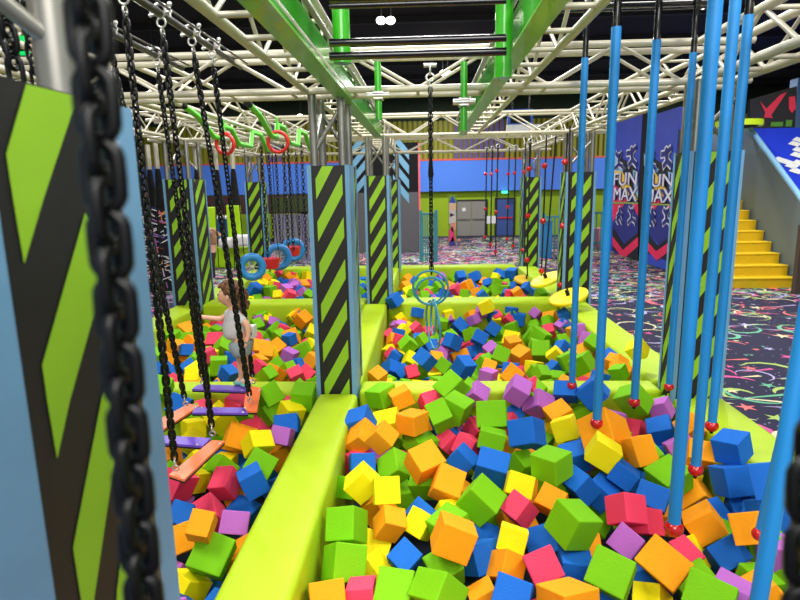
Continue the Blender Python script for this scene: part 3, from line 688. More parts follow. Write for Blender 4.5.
NR y 1 1.805 3.883 0.67 0.696 0.13 0.119 -0.696 0.188 0.188 0.188
NR b 1 2.02 3.505 0.628 0.654 0.097 -0.735 -0.15 0.16 0.16 0.16
NR b 1 2.02 3.293 0.704 0.289 0.911 0.153 -0.252 0.153 0.153 0.153
NR b 1 2.02 3.255 0.765 0.587 0.334 -0.34 0.654 0.153 0.153 0.153
NR v 1 1.809 2.917 0.524 0.932 0.064 -0.181 -0.307 0.166 0.166 0.166
NR g 1 1.905 3.034 0.692 0.328 -0.345 0.547 -0.689 0.161 0.161 0.161
NR v 1 1.887 2.947 0.704 0.582 -0.436 0.528 0.439 0.15 0.15 0.15
NR g 1 1.713 2.764 0.638 0.489 0.417 0.638 -0.423 0.155 0.155 0.155
NR o 1 1.64 2.61 0.677 0.103 -0.821 0.541 0.15 0.151 0.151 0.151
NR o 1 1.606 2.566 0.727 0.856 -0.082 0.51 0.004 0.151 0.151 0.151
NR b 1 2.02 3.11 0.792 0.374 0.416 -0.128 0.819 0.15 0.15 0.15
NR g 1 1.133 3.687 0.429 0.83 0.056 -0.396 -0.389 0.184 0.184 0.184
NR b 1 0.701 3.198 0.564 0.006 0.207 0.279 -0.938 0.183 0.183 0.183
NR b 1 0.8 2.872 0.632 0.735 -0.004 0.056 0.675 0.173 0.173 0.173
NR b 1 0.892 2.626 0.594 0.459 -0.379 -0.089 -0.798 0.172 0.172 0.172
NL b 1 -2.254 4.92 0.797 0.199 -0.091 -0.826 -0.519 0.181 0.181 0.181
NL g 1 -2.412 4.92 0.957 0.537 0.263 0.766 0.235 0.179 0.179 0.179
NL p 1 -2.019 4.92 0.75 0.791 0.158 0.01 -0.591 0.153 0.153 0.153
NL p 1 -1.711 4.92 0.803 0.235 -0.015 -0.786 0.572 0.178 0.178 0.178
NL g 1 -2.119 4.82 0.741 0.858 0.08 0.454 -0.225 0.149 0.149 0.149
NL y 1 -2.017 4.634 0.685 0.593 -0.694 0.262 -0.313 0.169 0.169 0.169
NL y 1 -1.849 4.824 0.702 0.346 0.818 -0.366 -0.279 0.202 0.202 0.202
NL b 1 -1.726 4.389 0.512 0.892 0.037 0.41 0.185 0.157 0.157 0.157
NL y 1 -1.606 4.228 0.567 0.997 -0.072 0.037 -0.016 0.152 0.152 0.152
NL v 1 -1.814 3.771 0.436 0.24 -0.091 -0.388 -0.885 0.178 0.178 0.178
NL g 1 -1.929 3.899 0.605 0.118 0.282 -0.534 -0.788 0.172 0.172 0.172
NL b 1 -1.326 3.718 0.425 0.8 0.171 0.013 0.575 0.187 0.187 0.187
NL o 1 -2.05 4.189 0.64 0.475 0.619 0.617 -0.105 0.168 0.168 0.168
NL y 1 -1.952 4.418 0.669 0.122 0.264 -0.225 0.93 0.152 0.152 0.152
NL y 1 -1.775 4.145 0.635 0.757 -0.316 -0.21 0.532 0.166 0.166 0.166
NL p 1 -1.215 4.92 0.782 0.676 0.008 0.092 0.731 0.154 0.154 0.154
NL p 1 -1.473 4.92 0.58 0.704 0.059 0.349 -0.616 0.166 0.166 0.166
NL p 1 -1.609 4.92 0.6 0.224 0.786 0.142 -0.558 0.154 0.154 0.154
NL o 1 -1.232 4.474 0.512 0.636 0.505 0.473 -0.343 0.173 0.173 0.173
NL g 1 -1.675 4.92 0.706 0.59 0.49 -0.122 -0.63 0.148 0.148 0.148
NL b 1 -1.308 3.033 0.386 0.461 -0.574 -0.557 0.383 0.177 0.177 0.177
NL v 1 -1.547 3.027 0.435 0.198 0.531 -0.414 -0.712 0.183 0.183 0.183
MR y 0 -0.433 9.02 0.662 0.725 0.566 0.02 0.392 0.151 0.151 0.151
MR o 0 -0.355 8.997 0.585 0.534 0.036 -0.34 -0.773 0.151 0.151 0.151
MR b 0 -0.139 9.02 0.755 0.552 -0.328 0.746 0.177 0.152 0.152 0.152
MR v 0 -0.46 8.824 0.571 0.044 -0.839 -0.521 -0.148 0.16 0.16 0.16
MR v 0 -0.393 8.647 0.628 0.182 -0.783 -0.593 -0.037 0.143 0.143 0.143
MR y 0 -0.252 8.804 0.573 0.05 -0.169 -0.79 -0.587 0.146 0.146 0.146
MR y 0 -0.343 8.448 0.615 0.637 0.651 -0.019 0.412 0.148 0.148 0.148
MR p 1 -0.144 8.646 0.58 0.36 0.081 0.737 -0.566 0.163 0.163 0.163
MR p 1 -0.532 8.338 0.546 0.902 0.288 0.076 -0.312 0.162 0.162 0.162
MR o 1 -0.472 8.036 0.559 0.903 0.331 0.261 0.087 0.16 0.16 0.16
MR y 1 -0.519 7.813 0.469 0.364 -0.779 0.216 0.463 0.15 0.15 0.15
MR p 1 -0.461 7.631 0.465 0.349 0.369 -0.852 -0.129 0.156 0.156 0.156
MR b 0 -0.416 8.248 0.608 0.484 0.626 -0.19 0.582 0.146 0.146 0.146
MR p 0 -0.38 7.91 0.608 0.563 -0.173 0.807 0.042 0.146 0.146 0.146
MR b 1 -0.109 8.188 0.529 0.855 -0.517 -0.001 -0.032 0.152 0.152 0.152
MR g 1 -0.078 7.981 0.581 0.843 -0.228 -0.214 0.438 0.159 0.159 0.159
MR b 1 0.133 7.867 0.441 0.784 -0.139 -0.089 0.598 0.156 0.156 0.156
MR v 1 0.187 7.7 0.469 0.616 0.06 0.391 0.681 0.157 0.157 0.157
MR b 1 -0.416 7.52 0.466 0.557 -0.214 0.15 -0.788 0.155 0.155 0.155
MR b 1 -0.453 7.096 0.44 0.35 -0.861 -0.147 0.339 0.179 0.179 0.179
MR b 1 -0.268 6.949 0.432 0.356 -0.377 0.078 -0.851 0.156 0.156 0.156
MR g 1 -0.114 7.069 0.401 0.47 -0.118 -0.435 0.758 0.163 0.163 0.163
MR g 1 -0.095 6.881 0.466 0.295 -0.921 -0.239 -0.084 0.153 0.153 0.153
MR p 1 -0.178 6.728 0.518 0.581 -0.106 -0.772 0.235 0.15 0.15 0.15
MR o 1 0.116 7.241 0.512 0.111 -0.162 0.197 -0.96 0.168 0.168 0.168
MR o 1 -0.52 5.859 0.747 0.321 -0.255 0.811 -0.417 0.152 0.152 0.152
MR b 1 -0.495 9.02 0.96 0.795 0.366 0.456 -0.161 0.189 0.189 0.189
MR y 0 0.357 9.02 0.716 0.988 -0.017 -0.098 0.121 0.152 0.152 0.152
MR v 0 0.361 9.02 0.664 0.771 0.356 0.411 0.33 0.15 0.15 0.15
MR g 0 0.27 8.926 0.594 0.625 0.775 -0.036 -0.082 0.16 0.16 0.16
MR o 0 0.715 9.02 0.691 0.918 -0.266 -0.114 0.271 0.152 0.152 0.152
MR v 0 0.884 9.02 0.77 0.294 0.379 -0.803 0.353 0.151 0.151 0.151
MR v 0 0.752 8.945 0.651 0.458 -0.291 -0.807 -0.232 0.157 0.157 0.157
MR p 0 1.107 9.02 0.68 0.927 0.307 -0.051 0.208 0.152 0.152 0.152
MR b 0 1.053 9.02 0.685 0.137 -0.557 -0.19 -0.796 0.151 0.151 0.151
MR b 0 1.346 9.02 0.755 0.943 -0.006 0.048 0.33 0.152 0.152 0.152
MR g 0 1.344 9.02 0.714 0.93 0.053 -0.364 0.022 0.161 0.161 0.161
MR p 0 1.305 8.962 0.647 0.273 -0.214 -0.872 -0.346 0.165 0.165 0.165
MR p 1 0.654 8.363 0.373 0.245 0.302 0.921 -0.04 0.167 0.167 0.167
MR b 1 0.692 8.081 0.355 0.886 -0.282 -0.107 -0.353 0.188 0.188 0.188
MR g 1 1.039 8.664 0.296 0.611 -0.014 0.111 -0.783 0.238 0.238 0.238
MR o 1 1.234 7.397 0.507 0.321 0.304 0.455 0.773 0.209 0.209 0.209
MR y 1 1.23 8.151 0.51 0.888 0.403 -0.052 -0.214 0.231 0.231 0.231
MR o 1 1.196 7.827 0.549 0.98 0.136 -0.035 0.14 0.196 0.196 0.196
MR g 1 1.551 8.317 0.532 0.952 0.065 0.281 -0.098 0.207 0.207 0.207
MR y 0 1.091 8.996 0.651 0.649 0.207 0.672 0.292 0.148 0.148 0.148
MR b 1 1.456 8.968 0.651 0.449 -0.591 -0.413 -0.527 0.188 0.188 0.188
MR g 0 1.694 8.895 0.555 0.278 0.877 0.292 -0.261 0.15 0.15 0.15
MR g 1 1.519 7.796 0.494 0.017 -0.595 0.051 0.802 0.233 0.233 0.233
MR o 1 0.466 7.69 0.388 0.577 -0.796 -0.176 -0.05 0.235 0.235 0.235
MR p 1 0.747 7.501 0.411 0.746 0.379 0.517 -0.181 0.16 0.16 0.16
MR v 1 0.876 7.553 0.549 0.498 0.288 -0.818 -0.007 0.169 0.169 0.169
MR g 1 0.758 7.215 0.455 0.496 -0.708 -0.075 -0.498 0.212 0.212 0.212
MR g 1 0.473 6.852 0.375 0.794 -0.326 -0.258 0.442 0.207 0.207 0.207
MR y 1 1.327 6.969 0.483 0.66 -0.364 -0.631 -0.182 0.175 0.175 0.175
MR o 1 0.764 6.913 0.5 0.752 -0.329 -0.499 0.277 0.165 0.165 0.165
MR v 1 0.716 6.528 0.52 0.477 -0.055 0.043 -0.876 0.17 0.17 0.17
MR g 1 1.318 6.723 0.496 0.509 0.806 0.291 0.082 0.159 0.159 0.159
MR g 1 0.212 6.975 0.514 0.31 0.118 -0.538 0.775 0.17 0.17 0.17
MR v 1 0.225 7.597 0.484 0.107 -0.033 -0.54 0.834 0.151 0.151 0.151
MR p 1 0.275 8.006 0.487 0.201 0.342 -0.487 -0.778 0.169 0.169 0.169
MR g 1 1.318 8.733 0.554 0.465 -0.311 0.46 -0.69 0.183 0.183 0.183
MR o 1 1.928 8.896 0.654 0.549 0.587 0.124 0.582 0.196 0.196 0.196
MR b 0 2.02 8.405 0.84 0.612 0.34 -0.119 -0.704 0.147 0.147 0.147
MR y 1 2.02 8.327 0.71 0.705 -0 -0.707 0.062 0.154 0.154 0.154
MR p 1 1.78 8.246 0.634 0.638 0.335 0.092 -0.687 0.158 0.158 0.158
MR v 0 1.954 8.226 0.714 0.504 -0.11 -0.301 0.802 0.149 0.149 0.149
MR b 1 1.981 8.231 0.716 0.128 -0.474 -0.335 0.805 0.153 0.153 0.153
MR v 1 2.02 7.156 0.778 0.968 -0.223 0.1 -0.054 0.187 0.187 0.187
MR v 1 2.02 7.555 0.827 0.763 0.64 -0.093 0.012 0.151 0.151 0.151
MR g 1 1.924 7.874 0.55 0.91 0.406 -0.052 0.056 0.221 0.221 0.221
MR g 1 1.613 8.062 0.593 0.736 -0.511 -0.147 0.418 0.215 0.215 0.215
MR g 1 1.526 7.504 0.54 0.535 -0.268 -0.243 -0.764 0.233 0.233 0.233
MR b 1 1.816 7.591 0.558 0.647 0.579 -0.049 0.493 0.17 0.17 0.17
MR o 1 1.907 7.009 0.623 0.685 0.324 0.016 -0.652 0.204 0.204 0.204
MR g 1 2.02 6.91 0.825 0.882 -0.276 0.337 -0.18 0.158 0.158 0.158
MR o 1 2.02 7.807 0.733 0.975 -0.048 -0.149 0.156 0.15 0.15 0.15
MR y 1 1.643 7.215 0.57 0.656 0.646 -0.341 0.189 0.174 0.174 0.174
MR g 1 1.71 6.773 0.628 0.53 -0.05 -0.838 0.12 0.209 0.209 0.209
MR g 1 1.691 6.116 0.804 0.769 0.458 0.147 0.421 0.196 0.196 0.196
MR b 1 2.02 6.293 0.795 0.53 0.471 0.691 -0.139 0.164 0.164 0.164
MR o 1 2.02 5.928 0.835 0.464 0.279 0.825 0.161 0.157 0.157 0.157
MR o 1 2.02 5.81 0.801 0.542 0.07 -0.585 -0.6 0.158 0.158 0.158
MR o 1 1.999 6.055 0.831 0.724 -0.536 -0.389 0.193 0.144 0.144 0.144
MR b 1 1.758 5.726 0.759 0.134 0.568 0.014 -0.812 0.139 0.139 0.139
MR g 1 1.941 5.71 0.832 0.896 -0.09 -0.153 0.407 0.14 0.14 0.14
MR y 1 2.02 5.454 1.146 0.714 -0.538 -0.01 -0.448 0.151 0.151 0.151
MR g 0 1.67 8.721 0.586 0.476 0.82 -0.174 0.266 0.144 0.144 0.144
MR v 0 1.73 9.02 0.722 0.342 -0.84 -0.179 -0.38 0.154 0.154 0.154
MR g 1 1.326 6.496 0.564 0.782 -0.318 -0.33 -0.421 0.157 0.157 0.157
MR g 0 1.605 8.507 0.587 0.683 -0.632 -0.19 0.312 0.146 0.146 0.146
MR g 0 1.843 8.65 0.683 0.118 0.338 -0.885 0.297 0.147 0.147 0.147
ML g 1 -3.54 7.913 0.658 0.848 -0.362 0.331 -0.2 0.161 0.161 0.161
ML o 1 -3.54 8.209 0.653 0.439 0.743 0.41 0.296 0.234 0.234 0.234
ML g 1 -3.352 7.791 0.635 0.336 -0.705 -0.181 0.597 0.189 0.189 0.189
ML b 1 -3.538 7.558 0.577 0.689 -0.154 0.644 -0.295 0.173 0.173 0.173
ML g 1 -3.556 7.223 0.586 0.52 0.631 -0.476 0.324 0.17 0.17 0.17
ML o 1 -3.355 7.379 0.635 0.935 -0.086 0.183 -0.292 0.212 0.212 0.212
ML o 1 -3.333 7.082 0.58 0.553 -0.62 -0.526 -0.183 0.17 0.17 0.17
ML o 1 -3.222 7.571 0.671 0.602 0.157 -0.481 -0.618 0.165 0.165 0.165
ML b 1 -3.163 7.248 0.658 0.434 0.557 -0.169 0.687 0.153 0.153 0.153
ML b 1 -3.171 6.579 0.58 0.315 0.785 -0.341 -0.411 0.199 0.199 0.199
ML b 1 -2.922 6.735 0.569 0.383 0.409 0.825 0.073 0.17 0.17 0.17
ML g 1 -2.948 6.961 0.575 0.386 0.149 -0.91 0.008 0.172 0.172 0.172
ML y 1 -2.771 6.551 0.574 0.562 -0.05 0.562 0.605 0.186 0.186 0.186
ML g 1 -2.577 6.813 0.579 0.433 0.592 -0.386 0.559 0.204 0.204 0.204
ML g 1 -2.779 7.576 0.58 0.787 -0.481 -0.249 -0.297 0.227 0.227 0.227
ML p 1 -3.015 7.921 0.584 0.342 -0.939 -0.001 -0.014 0.215 0.215 0.215
ML p 1 -3.374 9 0.597 0.538 0.74 0.392 -0.097 0.17 0.17 0.17
ML v 1 -3.264 8.727 0.568 0.367 0.613 0.082 -0.695 0.166 0.166 0.166
ML y 1 -2.883 7.339 0.548 0.556 0.526 -0.567 0.306 0.165 0.165 0.165
ML b 1 -2.513 7.102 0.58 0.963 -0.106 0.101 0.226 0.174 0.174 0.174
ML b 1 -2.333 6.413 0.604 0.287 0.658 -0.329 -0.613 0.158 0.158 0.158
ML b 1 -2.243 6.218 0.666 0.75 -0.414 -0.238 0.458 0.152 0.152 0.152
ML p 1 -2.282 6.615 0.556 0.043 0.813 0.416 -0.404 0.165 0.165 0.165
ML g 1 -3.209 8.497 0.594 0.159 0.145 -0.059 0.975 0.161 0.161 0.161
ML p 1 -2.815 7.128 0.627 0.363 0.108 0.04 -0.924 0.156 0.156 0.156
ML y 1 -2.7 6.333 0.6 0.282 -0.615 -0.658 -0.33 0.16 0.16 0.16
ML g 1 -3.54 7.754 0.715 0.821 0.195 -0.135 0.52 0.15 0.15 0.15
ML y 0 -2.588 9.02 0.679 0.172 0.285 0.898 -0.289 0.152 0.152 0.152
ML g 1 -2.649 9.02 0.694 0.921 0.069 -0.11 0.367 0.18 0.18 0.18
ML v 0 -2.673 8.903 0.683 0.468 -0.384 -0.707 -0.365 0.147 0.147 0.147
ML v 1 -2.476 9.007 0.59 0.028 -0.725 0.584 0.363 0.173 0.173 0.173
ML o 1 -2.07 9.02 0.717 0.453 -0.752 0.111 0.466 0.175 0.175 0.175
ML y 0 -2.135 9.02 0.707 0.135 0.419 -0.426 0.79 0.149 0.149 0.149
ML b 0 -2.298 8.85 0.579 0.682 0.074 0.23 0.69 0.154 0.154 0.154
ML b 0 -2.034 8.987 0.708 0.084 -0.562 -0.685 -0.456 0.148 0.148 0.148
ML o 1 -1.912 8.736 0.722 0.61 0.613 -0.495 0.088 0.203 0.203 0.203
ML g 1 -2.326 8.615 0.577 0.405 -0.143 -0.81 -0.4 0.207 0.207 0.207
ML g 1 -2.183 8.281 0.562 0.318 -0.003 -0.734 0.6 0.175 0.175 0.175
ML g 1 -2.641 8.674 0.65 0.866 0.164 0.392 -0.264 0.172 0.172 0.172
ML p 1 -2.5 8.105 0.58 0.657 0.514 0.125 -0.536 0.17 0.17 0.17
ML p 0 -2.158 8.469 0.624 0.578 -0.248 0.034 -0.777 0.149 0.149 0.149
ML o 1 -1.97 8.15 0.569 0.63 0.044 -0.258 0.732 0.211 0.211 0.211
ML y 1 -1.732 8.477 0.587 0.747 -0.42 -0.155 -0.492 0.169 0.169 0.169
ML o 1 -2.27 7.557 0.556 0.33 0.417 0.763 -0.367 0.232 0.232 0.232
ML o 1 -2.093 7.797 0.515 0.845 -0.338 -0.361 0.203 0.208 0.208 0.208
ML b 1 -1.94 7.906 0.627 0.963 0.067 -0.029 -0.261 0.155 0.155 0.155
ML y 1 -2.081 7.377 0.561 0.299 -0.733 0.167 0.588 0.151 0.151 0.151
ML o 1 -2.07 7.152 0.628 0.631 0.307 -0.132 0.7 0.18 0.18 0.18
ML o 1 -2.102 6.916 0.595 0.826 0.087 0.212 0.515 0.154 0.154 0.154
ML v 1 -1.788 7.222 0.579 0.191 -0.129 -0.973 -0.002 0.176 0.176 0.176
ML g 1 -1.656 7.443 0.581 0.84 -0.097 0.533 0 0.212 0.212 0.212
ML b 1 -1.621 6.85 0.543 0.832 -0.057 0.517 -0.192 0.181 0.181 0.181
ML g 1 -1.673 6.666 0.57 0.715 0.574 -0.395 0.045 0.16 0.16 0.16
ML o 1 -1.441 7.004 0.577 0.608 -0.724 0.3 0.123 0.17 0.17 0.17
ML o 1 -1.802 6.506 0.561 0.858 0.429 -0.06 -0.277 0.188 0.188 0.188
ML p 1 -1.436 6.532 0.56 0.764 0.48 -0.084 0.423 0.17 0.17 0.17
ML p 1 -1.498 6.321 0.608 0.935 0.238 -0.115 0.236 0.161 0.161 0.161
ML g 1 -1.823 6.278 0.634 0.394 -0.181 -0.894 -0.114 0.156 0.156 0.156
ML p 1 -2.044 6.725 0.584 0.564 -0.759 0.321 0.052 0.148 0.148 0.148
ML y 1 -1.571 7.673 0.579 0.689 -0.524 -0.084 0.494 0.17 0.17 0.17
FR o 0 -0.41 13.25 0.607 0.462 0.366 0.805 -0.064 0.208 0.208 0.208
FR o 0 -0.432 12.409 0.6 0.054 0.588 0.441 -0.675 0.196 0.196 0.196
FR y 0 -0.351 11.725 0.594 0.441 0.87 0.065 0.213 0.2 0.2 0.2
FR b 0 -0.222 13.05 0.593 0.811 0.348 -0.201 -0.424 0.205 0.205 0.205
FR g 0 -0.08 12.881 0.608 0.869 0.226 -0.229 -0.376 0.2 0.2 0.2
FR v 0 0.35 13.25 0.673 0.591 0.031 0.648 0.48 0.166 0.166 0.166
FR b 0 0.27 12.94 0.6 0.577 -0.515 -0.246 -0.584 0.183 0.183 0.183
FR g 0 0.7 13.27 0.64 0.384 0.86 -0.157 0.297 0.221 0.221 0.221
FR b 0 0.788 13.091 0.7 0.422 0.892 0.13 0.093 0.216 0.216 0.216
FR b 0 1.139 13.253 0.665 0.178 0.947 -0.193 0.186 0.233 0.233 0.233
FR b 0 1.666 13.27 0.699 0.897 -0.376 0.115 0.2 0.223 0.223 0.223
FR b 0 1.972 13.27 0.74 0.396 -0.544 -0.327 -0.664 0.229 0.229 0.229
FR o 0 1.344 13.099 0.564 0.882 -0.352 0.161 -0.27 0.183 0.183 0.183
FR b 0 1.381 12.808 0.581 0.106 0.69 -0.438 -0.566 0.188 0.188 0.188
FR g 0 1.554 12.615 0.636 0.061 -0.634 -0.755 0.157 0.188 0.188 0.188
FR y 0 1.579 13.073 0.695 0.453 -0.264 -0.075 -0.848 0.153 0.153 0.153
FR b 0 1.01 12.445 0.551 0.827 0.445 0.296 -0.171 0.188 0.188 0.188
FR o 0 0.87 12.205 0.649 0.512 0.165 -0.774 0.334 0.211 0.211 0.211
FR p 0 0.602 11.95 0.6 0.918 0.185 -0.218 -0.275 0.188 0.188 0.188
FR g 0 1.438 11.991 0.573 0.754 -0.175 0.632 -0.045 0.221 0.221 0.221
FR b 0 1.637 11.757 0.528 0.748 -0.356 -0.426 0.363 0.178 0.178 0.178
FR p 0 1.685 11.54 0.595 0.628 0.324 0.619 -0.342 0.148 0.148 0.148
FR o 0 1.812 11.395 0.634 0.616 0.734 -0.154 0.241 0.177 0.177 0.177
FR b 0 1.903 12.271 0.6 0.438 -0.474 0.763 0.036 0.192 0.192 0.192
FR b 0 2.02 11.512 0.704 0.5 -0.766 0.147 0.376 0.187 0.187 0.187
FR g 0 0.767 11.449 0.6 0.637 -0.16 -0.073 -0.751 0.18 0.18 0.18
FR o 0 1.009 11.556 0.6 0.71 0.33 0.455 0.423 0.182 0.182 0.182
FR b 0 1.113 11.314 0.6 0.889 -0.017 0.449 0.084 0.17 0.17 0.17
FR b 0 2 10.425 0.834 0.502 -0.522 0.137 0.676 0.179 0.179 0.179
FR g 0 2 10.034 0.847 0.947 0.271 -0.027 0.17 0.173 0.173 0.173
FR g 0 0.28 12.367 0.6 0.467 -0.664 -0.017 -0.583 0.214 0.214 0.214
FR g 0 -0.133 12.391 0.6 0.477 -0.764 -0.025 0.435 0.195 0.195 0.195
FR y 0 -0.042 13.25 0.652 0.339 0.848 -0.117 0.39 0.177 0.177 0.177
FR g 0 -0.291 11.52 0.607 0.235 -0.07 -0.79 -0.562 0.159 0.159 0.159
FR b 0 0.369 11.589 0.6 0.532 0.704 -0.222 0.415 0.173 0.173 0.173
FL b 0 -3.54 11.738 0.692 0.316 -0.444 0.754 -0.368 0.218 0.218 0.218
FL b 0 -3.476 11.447 0.729 0.305 -0.837 -0.129 -0.436 0.21 0.21 0.21
FL g 0 -3.554 12.998 0.722 0.313 0.622 -0.702 0.148 0.212 0.212 0.212
FL g 0 -3.243 11.79 0.641 0.962 0.01 -0.05 -0.267 0.218 0.218 0.218
FL y 0 -3.55 12.422 0.698 0.13 0.473 0.732 -0.472 0.165 0.165 0.165
FL b 0 -3.28 12.775 0.653 0.866 -0.069 0.481 0.118 0.181 0.181 0.181
FL b 0 -3.201 13.012 0.584 0.593 0.206 0.699 0.341 0.178 0.178 0.178
FL p 0 -3.216 12.213 0.64 0.55 -0.329 0.754 -0.149 0.187 0.187 0.187
FL v 0 -2.94 11.906 0.64 0.08 0.35 0.637 0.682 0.208 0.208 0.208
FL p 0 -2.713 11.286 0.641 0.408 0.289 0.745 -0.441 0.198 0.198 0.198
FL v 0 -2.804 12.189 0.64 0.638 0.172 0.026 -0.75 0.213 0.213 0.213
FL v 0 -3.001 12.871 0.629 0.808 0.441 0.368 0.129 0.17 0.17 0.17
FL b 0 -2.614 11.888 0.64 0.499 0.73 -0.179 0.432 0.17 0.17 0.17
FL v 0 -2.504 11.538 0.64 0.571 -0.675 0.415 0.217 0.17 0.17 0.17
FL o 0 -3.2 13.202 0.731 0.866 -0.153 -0.266 0.396 0.158 0.158 0.158
FL p 0 -3.042 13.27 0.762 0.77 0.091 -0.015 0.631 0.151 0.151 0.151
FL g 0 -2.987 13.27 0.757 0.706 -0.3 -0.631 0.121 0.175 0.175 0.175
FL o 0 -3.009 13.096 0.705 0.925 -0.345 -0.132 -0.088 0.157 0.157 0.157
FL o 0 -2.69 12.451 0.646 0.874 0.267 0.185 0.361 0.202 0.202 0.202
FL p 0 -2.614 12.674 0.634 0.851 0.382 -0.193 -0.304 0.177 0.177 0.177
FL y 0 -2.752 13.251 0.733 0.572 -0.739 0.252 -0.25 0.201 0.201 0.201
FL g 0 -2.355 11.333 0.64 0.704 0.427 -0.036 0.566 0.173 0.173 0.173
FL y 0 -2.957 11.299 0.639 0.637 -0.207 -0.266 -0.693 0.17 0.17 0.17
FL y 0 -3.472 13.27 0.837 0.732 0.558 -0.376 0.109 0.159 0.159 0.159
FL p 0 -3.415 13.192 0.834 0.342 -0.245 -0.499 -0.758 0.149 0.149 0.149
FL o 0 -3.544 12.631 0.777 0.638 -0.563 -0.09 -0.517 0.158 0.158 0.158
FL y 0 -3.367 12.577 0.672 0.817 -0.172 -0.53 -0.145 0.157 0.157 0.157
FL y 0 -3.527 11.958 0.755 0.857 -0.239 -0.423 -0.174 0.161 0.161 0.161
NR b 0 0.992 1.811 0.71 0.915 -0.145 -0.256 0.277 0.183 0.183 0.183
NR p 0 0.566 2.187 0.707 0.827 0.256 0.491 -0.097 0.184 0.184 0.184
NR o 0 -0.279 2.266 0.725 0.894 -0.121 0.377 -0.212 0.183 0.183 0.183
NR p 0 1.078 2.225 0.705 0.046 0.447 -0.409 -0.794 0.185 0.185 0.185
NR g 0 0.877 3.733 0.703 0.835 -0.165 0.091 0.517 0.183 0.183 0.183
NR o 0 1.763 2.085 0.725 0.639 -0.635 0.349 -0.259 0.198 0.198 0.198
NR o 0 -0.104 4.682 0.713 0.523 -0.795 -0.288 0.11 0.192 0.192 0.192
NR b 0 0.816 4.456 0.701 0.778 -0.591 0.156 -0.144 0.181 0.181 0.181
NR v 0 1.537 4.619 0.76 0.784 -0.019 0.158 0.6 0.188 0.188 0.188
NR g 0 0.465 1.8 0.73 0.687 -0.67 0.2 -0.199 0.185 0.185 0.185
NR b 0 1.885 2.309 0.767 0.967 -0.054 -0.207 -0.138 0.192 0.192 0.192
NR v 0 1.879 4.097 0.759 0.836 -0.1 0.51 -0.176 0.183 0.183 0.183
NR b 0 1.539 2.021 0.746 0.944 0.086 -0.278 -0.156 0.182 0.182 0.182
NR b 0 -0.166 1.741 0.777 0.758 0.527 -0.297 0.243 0.195 0.195 0.195
NR p 0 0.159 2.199 0.704 0.312 -0.014 0.473 0.824 0.197 0.197 0.197
NR g 0 1.439 4.314 0.758 0.72 0.23 -0.649 0.088 0.193 0.193 0.193
NR g 0 1.406 1.773 0.776 0.772 -0.081 -0.63 0.004 0.19 0.19 0.19
NR p 0 0.717 1.772 0.778 0.094 -0.266 -0.606 0.743 0.183 0.183 0.183
NR o 0 -0.139 1.936 0.744 0.366 -0.588 0.604 0.394 0.196 0.196 0.196
NR b 0 1.236 1.933 0.759 0.431 0.768 0.093 0.465 0.19 0.19 0.19
NR b 0 -0.395 1.838 0.75 0.959 -0.07 0.259 -0.094 0.18 0.18 0.18
NR b 0 1.582 2.282 0.717 0.943 0.294 -0.03 0.151 0.199 0.199 0.199
NR g 0 1.949 1.782 0.73 0.788 0.309 0.05 0.53 0.198 0.198 0.198
NR b 0 0.795 2.135 0.773 0.575 -0.104 0.785 0.204 0.189 0.189 0.189
NR g 0 1.673 1.763 0.72 0.067 0.9 -0.292 0.317 0.193 0.193 0.193
NR g 0 0.127 1.821 0.776 0.212 0.327 0.699 0.6 0.193 0.193 0.193
NR o 0 -0.494 2.097 0.768 0.336 -0.062 0.806 -0.483 0.199 0.199 0.199
NR b 0 0.345 2.031 0.717 0.244 -0.302 -0.142 0.911 0.195 0.195 0.195
NR g 0 0.133 3.119 0.719 0.888 0.127 -0.105 -0.429 0.193 0.193 0.193
NR b 0 1.37 2.204 0.752 0.65 0.654 -0.079 -0.38 0.182 0.182 0.182
NR b 0 1.9 2.56 0.703 0.861 -0.008 0.077 0.502 0.19 0.19 0.19
NR g 0 1.623 4.056 0.708 0.751 0.255 -0.009 -0.609 0.187 0.187 0.187
NR g 0 0.84 2.348 0.623 0.38 0.615 0.689 -0.062 0.182 0.182 0.182
NR p 0 0.994 2.082 0.563 0.031 -0.646 -0.613 -0.454 0.18 0.18 0.18
NR o 0 0.207 3.799 0.555 0.446 0.025 0.895 0.01 0.185 0.185 0.185
NR v 0 1.267 4.354 0.57 0.893 -0.077 0.401 -0.191 0.187 0.187 0.187
NR b 0 1.463 3.928 0.562 0.91 0.334 0.166 -0.182 0.198 0.198 0.198
NR v 0 0.076 2.414 0.562 0.846 0.259 0.118 -0.45 0.197 0.197 0.197
NR y 0 1.073 4.802 0.561 0.786 0.132 -0.32 -0.512 0.199 0.199 0.199
NR v 0 0.682 2.049 0.552 0.836 0.128 0.502 -0.18 0.189 0.189 0.189
NR y 0 -0.169 2.251 0.551 0.246 -0.171 -0.946 0.126 0.193 0.193 0.193
NR o 0 0.675 3.787 0.571 0.341 0.704 0.26 0.566 0.185 0.185 0.185
NR o 0 -0.458 2.321 0.56 0.77 -0.531 -0.338 0.108 0.189 0.189 0.189
NR y 0 0.591 4.559 0.555 0.091 0.528 -0.639 -0.552 0.187 0.187 0.187
NR o 0 0.897 3.06 0.611 0.073 -0.014 0.374 0.924 0.193 0.193 0.193
NR o 0 1.438 1.74 0.555 0.699 0.401 -0.302 -0.51 0.181 0.181 0.181
NR g 0 -0.306 4.662 0.578 0.674 0.656 0.221 -0.257 0.181 0.181 0.181
NR v 0 1.283 2.448 0.557 0.812 0.165 -0.243 -0.505 0.183 0.183 0.183
NR b 0 1.393 4.645 0.594 0.739 -0.603 -0.249 -0.171 0.194 0.194 0.194
NR g 0 1.311 3.435 0.609 0.547 -0.225 0.757 -0.278 0.18 0.18 0.18
NR p 0 1.699 4.865 0.583 0.414 -0.582 -0.072 0.696 0.188 0.188 0.188
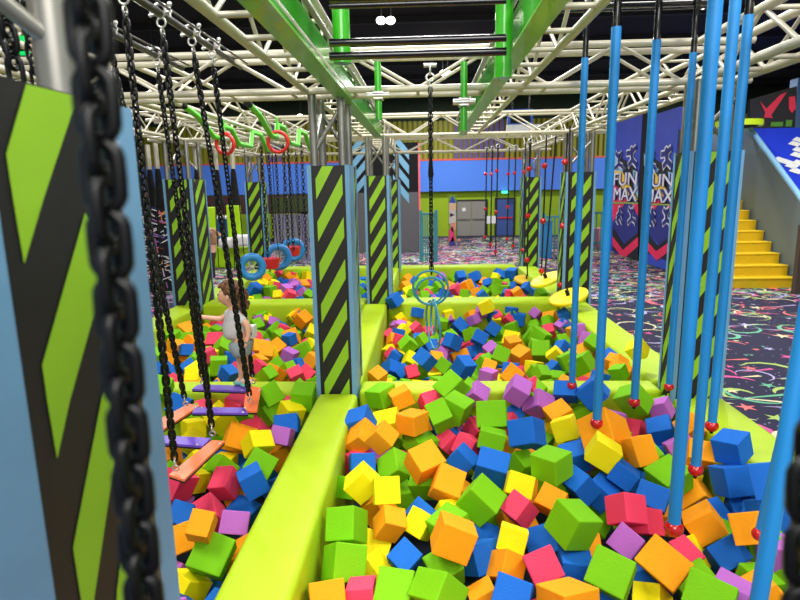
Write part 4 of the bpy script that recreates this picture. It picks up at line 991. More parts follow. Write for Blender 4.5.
NR v 0 -0.413 4.392 0.572 0.875 0.436 0.137 0.16 0.185 0.185 0.185
NR g 0 1.622 4.449 0.558 0.523 0.438 -0.637 -0.36 0.184 0.184 0.184
NR b 0 1.866 4.341 0.569 0.422 -0.535 0.644 0.348 0.197 0.197 0.197
NR y 0 0.154 3.393 0.621 0.549 0.261 -0.127 0.784 0.182 0.182 0.182
NR o 0 1.364 1.976 0.571 0.37 0.075 0.887 0.265 0.184 0.184 0.184
NR g 0 0.935 4.604 0.567 0.644 0.41 -0.6 0.24 0.187 0.187 0.187
NR o 0 0.777 1.734 0.589 0.602 0.647 0.186 0.429 0.192 0.192 0.192
NR o 0 0.42 2.364 0.576 0.623 0.228 0.079 -0.744 0.184 0.184 0.184
NR o 0 1.265 2.186 0.559 0.834 0.002 0.168 -0.525 0.183 0.183 0.183
NR g 0 0.463 3.913 0.63 0.047 0.59 0.331 -0.735 0.19 0.19 0.19
NR p 0 -0.223 4.183 0.579 0.025 -0.242 -0.452 0.858 0.187 0.187 0.187
NR y 0 1.52 3.121 0.559 0.808 -0.08 0.472 -0.344 0.189 0.189 0.189
NR y 0 0.027 1.9 0.558 0.354 0.203 -0.799 -0.442 0.186 0.186 0.186
NR b 0 0.475 4.143 0.592 0.674 0.653 -0.343 0.022 0.181 0.181 0.181
NR b 0 1.812 3.475 0.583 0.808 0.16 0.225 -0.52 0.18 0.18 0.18
NR g 0 0.04 4.069 0.599 0.534 -0.565 -0.59 -0.219 0.191 0.191 0.191
NR p 0 -0.338 4.876 0.602 0.692 -0 0.137 0.709 0.183 0.183 0.183
NR g 0 0.435 3.643 0.556 0.131 -0.792 -0.185 -0.567 0.199 0.199 0.199
NR o 0 1.634 2.107 0.551 0.672 0.096 0.17 0.714 0.197 0.197 0.197
NR p 0 1.946 1.994 0.58 0.805 0.308 -0.477 0.172 0.184 0.184 0.184
NR g 0 0.907 3.979 0.572 0.419 -0.324 0.834 -0.155 0.197 0.197 0.197
NR g 0 0.244 1.763 0.56 0.741 -0.62 0.022 0.256 0.186 0.186 0.186
NR o 0 1.958 4.687 0.621 0.73 -0.4 -0.456 0.315 0.194 0.194 0.194
NR p 0 1.802 1.725 0.553 0.842 -0.487 -0.044 0.228 0.184 0.184 0.184
NR p 0 0.632 2.562 0.577 0.853 -0.005 0.503 -0.135 0.186 0.186 0.186
NR o 0 0.539 4.328 0.625 0.771 -0.144 0.081 0.615 0.184 0.184 0.184
NR o 0 0.578 3.433 0.562 0.913 -0.356 -0.154 0.124 0.195 0.195 0.195
NR b 0 0.039 4.842 0.585 0.932 -0.113 -0.239 -0.247 0.181 0.181 0.181
NR g 0 1.412 2.74 0.622 0.94 0.201 -0.251 0.117 0.198 0.198 0.198
NR o 0 1.538 3.554 0.56 0.641 -0.592 -0.442 0.208 0.187 0.187 0.187
NR b 0 1.181 1.737 0.564 0.502 -0.378 0.323 -0.708 0.198 0.198 0.198
NR g 0 1.782 3.267 0.561 0.41 -0.429 0.689 -0.416 0.19 0.19 0.19
NR o 0 -0.323 2.049 0.606 0.578 0.604 -0.525 0.159 0.187 0.187 0.187
NR o 0 1.777 2.349 0.562 0.838 0.166 0.272 0.443 0.19 0.19 0.19
NR g 0 1.979 2.823 0.561 0.288 0.904 0.279 -0.149 0.185 0.185 0.185
NR b 0 1.166 2.842 0.586 0.82 0.534 -0.157 0.13 0.183 0.183 0.183
NR b 0 0.992 4.28 0.551 0.314 0.272 0.101 -0.904 0.183 0.183 0.183
NR b 0 -0.249 1.801 0.571 0.773 0.213 -0.579 -0.147 0.188 0.188 0.188
NL o 0 -1.705 2.11 0.609 0.452 0.034 0.558 0.695 0.192 0.192 0.192
NL o 0 -1.756 2.682 0.676 0.961 -0.047 -0.194 0.194 0.183 0.183 0.183
NL b 0 -2.14 2.422 0.657 0.676 0.736 0.002 0.05 0.186 0.186 0.186
NL v 0 -2.026 3.64 0.679 0.493 0.738 0.426 0.177 0.194 0.194 0.194
NL b 0 -1.907 2.308 0.644 0.916 -0.254 -0.31 -0.005 0.181 0.181 0.181
NL b 0 -2.004 2.097 0.664 0.637 0.112 0.186 -0.739 0.197 0.197 0.197
NL b 0 -1.758 3.215 0.668 0.533 0.624 -0.35 -0.451 0.186 0.186 0.186
NL g 0 -2.101 2.675 0.663 0.733 -0.437 0.413 0.318 0.196 0.196 0.196
NL g 0 -1.557 2.495 0.663 0.004 0.104 0.799 0.592 0.191 0.191 0.191
NL o 0 -1.517 2 0.665 0.878 -0.133 0.207 0.41 0.199 0.199 0.199
NL v 0 -1.305 2.406 0.649 0.309 0.563 -0.015 0.767 0.197 0.197 0.197
NL b 0 -2.077 3.145 0.661 0.462 -0.543 0.701 0.026 0.199 0.199 0.199
NL g 0 -1.918 3.379 0.606 0.841 -0.133 -0.238 -0.467 0.189 0.189 0.189
NL o 0 -1.278 2.125 0.663 0.968 -0.21 0.051 -0.125 0.184 0.184 0.184
NL y 0 -1.747 2.978 0.617 0.443 -0.105 -0.695 -0.557 0.2 0.2 0.2
NL g 0 -2.172 3.406 0.647 0.941 0.177 -0.265 -0.11 0.184 0.184 0.184
NL b 0 -2.177 3.953 0.62 0.716 -0.545 0.332 -0.283 0.191 0.191 0.191
NL v 0 -1.992 2.87 0.623 0.778 -0.064 -0.225 0.583 0.2 0.2 0.2
NL v 0 -1.827 2.486 0.608 0.694 0.702 -0.063 -0.15 0.188 0.188 0.188
NL o 0 -2.067 4.787 0.453 0.552 0.572 0.594 0.129 0.181 0.181 0.181
NL b 0 -1.338 4.174 0.511 0.769 -0.183 0.448 0.417 0.198 0.198 0.198
NL o 0 -1.43 3.927 0.49 0.908 -0.288 -0.274 0.135 0.187 0.187 0.187
NL o 0 -1.311 4.746 0.487 0.207 -0.218 0.937 -0.18 0.183 0.183 0.183
NL g 0 -1.618 4.749 0.478 0.626 0.501 0.002 0.598 0.184 0.184 0.184
NL o 0 -2.066 3.669 0.489 0.492 -0.65 0.535 -0.224 0.18 0.18 0.18
NL b 0 -1.457 4.404 0.497 0.488 -0.087 -0.317 0.809 0.192 0.192 0.192
NL b 0 -2.083 4.517 0.469 0.622 0.773 -0.033 -0.118 0.181 0.181 0.181
NL b 0 -1.627 2.355 0.474 0.632 -0.593 0.421 -0.267 0.189 0.189 0.189
NL o 0 -1.568 2.686 0.461 0.856 0.27 -0.388 -0.207 0.189 0.189 0.189
NL b 0 -1.219 2.291 0.464 0.788 -0.043 -0.607 0.094 0.197 0.197 0.197
NL y 0 -1.275 1.921 0.477 0.711 -0.485 -0.502 -0.088 0.2 0.2 0.2
NL p 0 -1.945 2.681 0.49 0.574 0.438 0.165 -0.672 0.192 0.192 0.192
NL b 0 -1.333 2.627 0.501 0.453 -0.331 -0.155 -0.813 0.194 0.194 0.194
NL b 0 -1.102 2.618 0.506 0.705 0.073 0.21 0.673 0.197 0.197 0.197
NL o 0 -1.787 1.969 0.523 0.872 -0.058 -0.32 0.366 0.192 0.192 0.192
NL b 0 -1.115 3.979 0.473 0.585 -0.614 0.413 0.331 0.185 0.185 0.185
NL p 0 -1.889 3.145 0.467 0.299 0.449 0.693 -0.478 0.193 0.193 0.193
NL g 0 -1.877 4.716 0.484 0.697 0.611 -0.127 -0.353 0.194 0.194 0.194
NL o 0 -1.982 2.211 0.484 0.836 0.504 0.02 -0.217 0.197 0.197 0.197
NL b 0 -2.132 3.028 0.483 0.133 0.069 0.461 0.874 0.181 0.181 0.181
NL g 0 -1.429 2.174 0.466 0.902 0.141 -0.395 -0.104 0.196 0.196 0.196
NL g 0 -2.11 4.317 0.47 0.621 0.588 -0.446 0.262 0.188 0.188 0.188
NL o 0 -1.125 3.165 0.479 0.752 -0.581 -0.154 -0.272 0.187 0.187 0.187
NL o 0 -2.163 1.962 0.527 0.827 0.054 -0.507 0.237 0.187 0.187 0.187
NL o 0 -2.055 2.478 0.477 0.696 -0.138 0.174 -0.683 0.181 0.181 0.181
NL p 0 -1.769 3.394 0.464 0.897 0.128 -0.423 -0.011 0.185 0.185 0.185
NL g 0 -1.572 1.93 0.464 0.793 -0.115 -0.43 0.416 0.194 0.194 0.194
MR g 0 1.546 6.65 0.424 0.324 0.423 -0.58 -0.616 0.192 0.192 0.192
MR g 0 0.421 6.024 0.424 0.551 -0.287 -0.181 0.762 0.199 0.199 0.199
MR p 0 1.979 6.716 0.46 0.879 0.233 0.245 -0.337 0.199 0.199 0.199
MR g 0 -0.24 6.301 0.442 0.802 0.373 -0.423 0.197 0.187 0.187 0.187
MR g 0 1.946 5.748 0.427 0.642 -0.684 -0.05 -0.344 0.183 0.183 0.183
MR g 0 0.669 5.671 0.448 0.337 -0.694 -0.348 0.533 0.199 0.199 0.199
MR p 0 1.784 6.284 0.468 0.912 0.336 -0.028 -0.233 0.187 0.187 0.187
MR b 0 1.041 6.902 0.448 0.933 -0.318 0.049 -0.162 0.198 0.198 0.198
MR y 0 0.978 5.654 0.48 0.784 0.426 -0.073 0.446 0.184 0.184 0.184
MR b 0 1.729 6.021 0.468 0.831 -0.482 -0.151 0.232 0.198 0.198 0.198
MR g 0 1.932 8.303 0.485 0.593 0.556 0.061 0.579 0.198 0.198 0.198
MR g 0 0.322 5.651 0.431 0.845 0.098 -0.518 -0.091 0.182 0.182 0.182
MR p 0 1.081 6.152 0.42 0.842 0.252 -0.151 -0.452 0.181 0.181 0.181
MR g 0 0.776 6.162 0.438 0.536 0.608 0.585 -0.03 0.194 0.194 0.194
MR g 0 1.328 6.155 0.482 0.489 -0.566 0.634 0.197 0.198 0.198 0.198
MR o 0 1.589 6.402 0.442 0.498 0.69 0.406 0.332 0.19 0.19 0.19
MR g 0 0.12 8.399 0.443 0.559 0.009 0.504 0.658 0.181 0.181 0.181
MR g 0 1.718 8.561 0.448 0.815 -0.206 0.306 0.447 0.189 0.189 0.189
MR v 0 0.981 5.947 0.484 0.812 0.407 0.163 -0.384 0.194 0.194 0.194
MR p 0 -0.275 5.975 0.438 0.189 0.346 -0.412 0.821 0.199 0.199 0.199
MR p 0 0.43 8.316 0.434 0.926 -0.161 -0.299 0.167 0.181 0.181 0.181
MR o 0 1.492 5.782 0.488 0.665 -0.351 0.078 0.654 0.186 0.186 0.186
MR p 0 1.605 5.543 0.493 0.171 -0.985 0.006 0.025 0.183 0.183 0.183
MR g 0 0.494 5.421 0.481 0.335 -0.734 -0.588 -0.056 0.194 0.194 0.194
MR b 0 0.22 6.27 0.44 0.89 0.289 0.21 0.283 0.182 0.182 0.182
MR o 0 0.084 5.427 0.46 0.823 -0.226 -0.454 0.255 0.194 0.194 0.194
MR g 0 -0.151 5.769 0.495 0.878 -0.374 0.186 0.233 0.184 0.184 0.184
MR g 0 0.149 6.5 0.429 0.948 -0.047 0.074 0.304 0.186 0.186 0.186
MR g 0 1.25 5.857 0.421 0.732 -0.654 -0.005 -0.191 0.191 0.191 0.191
MR b 0 -0.336 5.537 0.469 0.845 0.533 0.042 -0.032 0.185 0.185 0.185
MR p 0 1.908 7.307 0.499 0.777 0.018 -0.526 -0.346 0.196 0.196 0.196
MR g 0 1.17 5.52 0.479 0.075 -0.9 0.415 0.111 0.184 0.184 0.184
MR y 0 -0.213 7.46 0.439 0.486 -0.117 0.394 0.771 0.183 0.183 0.183
MR g 0 1.134 8.836 0.443 0.881 -0.461 0.102 0.03 0.185 0.185 0.185
MR g 0 0.366 8.679 0.427 0.663 -0.185 -0.529 -0.497 0.191 0.191 0.191
MR b 0 1.883 5.435 0.458 0.851 0.123 0.399 0.32 0.183 0.183 0.183
MR o 0 1.832 6.589 0.461 0.874 -0.307 -0.139 0.35 0.188 0.188 0.188
MR g 0 0.103 8.96 0.431 0.879 -0.109 0.265 0.381 0.197 0.197 0.197
MR g 0 0.836 5.445 0.463 0.224 0.408 -0.843 -0.272 0.195 0.195 0.195
MR y 0 -0.46 6.183 0.49 0.764 -0.029 0.642 0.053 0.183 0.183 0.183
MR p 0 1.057 6.596 0.496 0.651 -0.143 0.619 -0.415 0.182 0.182 0.182
MR b 0 1.586 6.991 0.442 0.584 -0.693 0.229 0.357 0.187 0.187 0.187
MR g 0 -0.45 5.722 0.46 0.185 -0.354 0.604 -0.69 0.182 0.182 0.182
MR g 0 0.7 8.695 0.467 0.781 0.474 -0.386 -0.124 0.199 0.199 0.199
MR p 0 0.036 8.718 0.479 0.841 0.038 -0.23 0.489 0.189 0.189 0.189
MR b 0 0.073 8.153 0.427 0.927 -0.368 -0.043 0.056 0.183 0.183 0.183
MR p 0 1.976 6.007 0.474 0.909 -0.111 -0.346 0.206 0.195 0.195 0.195
MR g 0 -0.442 6.465 0.434 0.949 0.039 -0.163 0.268 0.184 0.184 0.184
MR g 0 -0.115 5.467 0.463 0.834 0.317 0.009 0.451 0.181 0.181 0.181
MR p 0 0.107 5.973 0.481 0.971 -0.194 0.075 -0.122 0.199 0.199 0.199
MR o 0 -0.013 6.287 0.425 0.626 -0.041 -0.777 -0.042 0.193 0.193 0.193
MR o 0 0.027 7.443 0.284 0.422 0.823 -0.373 -0.076 0.191 0.191 0.191
MR o 0 -0.402 8.607 0.275 0.349 -0.597 -0.397 -0.603 0.182 0.182 0.182
MR y 0 1.828 8.081 0.281 0.846 -0.423 0.189 -0.263 0.198 0.198 0.198
MR p 0 1.089 8.968 0.297 0.307 -0.501 -0.028 0.809 0.19 0.19 0.19
MR o 0 1.559 8.045 0.295 0.44 -0.112 -0.048 0.89 0.181 0.181 0.181
MR b 0 0.942 7.36 0.336 0.924 -0.034 0.116 -0.364 0.183 0.183 0.183
MR o 0 -0.287 8.189 0.273 0.542 0.093 -0.564 0.615 0.193 0.193 0.193
MR o 0 0.622 5.9 0.297 0.893 -0.155 0.248 0.341 0.2 0.2 0.2
MR b 0 -0.049 8.305 0.308 0.803 0.475 0.072 0.351 0.188 0.188 0.188
MR p 0 1.423 7.145 0.277 0.926 0.333 0.177 0.016 0.195 0.195 0.195
MR y 0 1.866 7.824 0.279 0.913 -0.189 0.091 0.35 0.185 0.185 0.185
MR p 0 1.827 5.844 0.285 0.44 -0.738 0.042 -0.51 0.196 0.196 0.196
MR p 0 1.058 6.406 0.3 0.845 0.24 -0.339 0.337 0.189 0.189 0.189
MR b 0 -0.279 7.63 0.274 0.944 -0.02 0.072 -0.322 0.194 0.194 0.194
MR o 0 -0.092 8.872 0.317 0.141 -0.501 -0.549 0.654 0.183 0.183 0.183
MR o 0 0.951 7.084 0.316 0.629 0.607 0.252 0.415 0.19 0.19 0.19
MR y 0 1.421 8.36 0.297 0.711 -0.001 -0.312 0.63 0.2 0.2 0.2
MR b 0 0.813 6.566 0.288 0.66 -0.066 0.736 0.139 0.184 0.184 0.184
MR p 0 1.085 7.72 0.308 0.668 0.017 -0.686 0.286 0.195 0.195 0.195
MR v 0 0.445 6.393 0.315 0.679 0.562 0.428 -0.201 0.181 0.181 0.181
MR o 0 1.909 7.031 0.319 0.302 0.043 -0.929 0.21 0.198 0.198 0.198
MR g 0 1.512 8.963 0.306 0.934 0.023 -0.356 0.017 0.18 0.18 0.18
MR g 0 -0.482 8.857 0.273 0.74 -0.419 0.421 -0.314 0.18 0.18 0.18
MR b 0 1.129 7.966 0.276 0.392 0.508 -0.201 0.74 0.188 0.188 0.188
MR g 0 0.069 8.595 0.275 0.556 -0.229 -0.767 -0.224 0.198 0.198 0.198
MR b 0 1.488 8.624 0.282 0.146 0.764 -0.41 -0.476 0.184 0.184 0.184
MR y 0 0.699 6.354 0.287 0.724 -0.228 -0.625 0.183 0.192 0.192 0.192
MR b 0 1.363 6.821 0.335 0.885 0.321 -0.069 0.331 0.181 0.181 0.181
MR b 0 1.677 8.26 0.281 0.885 -0.108 -0.01 0.453 0.193 0.193 0.193
MR o 0 -0.158 6.797 0.276 0.904 0.23 -0.102 -0.346 0.187 0.187 0.187
MR o 0 -0.494 8.035 0.317 0.398 -0.744 -0.093 -0.53 0.199 0.199 0.199
MR o 0 0.823 8.835 0.328 0.842 -0.149 -0.517 -0.034 0.195 0.195 0.195
MR p 0 0.312 8.849 0.305 0.448 -0.827 -0.309 0.14 0.186 0.186 0.186
MR g 0 0.55 7.165 0.321 0.739 -0.419 0.526 0.049 0.194 0.194 0.194
MR g 0 1.958 7.403 0.283 0.457 0.824 -0.26 0.209 0.193 0.193 0.193
MR g 0 0.173 6.805 0.329 0.757 0.137 -0.583 0.26 0.184 0.184 0.184
MR g 0 1.454 5.451 0.273 0.671 -0.301 0.674 0.066 0.188 0.188 0.188
MR b 0 -0.035 7.884 0.325 0.495 0.661 0.358 0.437 0.189 0.189 0.189
MR p 0 1.411 6.002 0.272 0.491 0.794 -0.055 -0.353 0.181 0.181 0.181
MR b 0 -0.478 6.742 0.329 0.925 -0.236 0.167 0.245 0.185 0.185 0.185
MR g 0 1.663 7.275 0.349 0.3 0.818 -0.011 -0.491 0.185 0.185 0.185
MR g 0 0.684 5.513 0.316 0.469 0.833 -0.242 0.165 0.181 0.181 0.181
MR b 0 1.62 5.755 0.307 0.63 -0.708 0.125 -0.293 0.188 0.188 0.188
MR v 0 1.525 7.59 0.271 0.674 -0.705 -0.055 0.215 0.19 0.19 0.19
MR b 0 -0.433 7.345 0.32 0.545 -0.253 -0.555 0.575 0.199 0.199 0.199
MR b 0 0.404 7.944 0.284 0.52 0.009 0.802 -0.295 0.182 0.182 0.182
MR b 0 1.663 6.168 0.302 0.46 0.584 0.172 0.646 0.195 0.195 0.195
MR y 0 0.085 7.164 0.277 0.701 0.102 -0.697 0.107 0.186 0.186 0.186
MR v 0 0.247 8.385 0.295 0.391 0.438 -0.164 -0.792 0.193 0.193 0.193
MR b 0 1.883 8.775 0.272 0.822 0.538 0.146 0.113 0.186 0.186 0.186
MR b 0 0.956 5.846 0.287 0.451 -0.21 -0.391 0.774 0.191 0.191 0.191
MR y 0 0.829 7.824 0.292 0.754 0.341 0.459 0.324 0.183 0.183 0.183
MR o 0 -0.478 5.448 0.331 0.797 -0.102 0.542 0.247 0.194 0.194 0.194
MR g 0 -0.062 5.824 0.286 0.855 -0.127 -0.347 0.365 0.199 0.199 0.199
MR o 0 0.363 7.068 0.275 0.788 0.605 -0.116 -0.003 0.183 0.183 0.183
MR o 0 1.765 6.399 0.335 0.62 0.387 0.676 0.095 0.193 0.193 0.193
MR o 0 1.309 6.509 0.312 0.572 0.673 0.448 0.138 0.187 0.187 0.187
MR b 0 1.059 6.721 0.272 0.952 0.142 0.07 0.26 0.193 0.193 0.193
MR p 0 0.469 8.57 0.271 0.837 0.173 -0.518 0.043 0.188 0.188 0.188
MR y 0 -0.081 6.547 0.34 0.737 -0.643 -0.04 0.203 0.193 0.193 0.193
MR p 0 1.97 7.653 0.3 0.81 -0.432 0.197 0.343 0.182 0.182 0.182
MR g 0 0.796 8.522 0.296 0.435 0.249 0.679 -0.536 0.195 0.195 0.195
MR p 0 -0.098 6.06 0.286 0.841 -0.505 -0.046 -0.188 0.189 0.189 0.189
MR y 0 1.288 7.489 0.272 0.864 0.103 0.392 0.299 0.182 0.182 0.182
MR y 0 -0.492 8.311 0.317 0.523 0.784 0.325 0.08 0.192 0.192 0.192
MR v 0 -0.215 5.479 0.276 0.38 0.919 0.067 -0.086 0.184 0.184 0.184
MR g 0 0.501 8.151 0.284 0.57 -0.776 -0.234 0.137 0.181 0.181 0.181
MR g 0 1.254 6.293 0.274 0.782 0.05 -0.117 0.61 0.194 0.194 0.194
MR g 0 1.949 8.543 0.274 0.69 0.478 0.388 -0.381 0.182 0.182 0.182
MR p 0 1.734 6.748 0.271 0.845 0.129 0.097 0.51 0.196 0.196 0.196
MR p 0 1.216 7.23 0.295 0.911 -0.399 0.096 -0.047 0.196 0.196 0.196
MR y 0 0.841 6.819 0.301 0.207 -0.966 -0.051 -0.148 0.199 0.199 0.199
MR v 0 0.835 7.587 0.272 0.834 -0.179 0.509 0.115 0.192 0.192 0.192
MR g 0 0.197 6.114 0.29 0.609 0.293 0.642 0.363 0.192 0.192 0.192
MR g 0 -0.363 6.246 0.274 0.438 -0.482 -0.033 0.758 0.198 0.198 0.198
MR g 0 0.082 5.601 0.273 0.595 -0.188 -0.119 0.772 0.18 0.18 0.18
MR o 0 1.707 5.535 0.287 0.892 0.289 -0.149 -0.313 0.185 0.185 0.185
MR y 0 1.969 6.208 0.278 0.964 -0.107 -0.014 0.242 0.188 0.188 0.188
MR b 0 1.341 7.942 0.328 0.922 -0.164 -0.268 -0.226 0.185 0.185 0.185
MR g 0 0.229 5.863 0.292 0.543 -0.22 -0.647 -0.488 0.198 0.198 0.198
MR y 0 -0.332 7.846 0.342 0.531 -0.192 -0.594 0.573 0.184 0.184 0.184
MR g 0 -0.233 8.731 0.303 0.649 0.543 -0.416 -0.333 0.187 0.187 0.187
MR b 0 0.02 6.934 0.272 0.562 -0.496 0.578 0.323 0.188 0.188 0.188
MR b 0 0.517 8.897 0.318 0.962 -0.093 -0.203 0.16 0.19 0.19 0.19
MR g 0 1.739 7.508 0.322 0.959 -0.258 0.105 -0.047 0.198 0.198 0.198
MR b 0 1.328 5.644 0.315 0.864 0.19 0.462 0.072 0.193 0.193 0.193
MR g 0 -0.494 6.01 0.303 0.75 -0.46 0.471 -0.063 0.18 0.18 0.18
MR v 0 0.269 7.384 0.277 0.479 -0.52 0.187 0.682 0.18 0.18 0.18
MR g 0 1.032 5.503 0.303 0.411 0.532 0.14 -0.727 0.182 0.182 0.182
MR o 0 1.962 5.554 0.287 0.871 -0.387 0.164 -0.255 0.195 0.195 0.195
MR v 0 0.466 5.509 0.284 0.742 -0.354 0.143 0.552 0.188 0.188 0.188
MR y 0 -0.181 8.463 0.283 0.776 -0.277 0.47 0.316 0.196 0.196 0.196
MR y 0 -0.061 7.665 0.326 0.598 0.398 0.641 -0.27 0.191 0.191 0.191
MR p 0 0.326 6.648 0.277 0.125 0.763 0.197 0.603 0.199 0.199 0.199
ML o 0 -3.117 8.898 0.546 0.372 -0.529 -0.741 -0.182 0.198 0.198 0.198
ML y 0 -3.492 6.632 0.498 0.649 -0.393 0.602 0.251 0.181 0.181 0.181
ML b 0 -1.59 5.793 0.536 0.577 -0.011 0.046 -0.815 0.183 0.183 0.183
ML g 0 -1.213 5.56 0.529 0.813 -0.252 -0.1 -0.515 0.199 0.199 0.199
ML p 0 -2.863 6.096 0.559 0.855 0.203 0.46 0.125 0.199 0.199 0.199
ML g 0 -2.823 8.4 0.502 0.732 -0.292 0.501 -0.356 0.189 0.189 0.189
ML y 0 -1.539 8.592 0.552 0.837 0.396 -0.218 -0.308 0.199 0.199 0.199
ML g 0 -1.378 8.108 0.487 0.443 -0.168 -0.789 -0.392 0.195 0.195 0.195
ML g 0 -2.572 5.823 0.512 0.606 0.509 0.089 -0.605 0.191 0.191 0.191
ML b 0 -2.715 7.913 0.501 0.783 -0.409 -0.19 -0.428 0.188 0.188 0.188
ML o 0 -3.085 5.747 0.509 0.401 -0.226 -0.433 -0.775 0.194 0.194 0.194
ML b 0 -1.778 8.704 0.504 0.767 -0.428 -0.412 0.243 0.194 0.194 0.194
ML g 0 -2.575 5.551 0.484 0.612 0.673 -0.407 0.077 0.196 0.196 0.196
ML o 0 -3.311 5.583 0.535 0.437 0.322 -0.757 -0.364 0.199 0.199 0.199
ML g 0 -3.412 8.567 0.532 0.821 -0.388 -0.066 -0.413 0.198 0.198 0.198
ML o 0 -2.511 7.438 0.486 0.38 -0.66 0.183 0.622 0.195 0.195 0.195
ML y 0 -2.233 5.847 0.552 0.858 0.381 -0.245 0.243 0.185 0.185 0.185
ML g 0 -2.008 8.427 0.518 0.705 -0.456 -0.409 0.358 0.183 0.183 0.183
ML y 0 -3.382 8.026 0.489 0.943 -0.252 0.112 -0.186 0.185 0.185 0.185
ML g 0 -1.947 5.75 0.527 0.248 -0.611 0.699 -0.276 0.199 0.199 0.199
ML b 0 -1.237 7.119 0.519 0.058 0.034 0.872 -0.484 0.189 0.189 0.189
ML g 0 -3.039 5.48 0.558 0.98 0.06 -0.152 -0.11 0.194 0.194 0.194
ML y 0 -3.265 6.094 0.498 0.825 -0.239 0.117 0.499 0.191 0.191 0.191
ML g 0 -3.296 8.237 0.552 0.979 0.007 -0.164 -0.124 0.183 0.183 0.183
ML o 0 -1.713 5.623 0.514 0.658 -0.333 -0.076 0.671 0.181 0.181 0.181
ML o 0 -3.144 7.385 0.499 0.193 -0.622 0.479 -0.589 0.199 0.199 0.199
ML b 0 -1.135 7.358 0.526 0.341 -0.189 -0.909 0.149 0.19 0.19 0.19
ML g 0 -1.123 8.923 0.482 0.794 0.01 -0.548 -0.262 0.185 0.185 0.185
ML v 0 -2.822 5.826 0.541 0.465 0.853 -0.034 0.233 0.197 0.197 0.197
ML v 0 -1.417 8.351 0.509 0.927 -0.132 0.114 -0.332 0.182 0.182 0.182
ML p 0 -1.281 7.841 0.527 0.214 0.669 -0.1 -0.704 0.189 0.189 0.189
ML g 0 -1.244 6.325 0.494 0.742 0.395 0.364 0.401 0.188 0.188 0.188
ML o 0 -2.013 6.168 0.535 0.91 0.073 -0.378 0.155 0.193 0.193 0.193
ML g 0 -1.481 5.594 0.486 0.009 0.116 0.96 0.254 0.185 0.185 0.185
ML o 0 -2.103 5.426 0.533 0.524 0.09 0.681 -0.503 0.188 0.188 0.188
ML g 0 -3.4 6.293 0.546 0.94 -0.311 -0.142 -0.022 0.195 0.195 0.195
ML p 0 -1.174 6.849 0.491 0.571 -0.367 0.392 -0.621 0.194 0.194 0.194
ML g 0 -1.127 5.849 0.513 0.993 -0.094 -0.068 -0.036 0.19 0.19 0.19
ML b 0 -2.366 6.045 0.5 0.393 0.375 0.84 -0.001 0.191 0.191 0.191
ML o 0 -3.208 8.005 0.483 0.487 0.42 0.398 -0.654 0.181 0.181 0.181
ML p 0 -1.46 8.792 0.523 0.869 -0.341 0.003 -0.359 0.19 0.19 0.19
ML g 0 -1.396 6.094 0.493 0.826 -0.392 -0.397 0.081 0.193 0.193 0.193
ML g 0 -2.474 8.298 0.522 0.437 0.867 -0.202 -0.132 0.195 0.195 0.195
ML g 0 -2.916 8.916 0.532 0.505 -0.755 0.264 -0.323 0.192 0.192 0.192
ML g 0 -1.868 6.866 0.54 0.319 -0.24 0.893 -0.208 0.183 0.183 0.183
ML g 0 -2.839 8.635 0.539 0.496 0.672 -0.434 -0.339 0.18 0.18 0.18
ML o 0 -2.71 8.124 0.499 0.99 0.003 -0.109 0.086 0.181 0.181 0.181
ML g 0 -1.327 7.452 0.49 0.966 -0.085 0.032 -0.241 0.19 0.19 0.19
ML g 0 -2.107 8.835 0.491 0.223 0.533 -0.709 -0.404 0.188 0.188 0.188
ML p 0 -1.705 7.927 0.487 0.965 0.017 0.257 -0.052 0.192 0.192 0.192
ML o 0 -3.515 8.836 0.505 0.217 -0.53 0.099 0.813 0.197 0.197 0.197
ML b 0 -3.483 6.874 0.496 0.9 0.101 0.421 0.045 0.188 0.188 0.188
ML b 0 -1.612 8.957 0.484 0.714 -0.531 -0.287 0.354 0.184 0.184 0.184
ML o 0 -1.147 8.719 0.506 0.79 -0.167 -0.325 0.493 0.18 0.18 0.18
ML y 0 -1.182 8.253 0.48 0.659 0.58 -0.4 -0.262 0.191 0.191 0.191
ML g 0 -3.514 5.421 0.555 0.697 -0.346 0.233 0.583 0.188 0.188 0.188
ML b 0 -3.489 5.881 0.552 0.555 0.309 -0.296 -0.713 0.199 0.199 0.199
ML g 0 -1.626 6.064 0.483 0.842 0.346 -0.303 0.283 0.187 0.187 0.187
ML g 0 -3.056 7.632 0.484 0.963 0.067 0.052 0.254 0.186 0.186 0.186
ML g 0 -1.942 5.51 0.496 0.353 0.239 -0.903 -0.057 0.188 0.188 0.188
ML g 0 -1.813 7.628 0.488 0.095 0.287 0.952 -0.053 0.181 0.181 0.181
ML p 0 -2.485 7.735 0.487 0.467 -0.583 0.325 -0.58 0.184 0.184 0.184
ML b 0 -1.107 6.516 0.52 0.583 -0.242 -0.078 -0.772 0.187 0.187 0.187
ML v 0 -2.319 7.166 0.504 0.701 0.187 0.627 0.282 0.195 0.195 0.195
ML p 0 -1.916 5.997 0.503 0.708 -0.648 -0.105 0.261 0.195 0.195 0.195
ML o 0 -2.649 6.037 0.52 0.746 0.074 -0.661 -0.025 0.197 0.197 0.197
ML v 0 -2.314 7.946 0.496 0.67 -0.707 -0.221 0.042 0.192 0.192 0.192
ML o 0 -2.331 5.626 0.52 0.719 0.66 0.2 0.086 0.183 0.183 0.183
ML p 0 -1.273 7.737 0.373 0.985 -0.172 0.023 0.02 0.189 0.189 0.189
ML b 0 -3.184 6.334 0.37 0.786 -0.468 -0.192 -0.356 0.199 0.199 0.199
ML p 0 -2.337 8.951 0.387 0.665 0.153 0.722 0.116 0.191 0.191 0.191
ML g 0 -2.777 7.137 0.382 0.869 0.382 0.179 0.259 0.183 0.183 0.183
ML b 0 -2.54 7.943 0.368 0.492 -0.129 0.255 -0.822 0.186 0.186 0.186
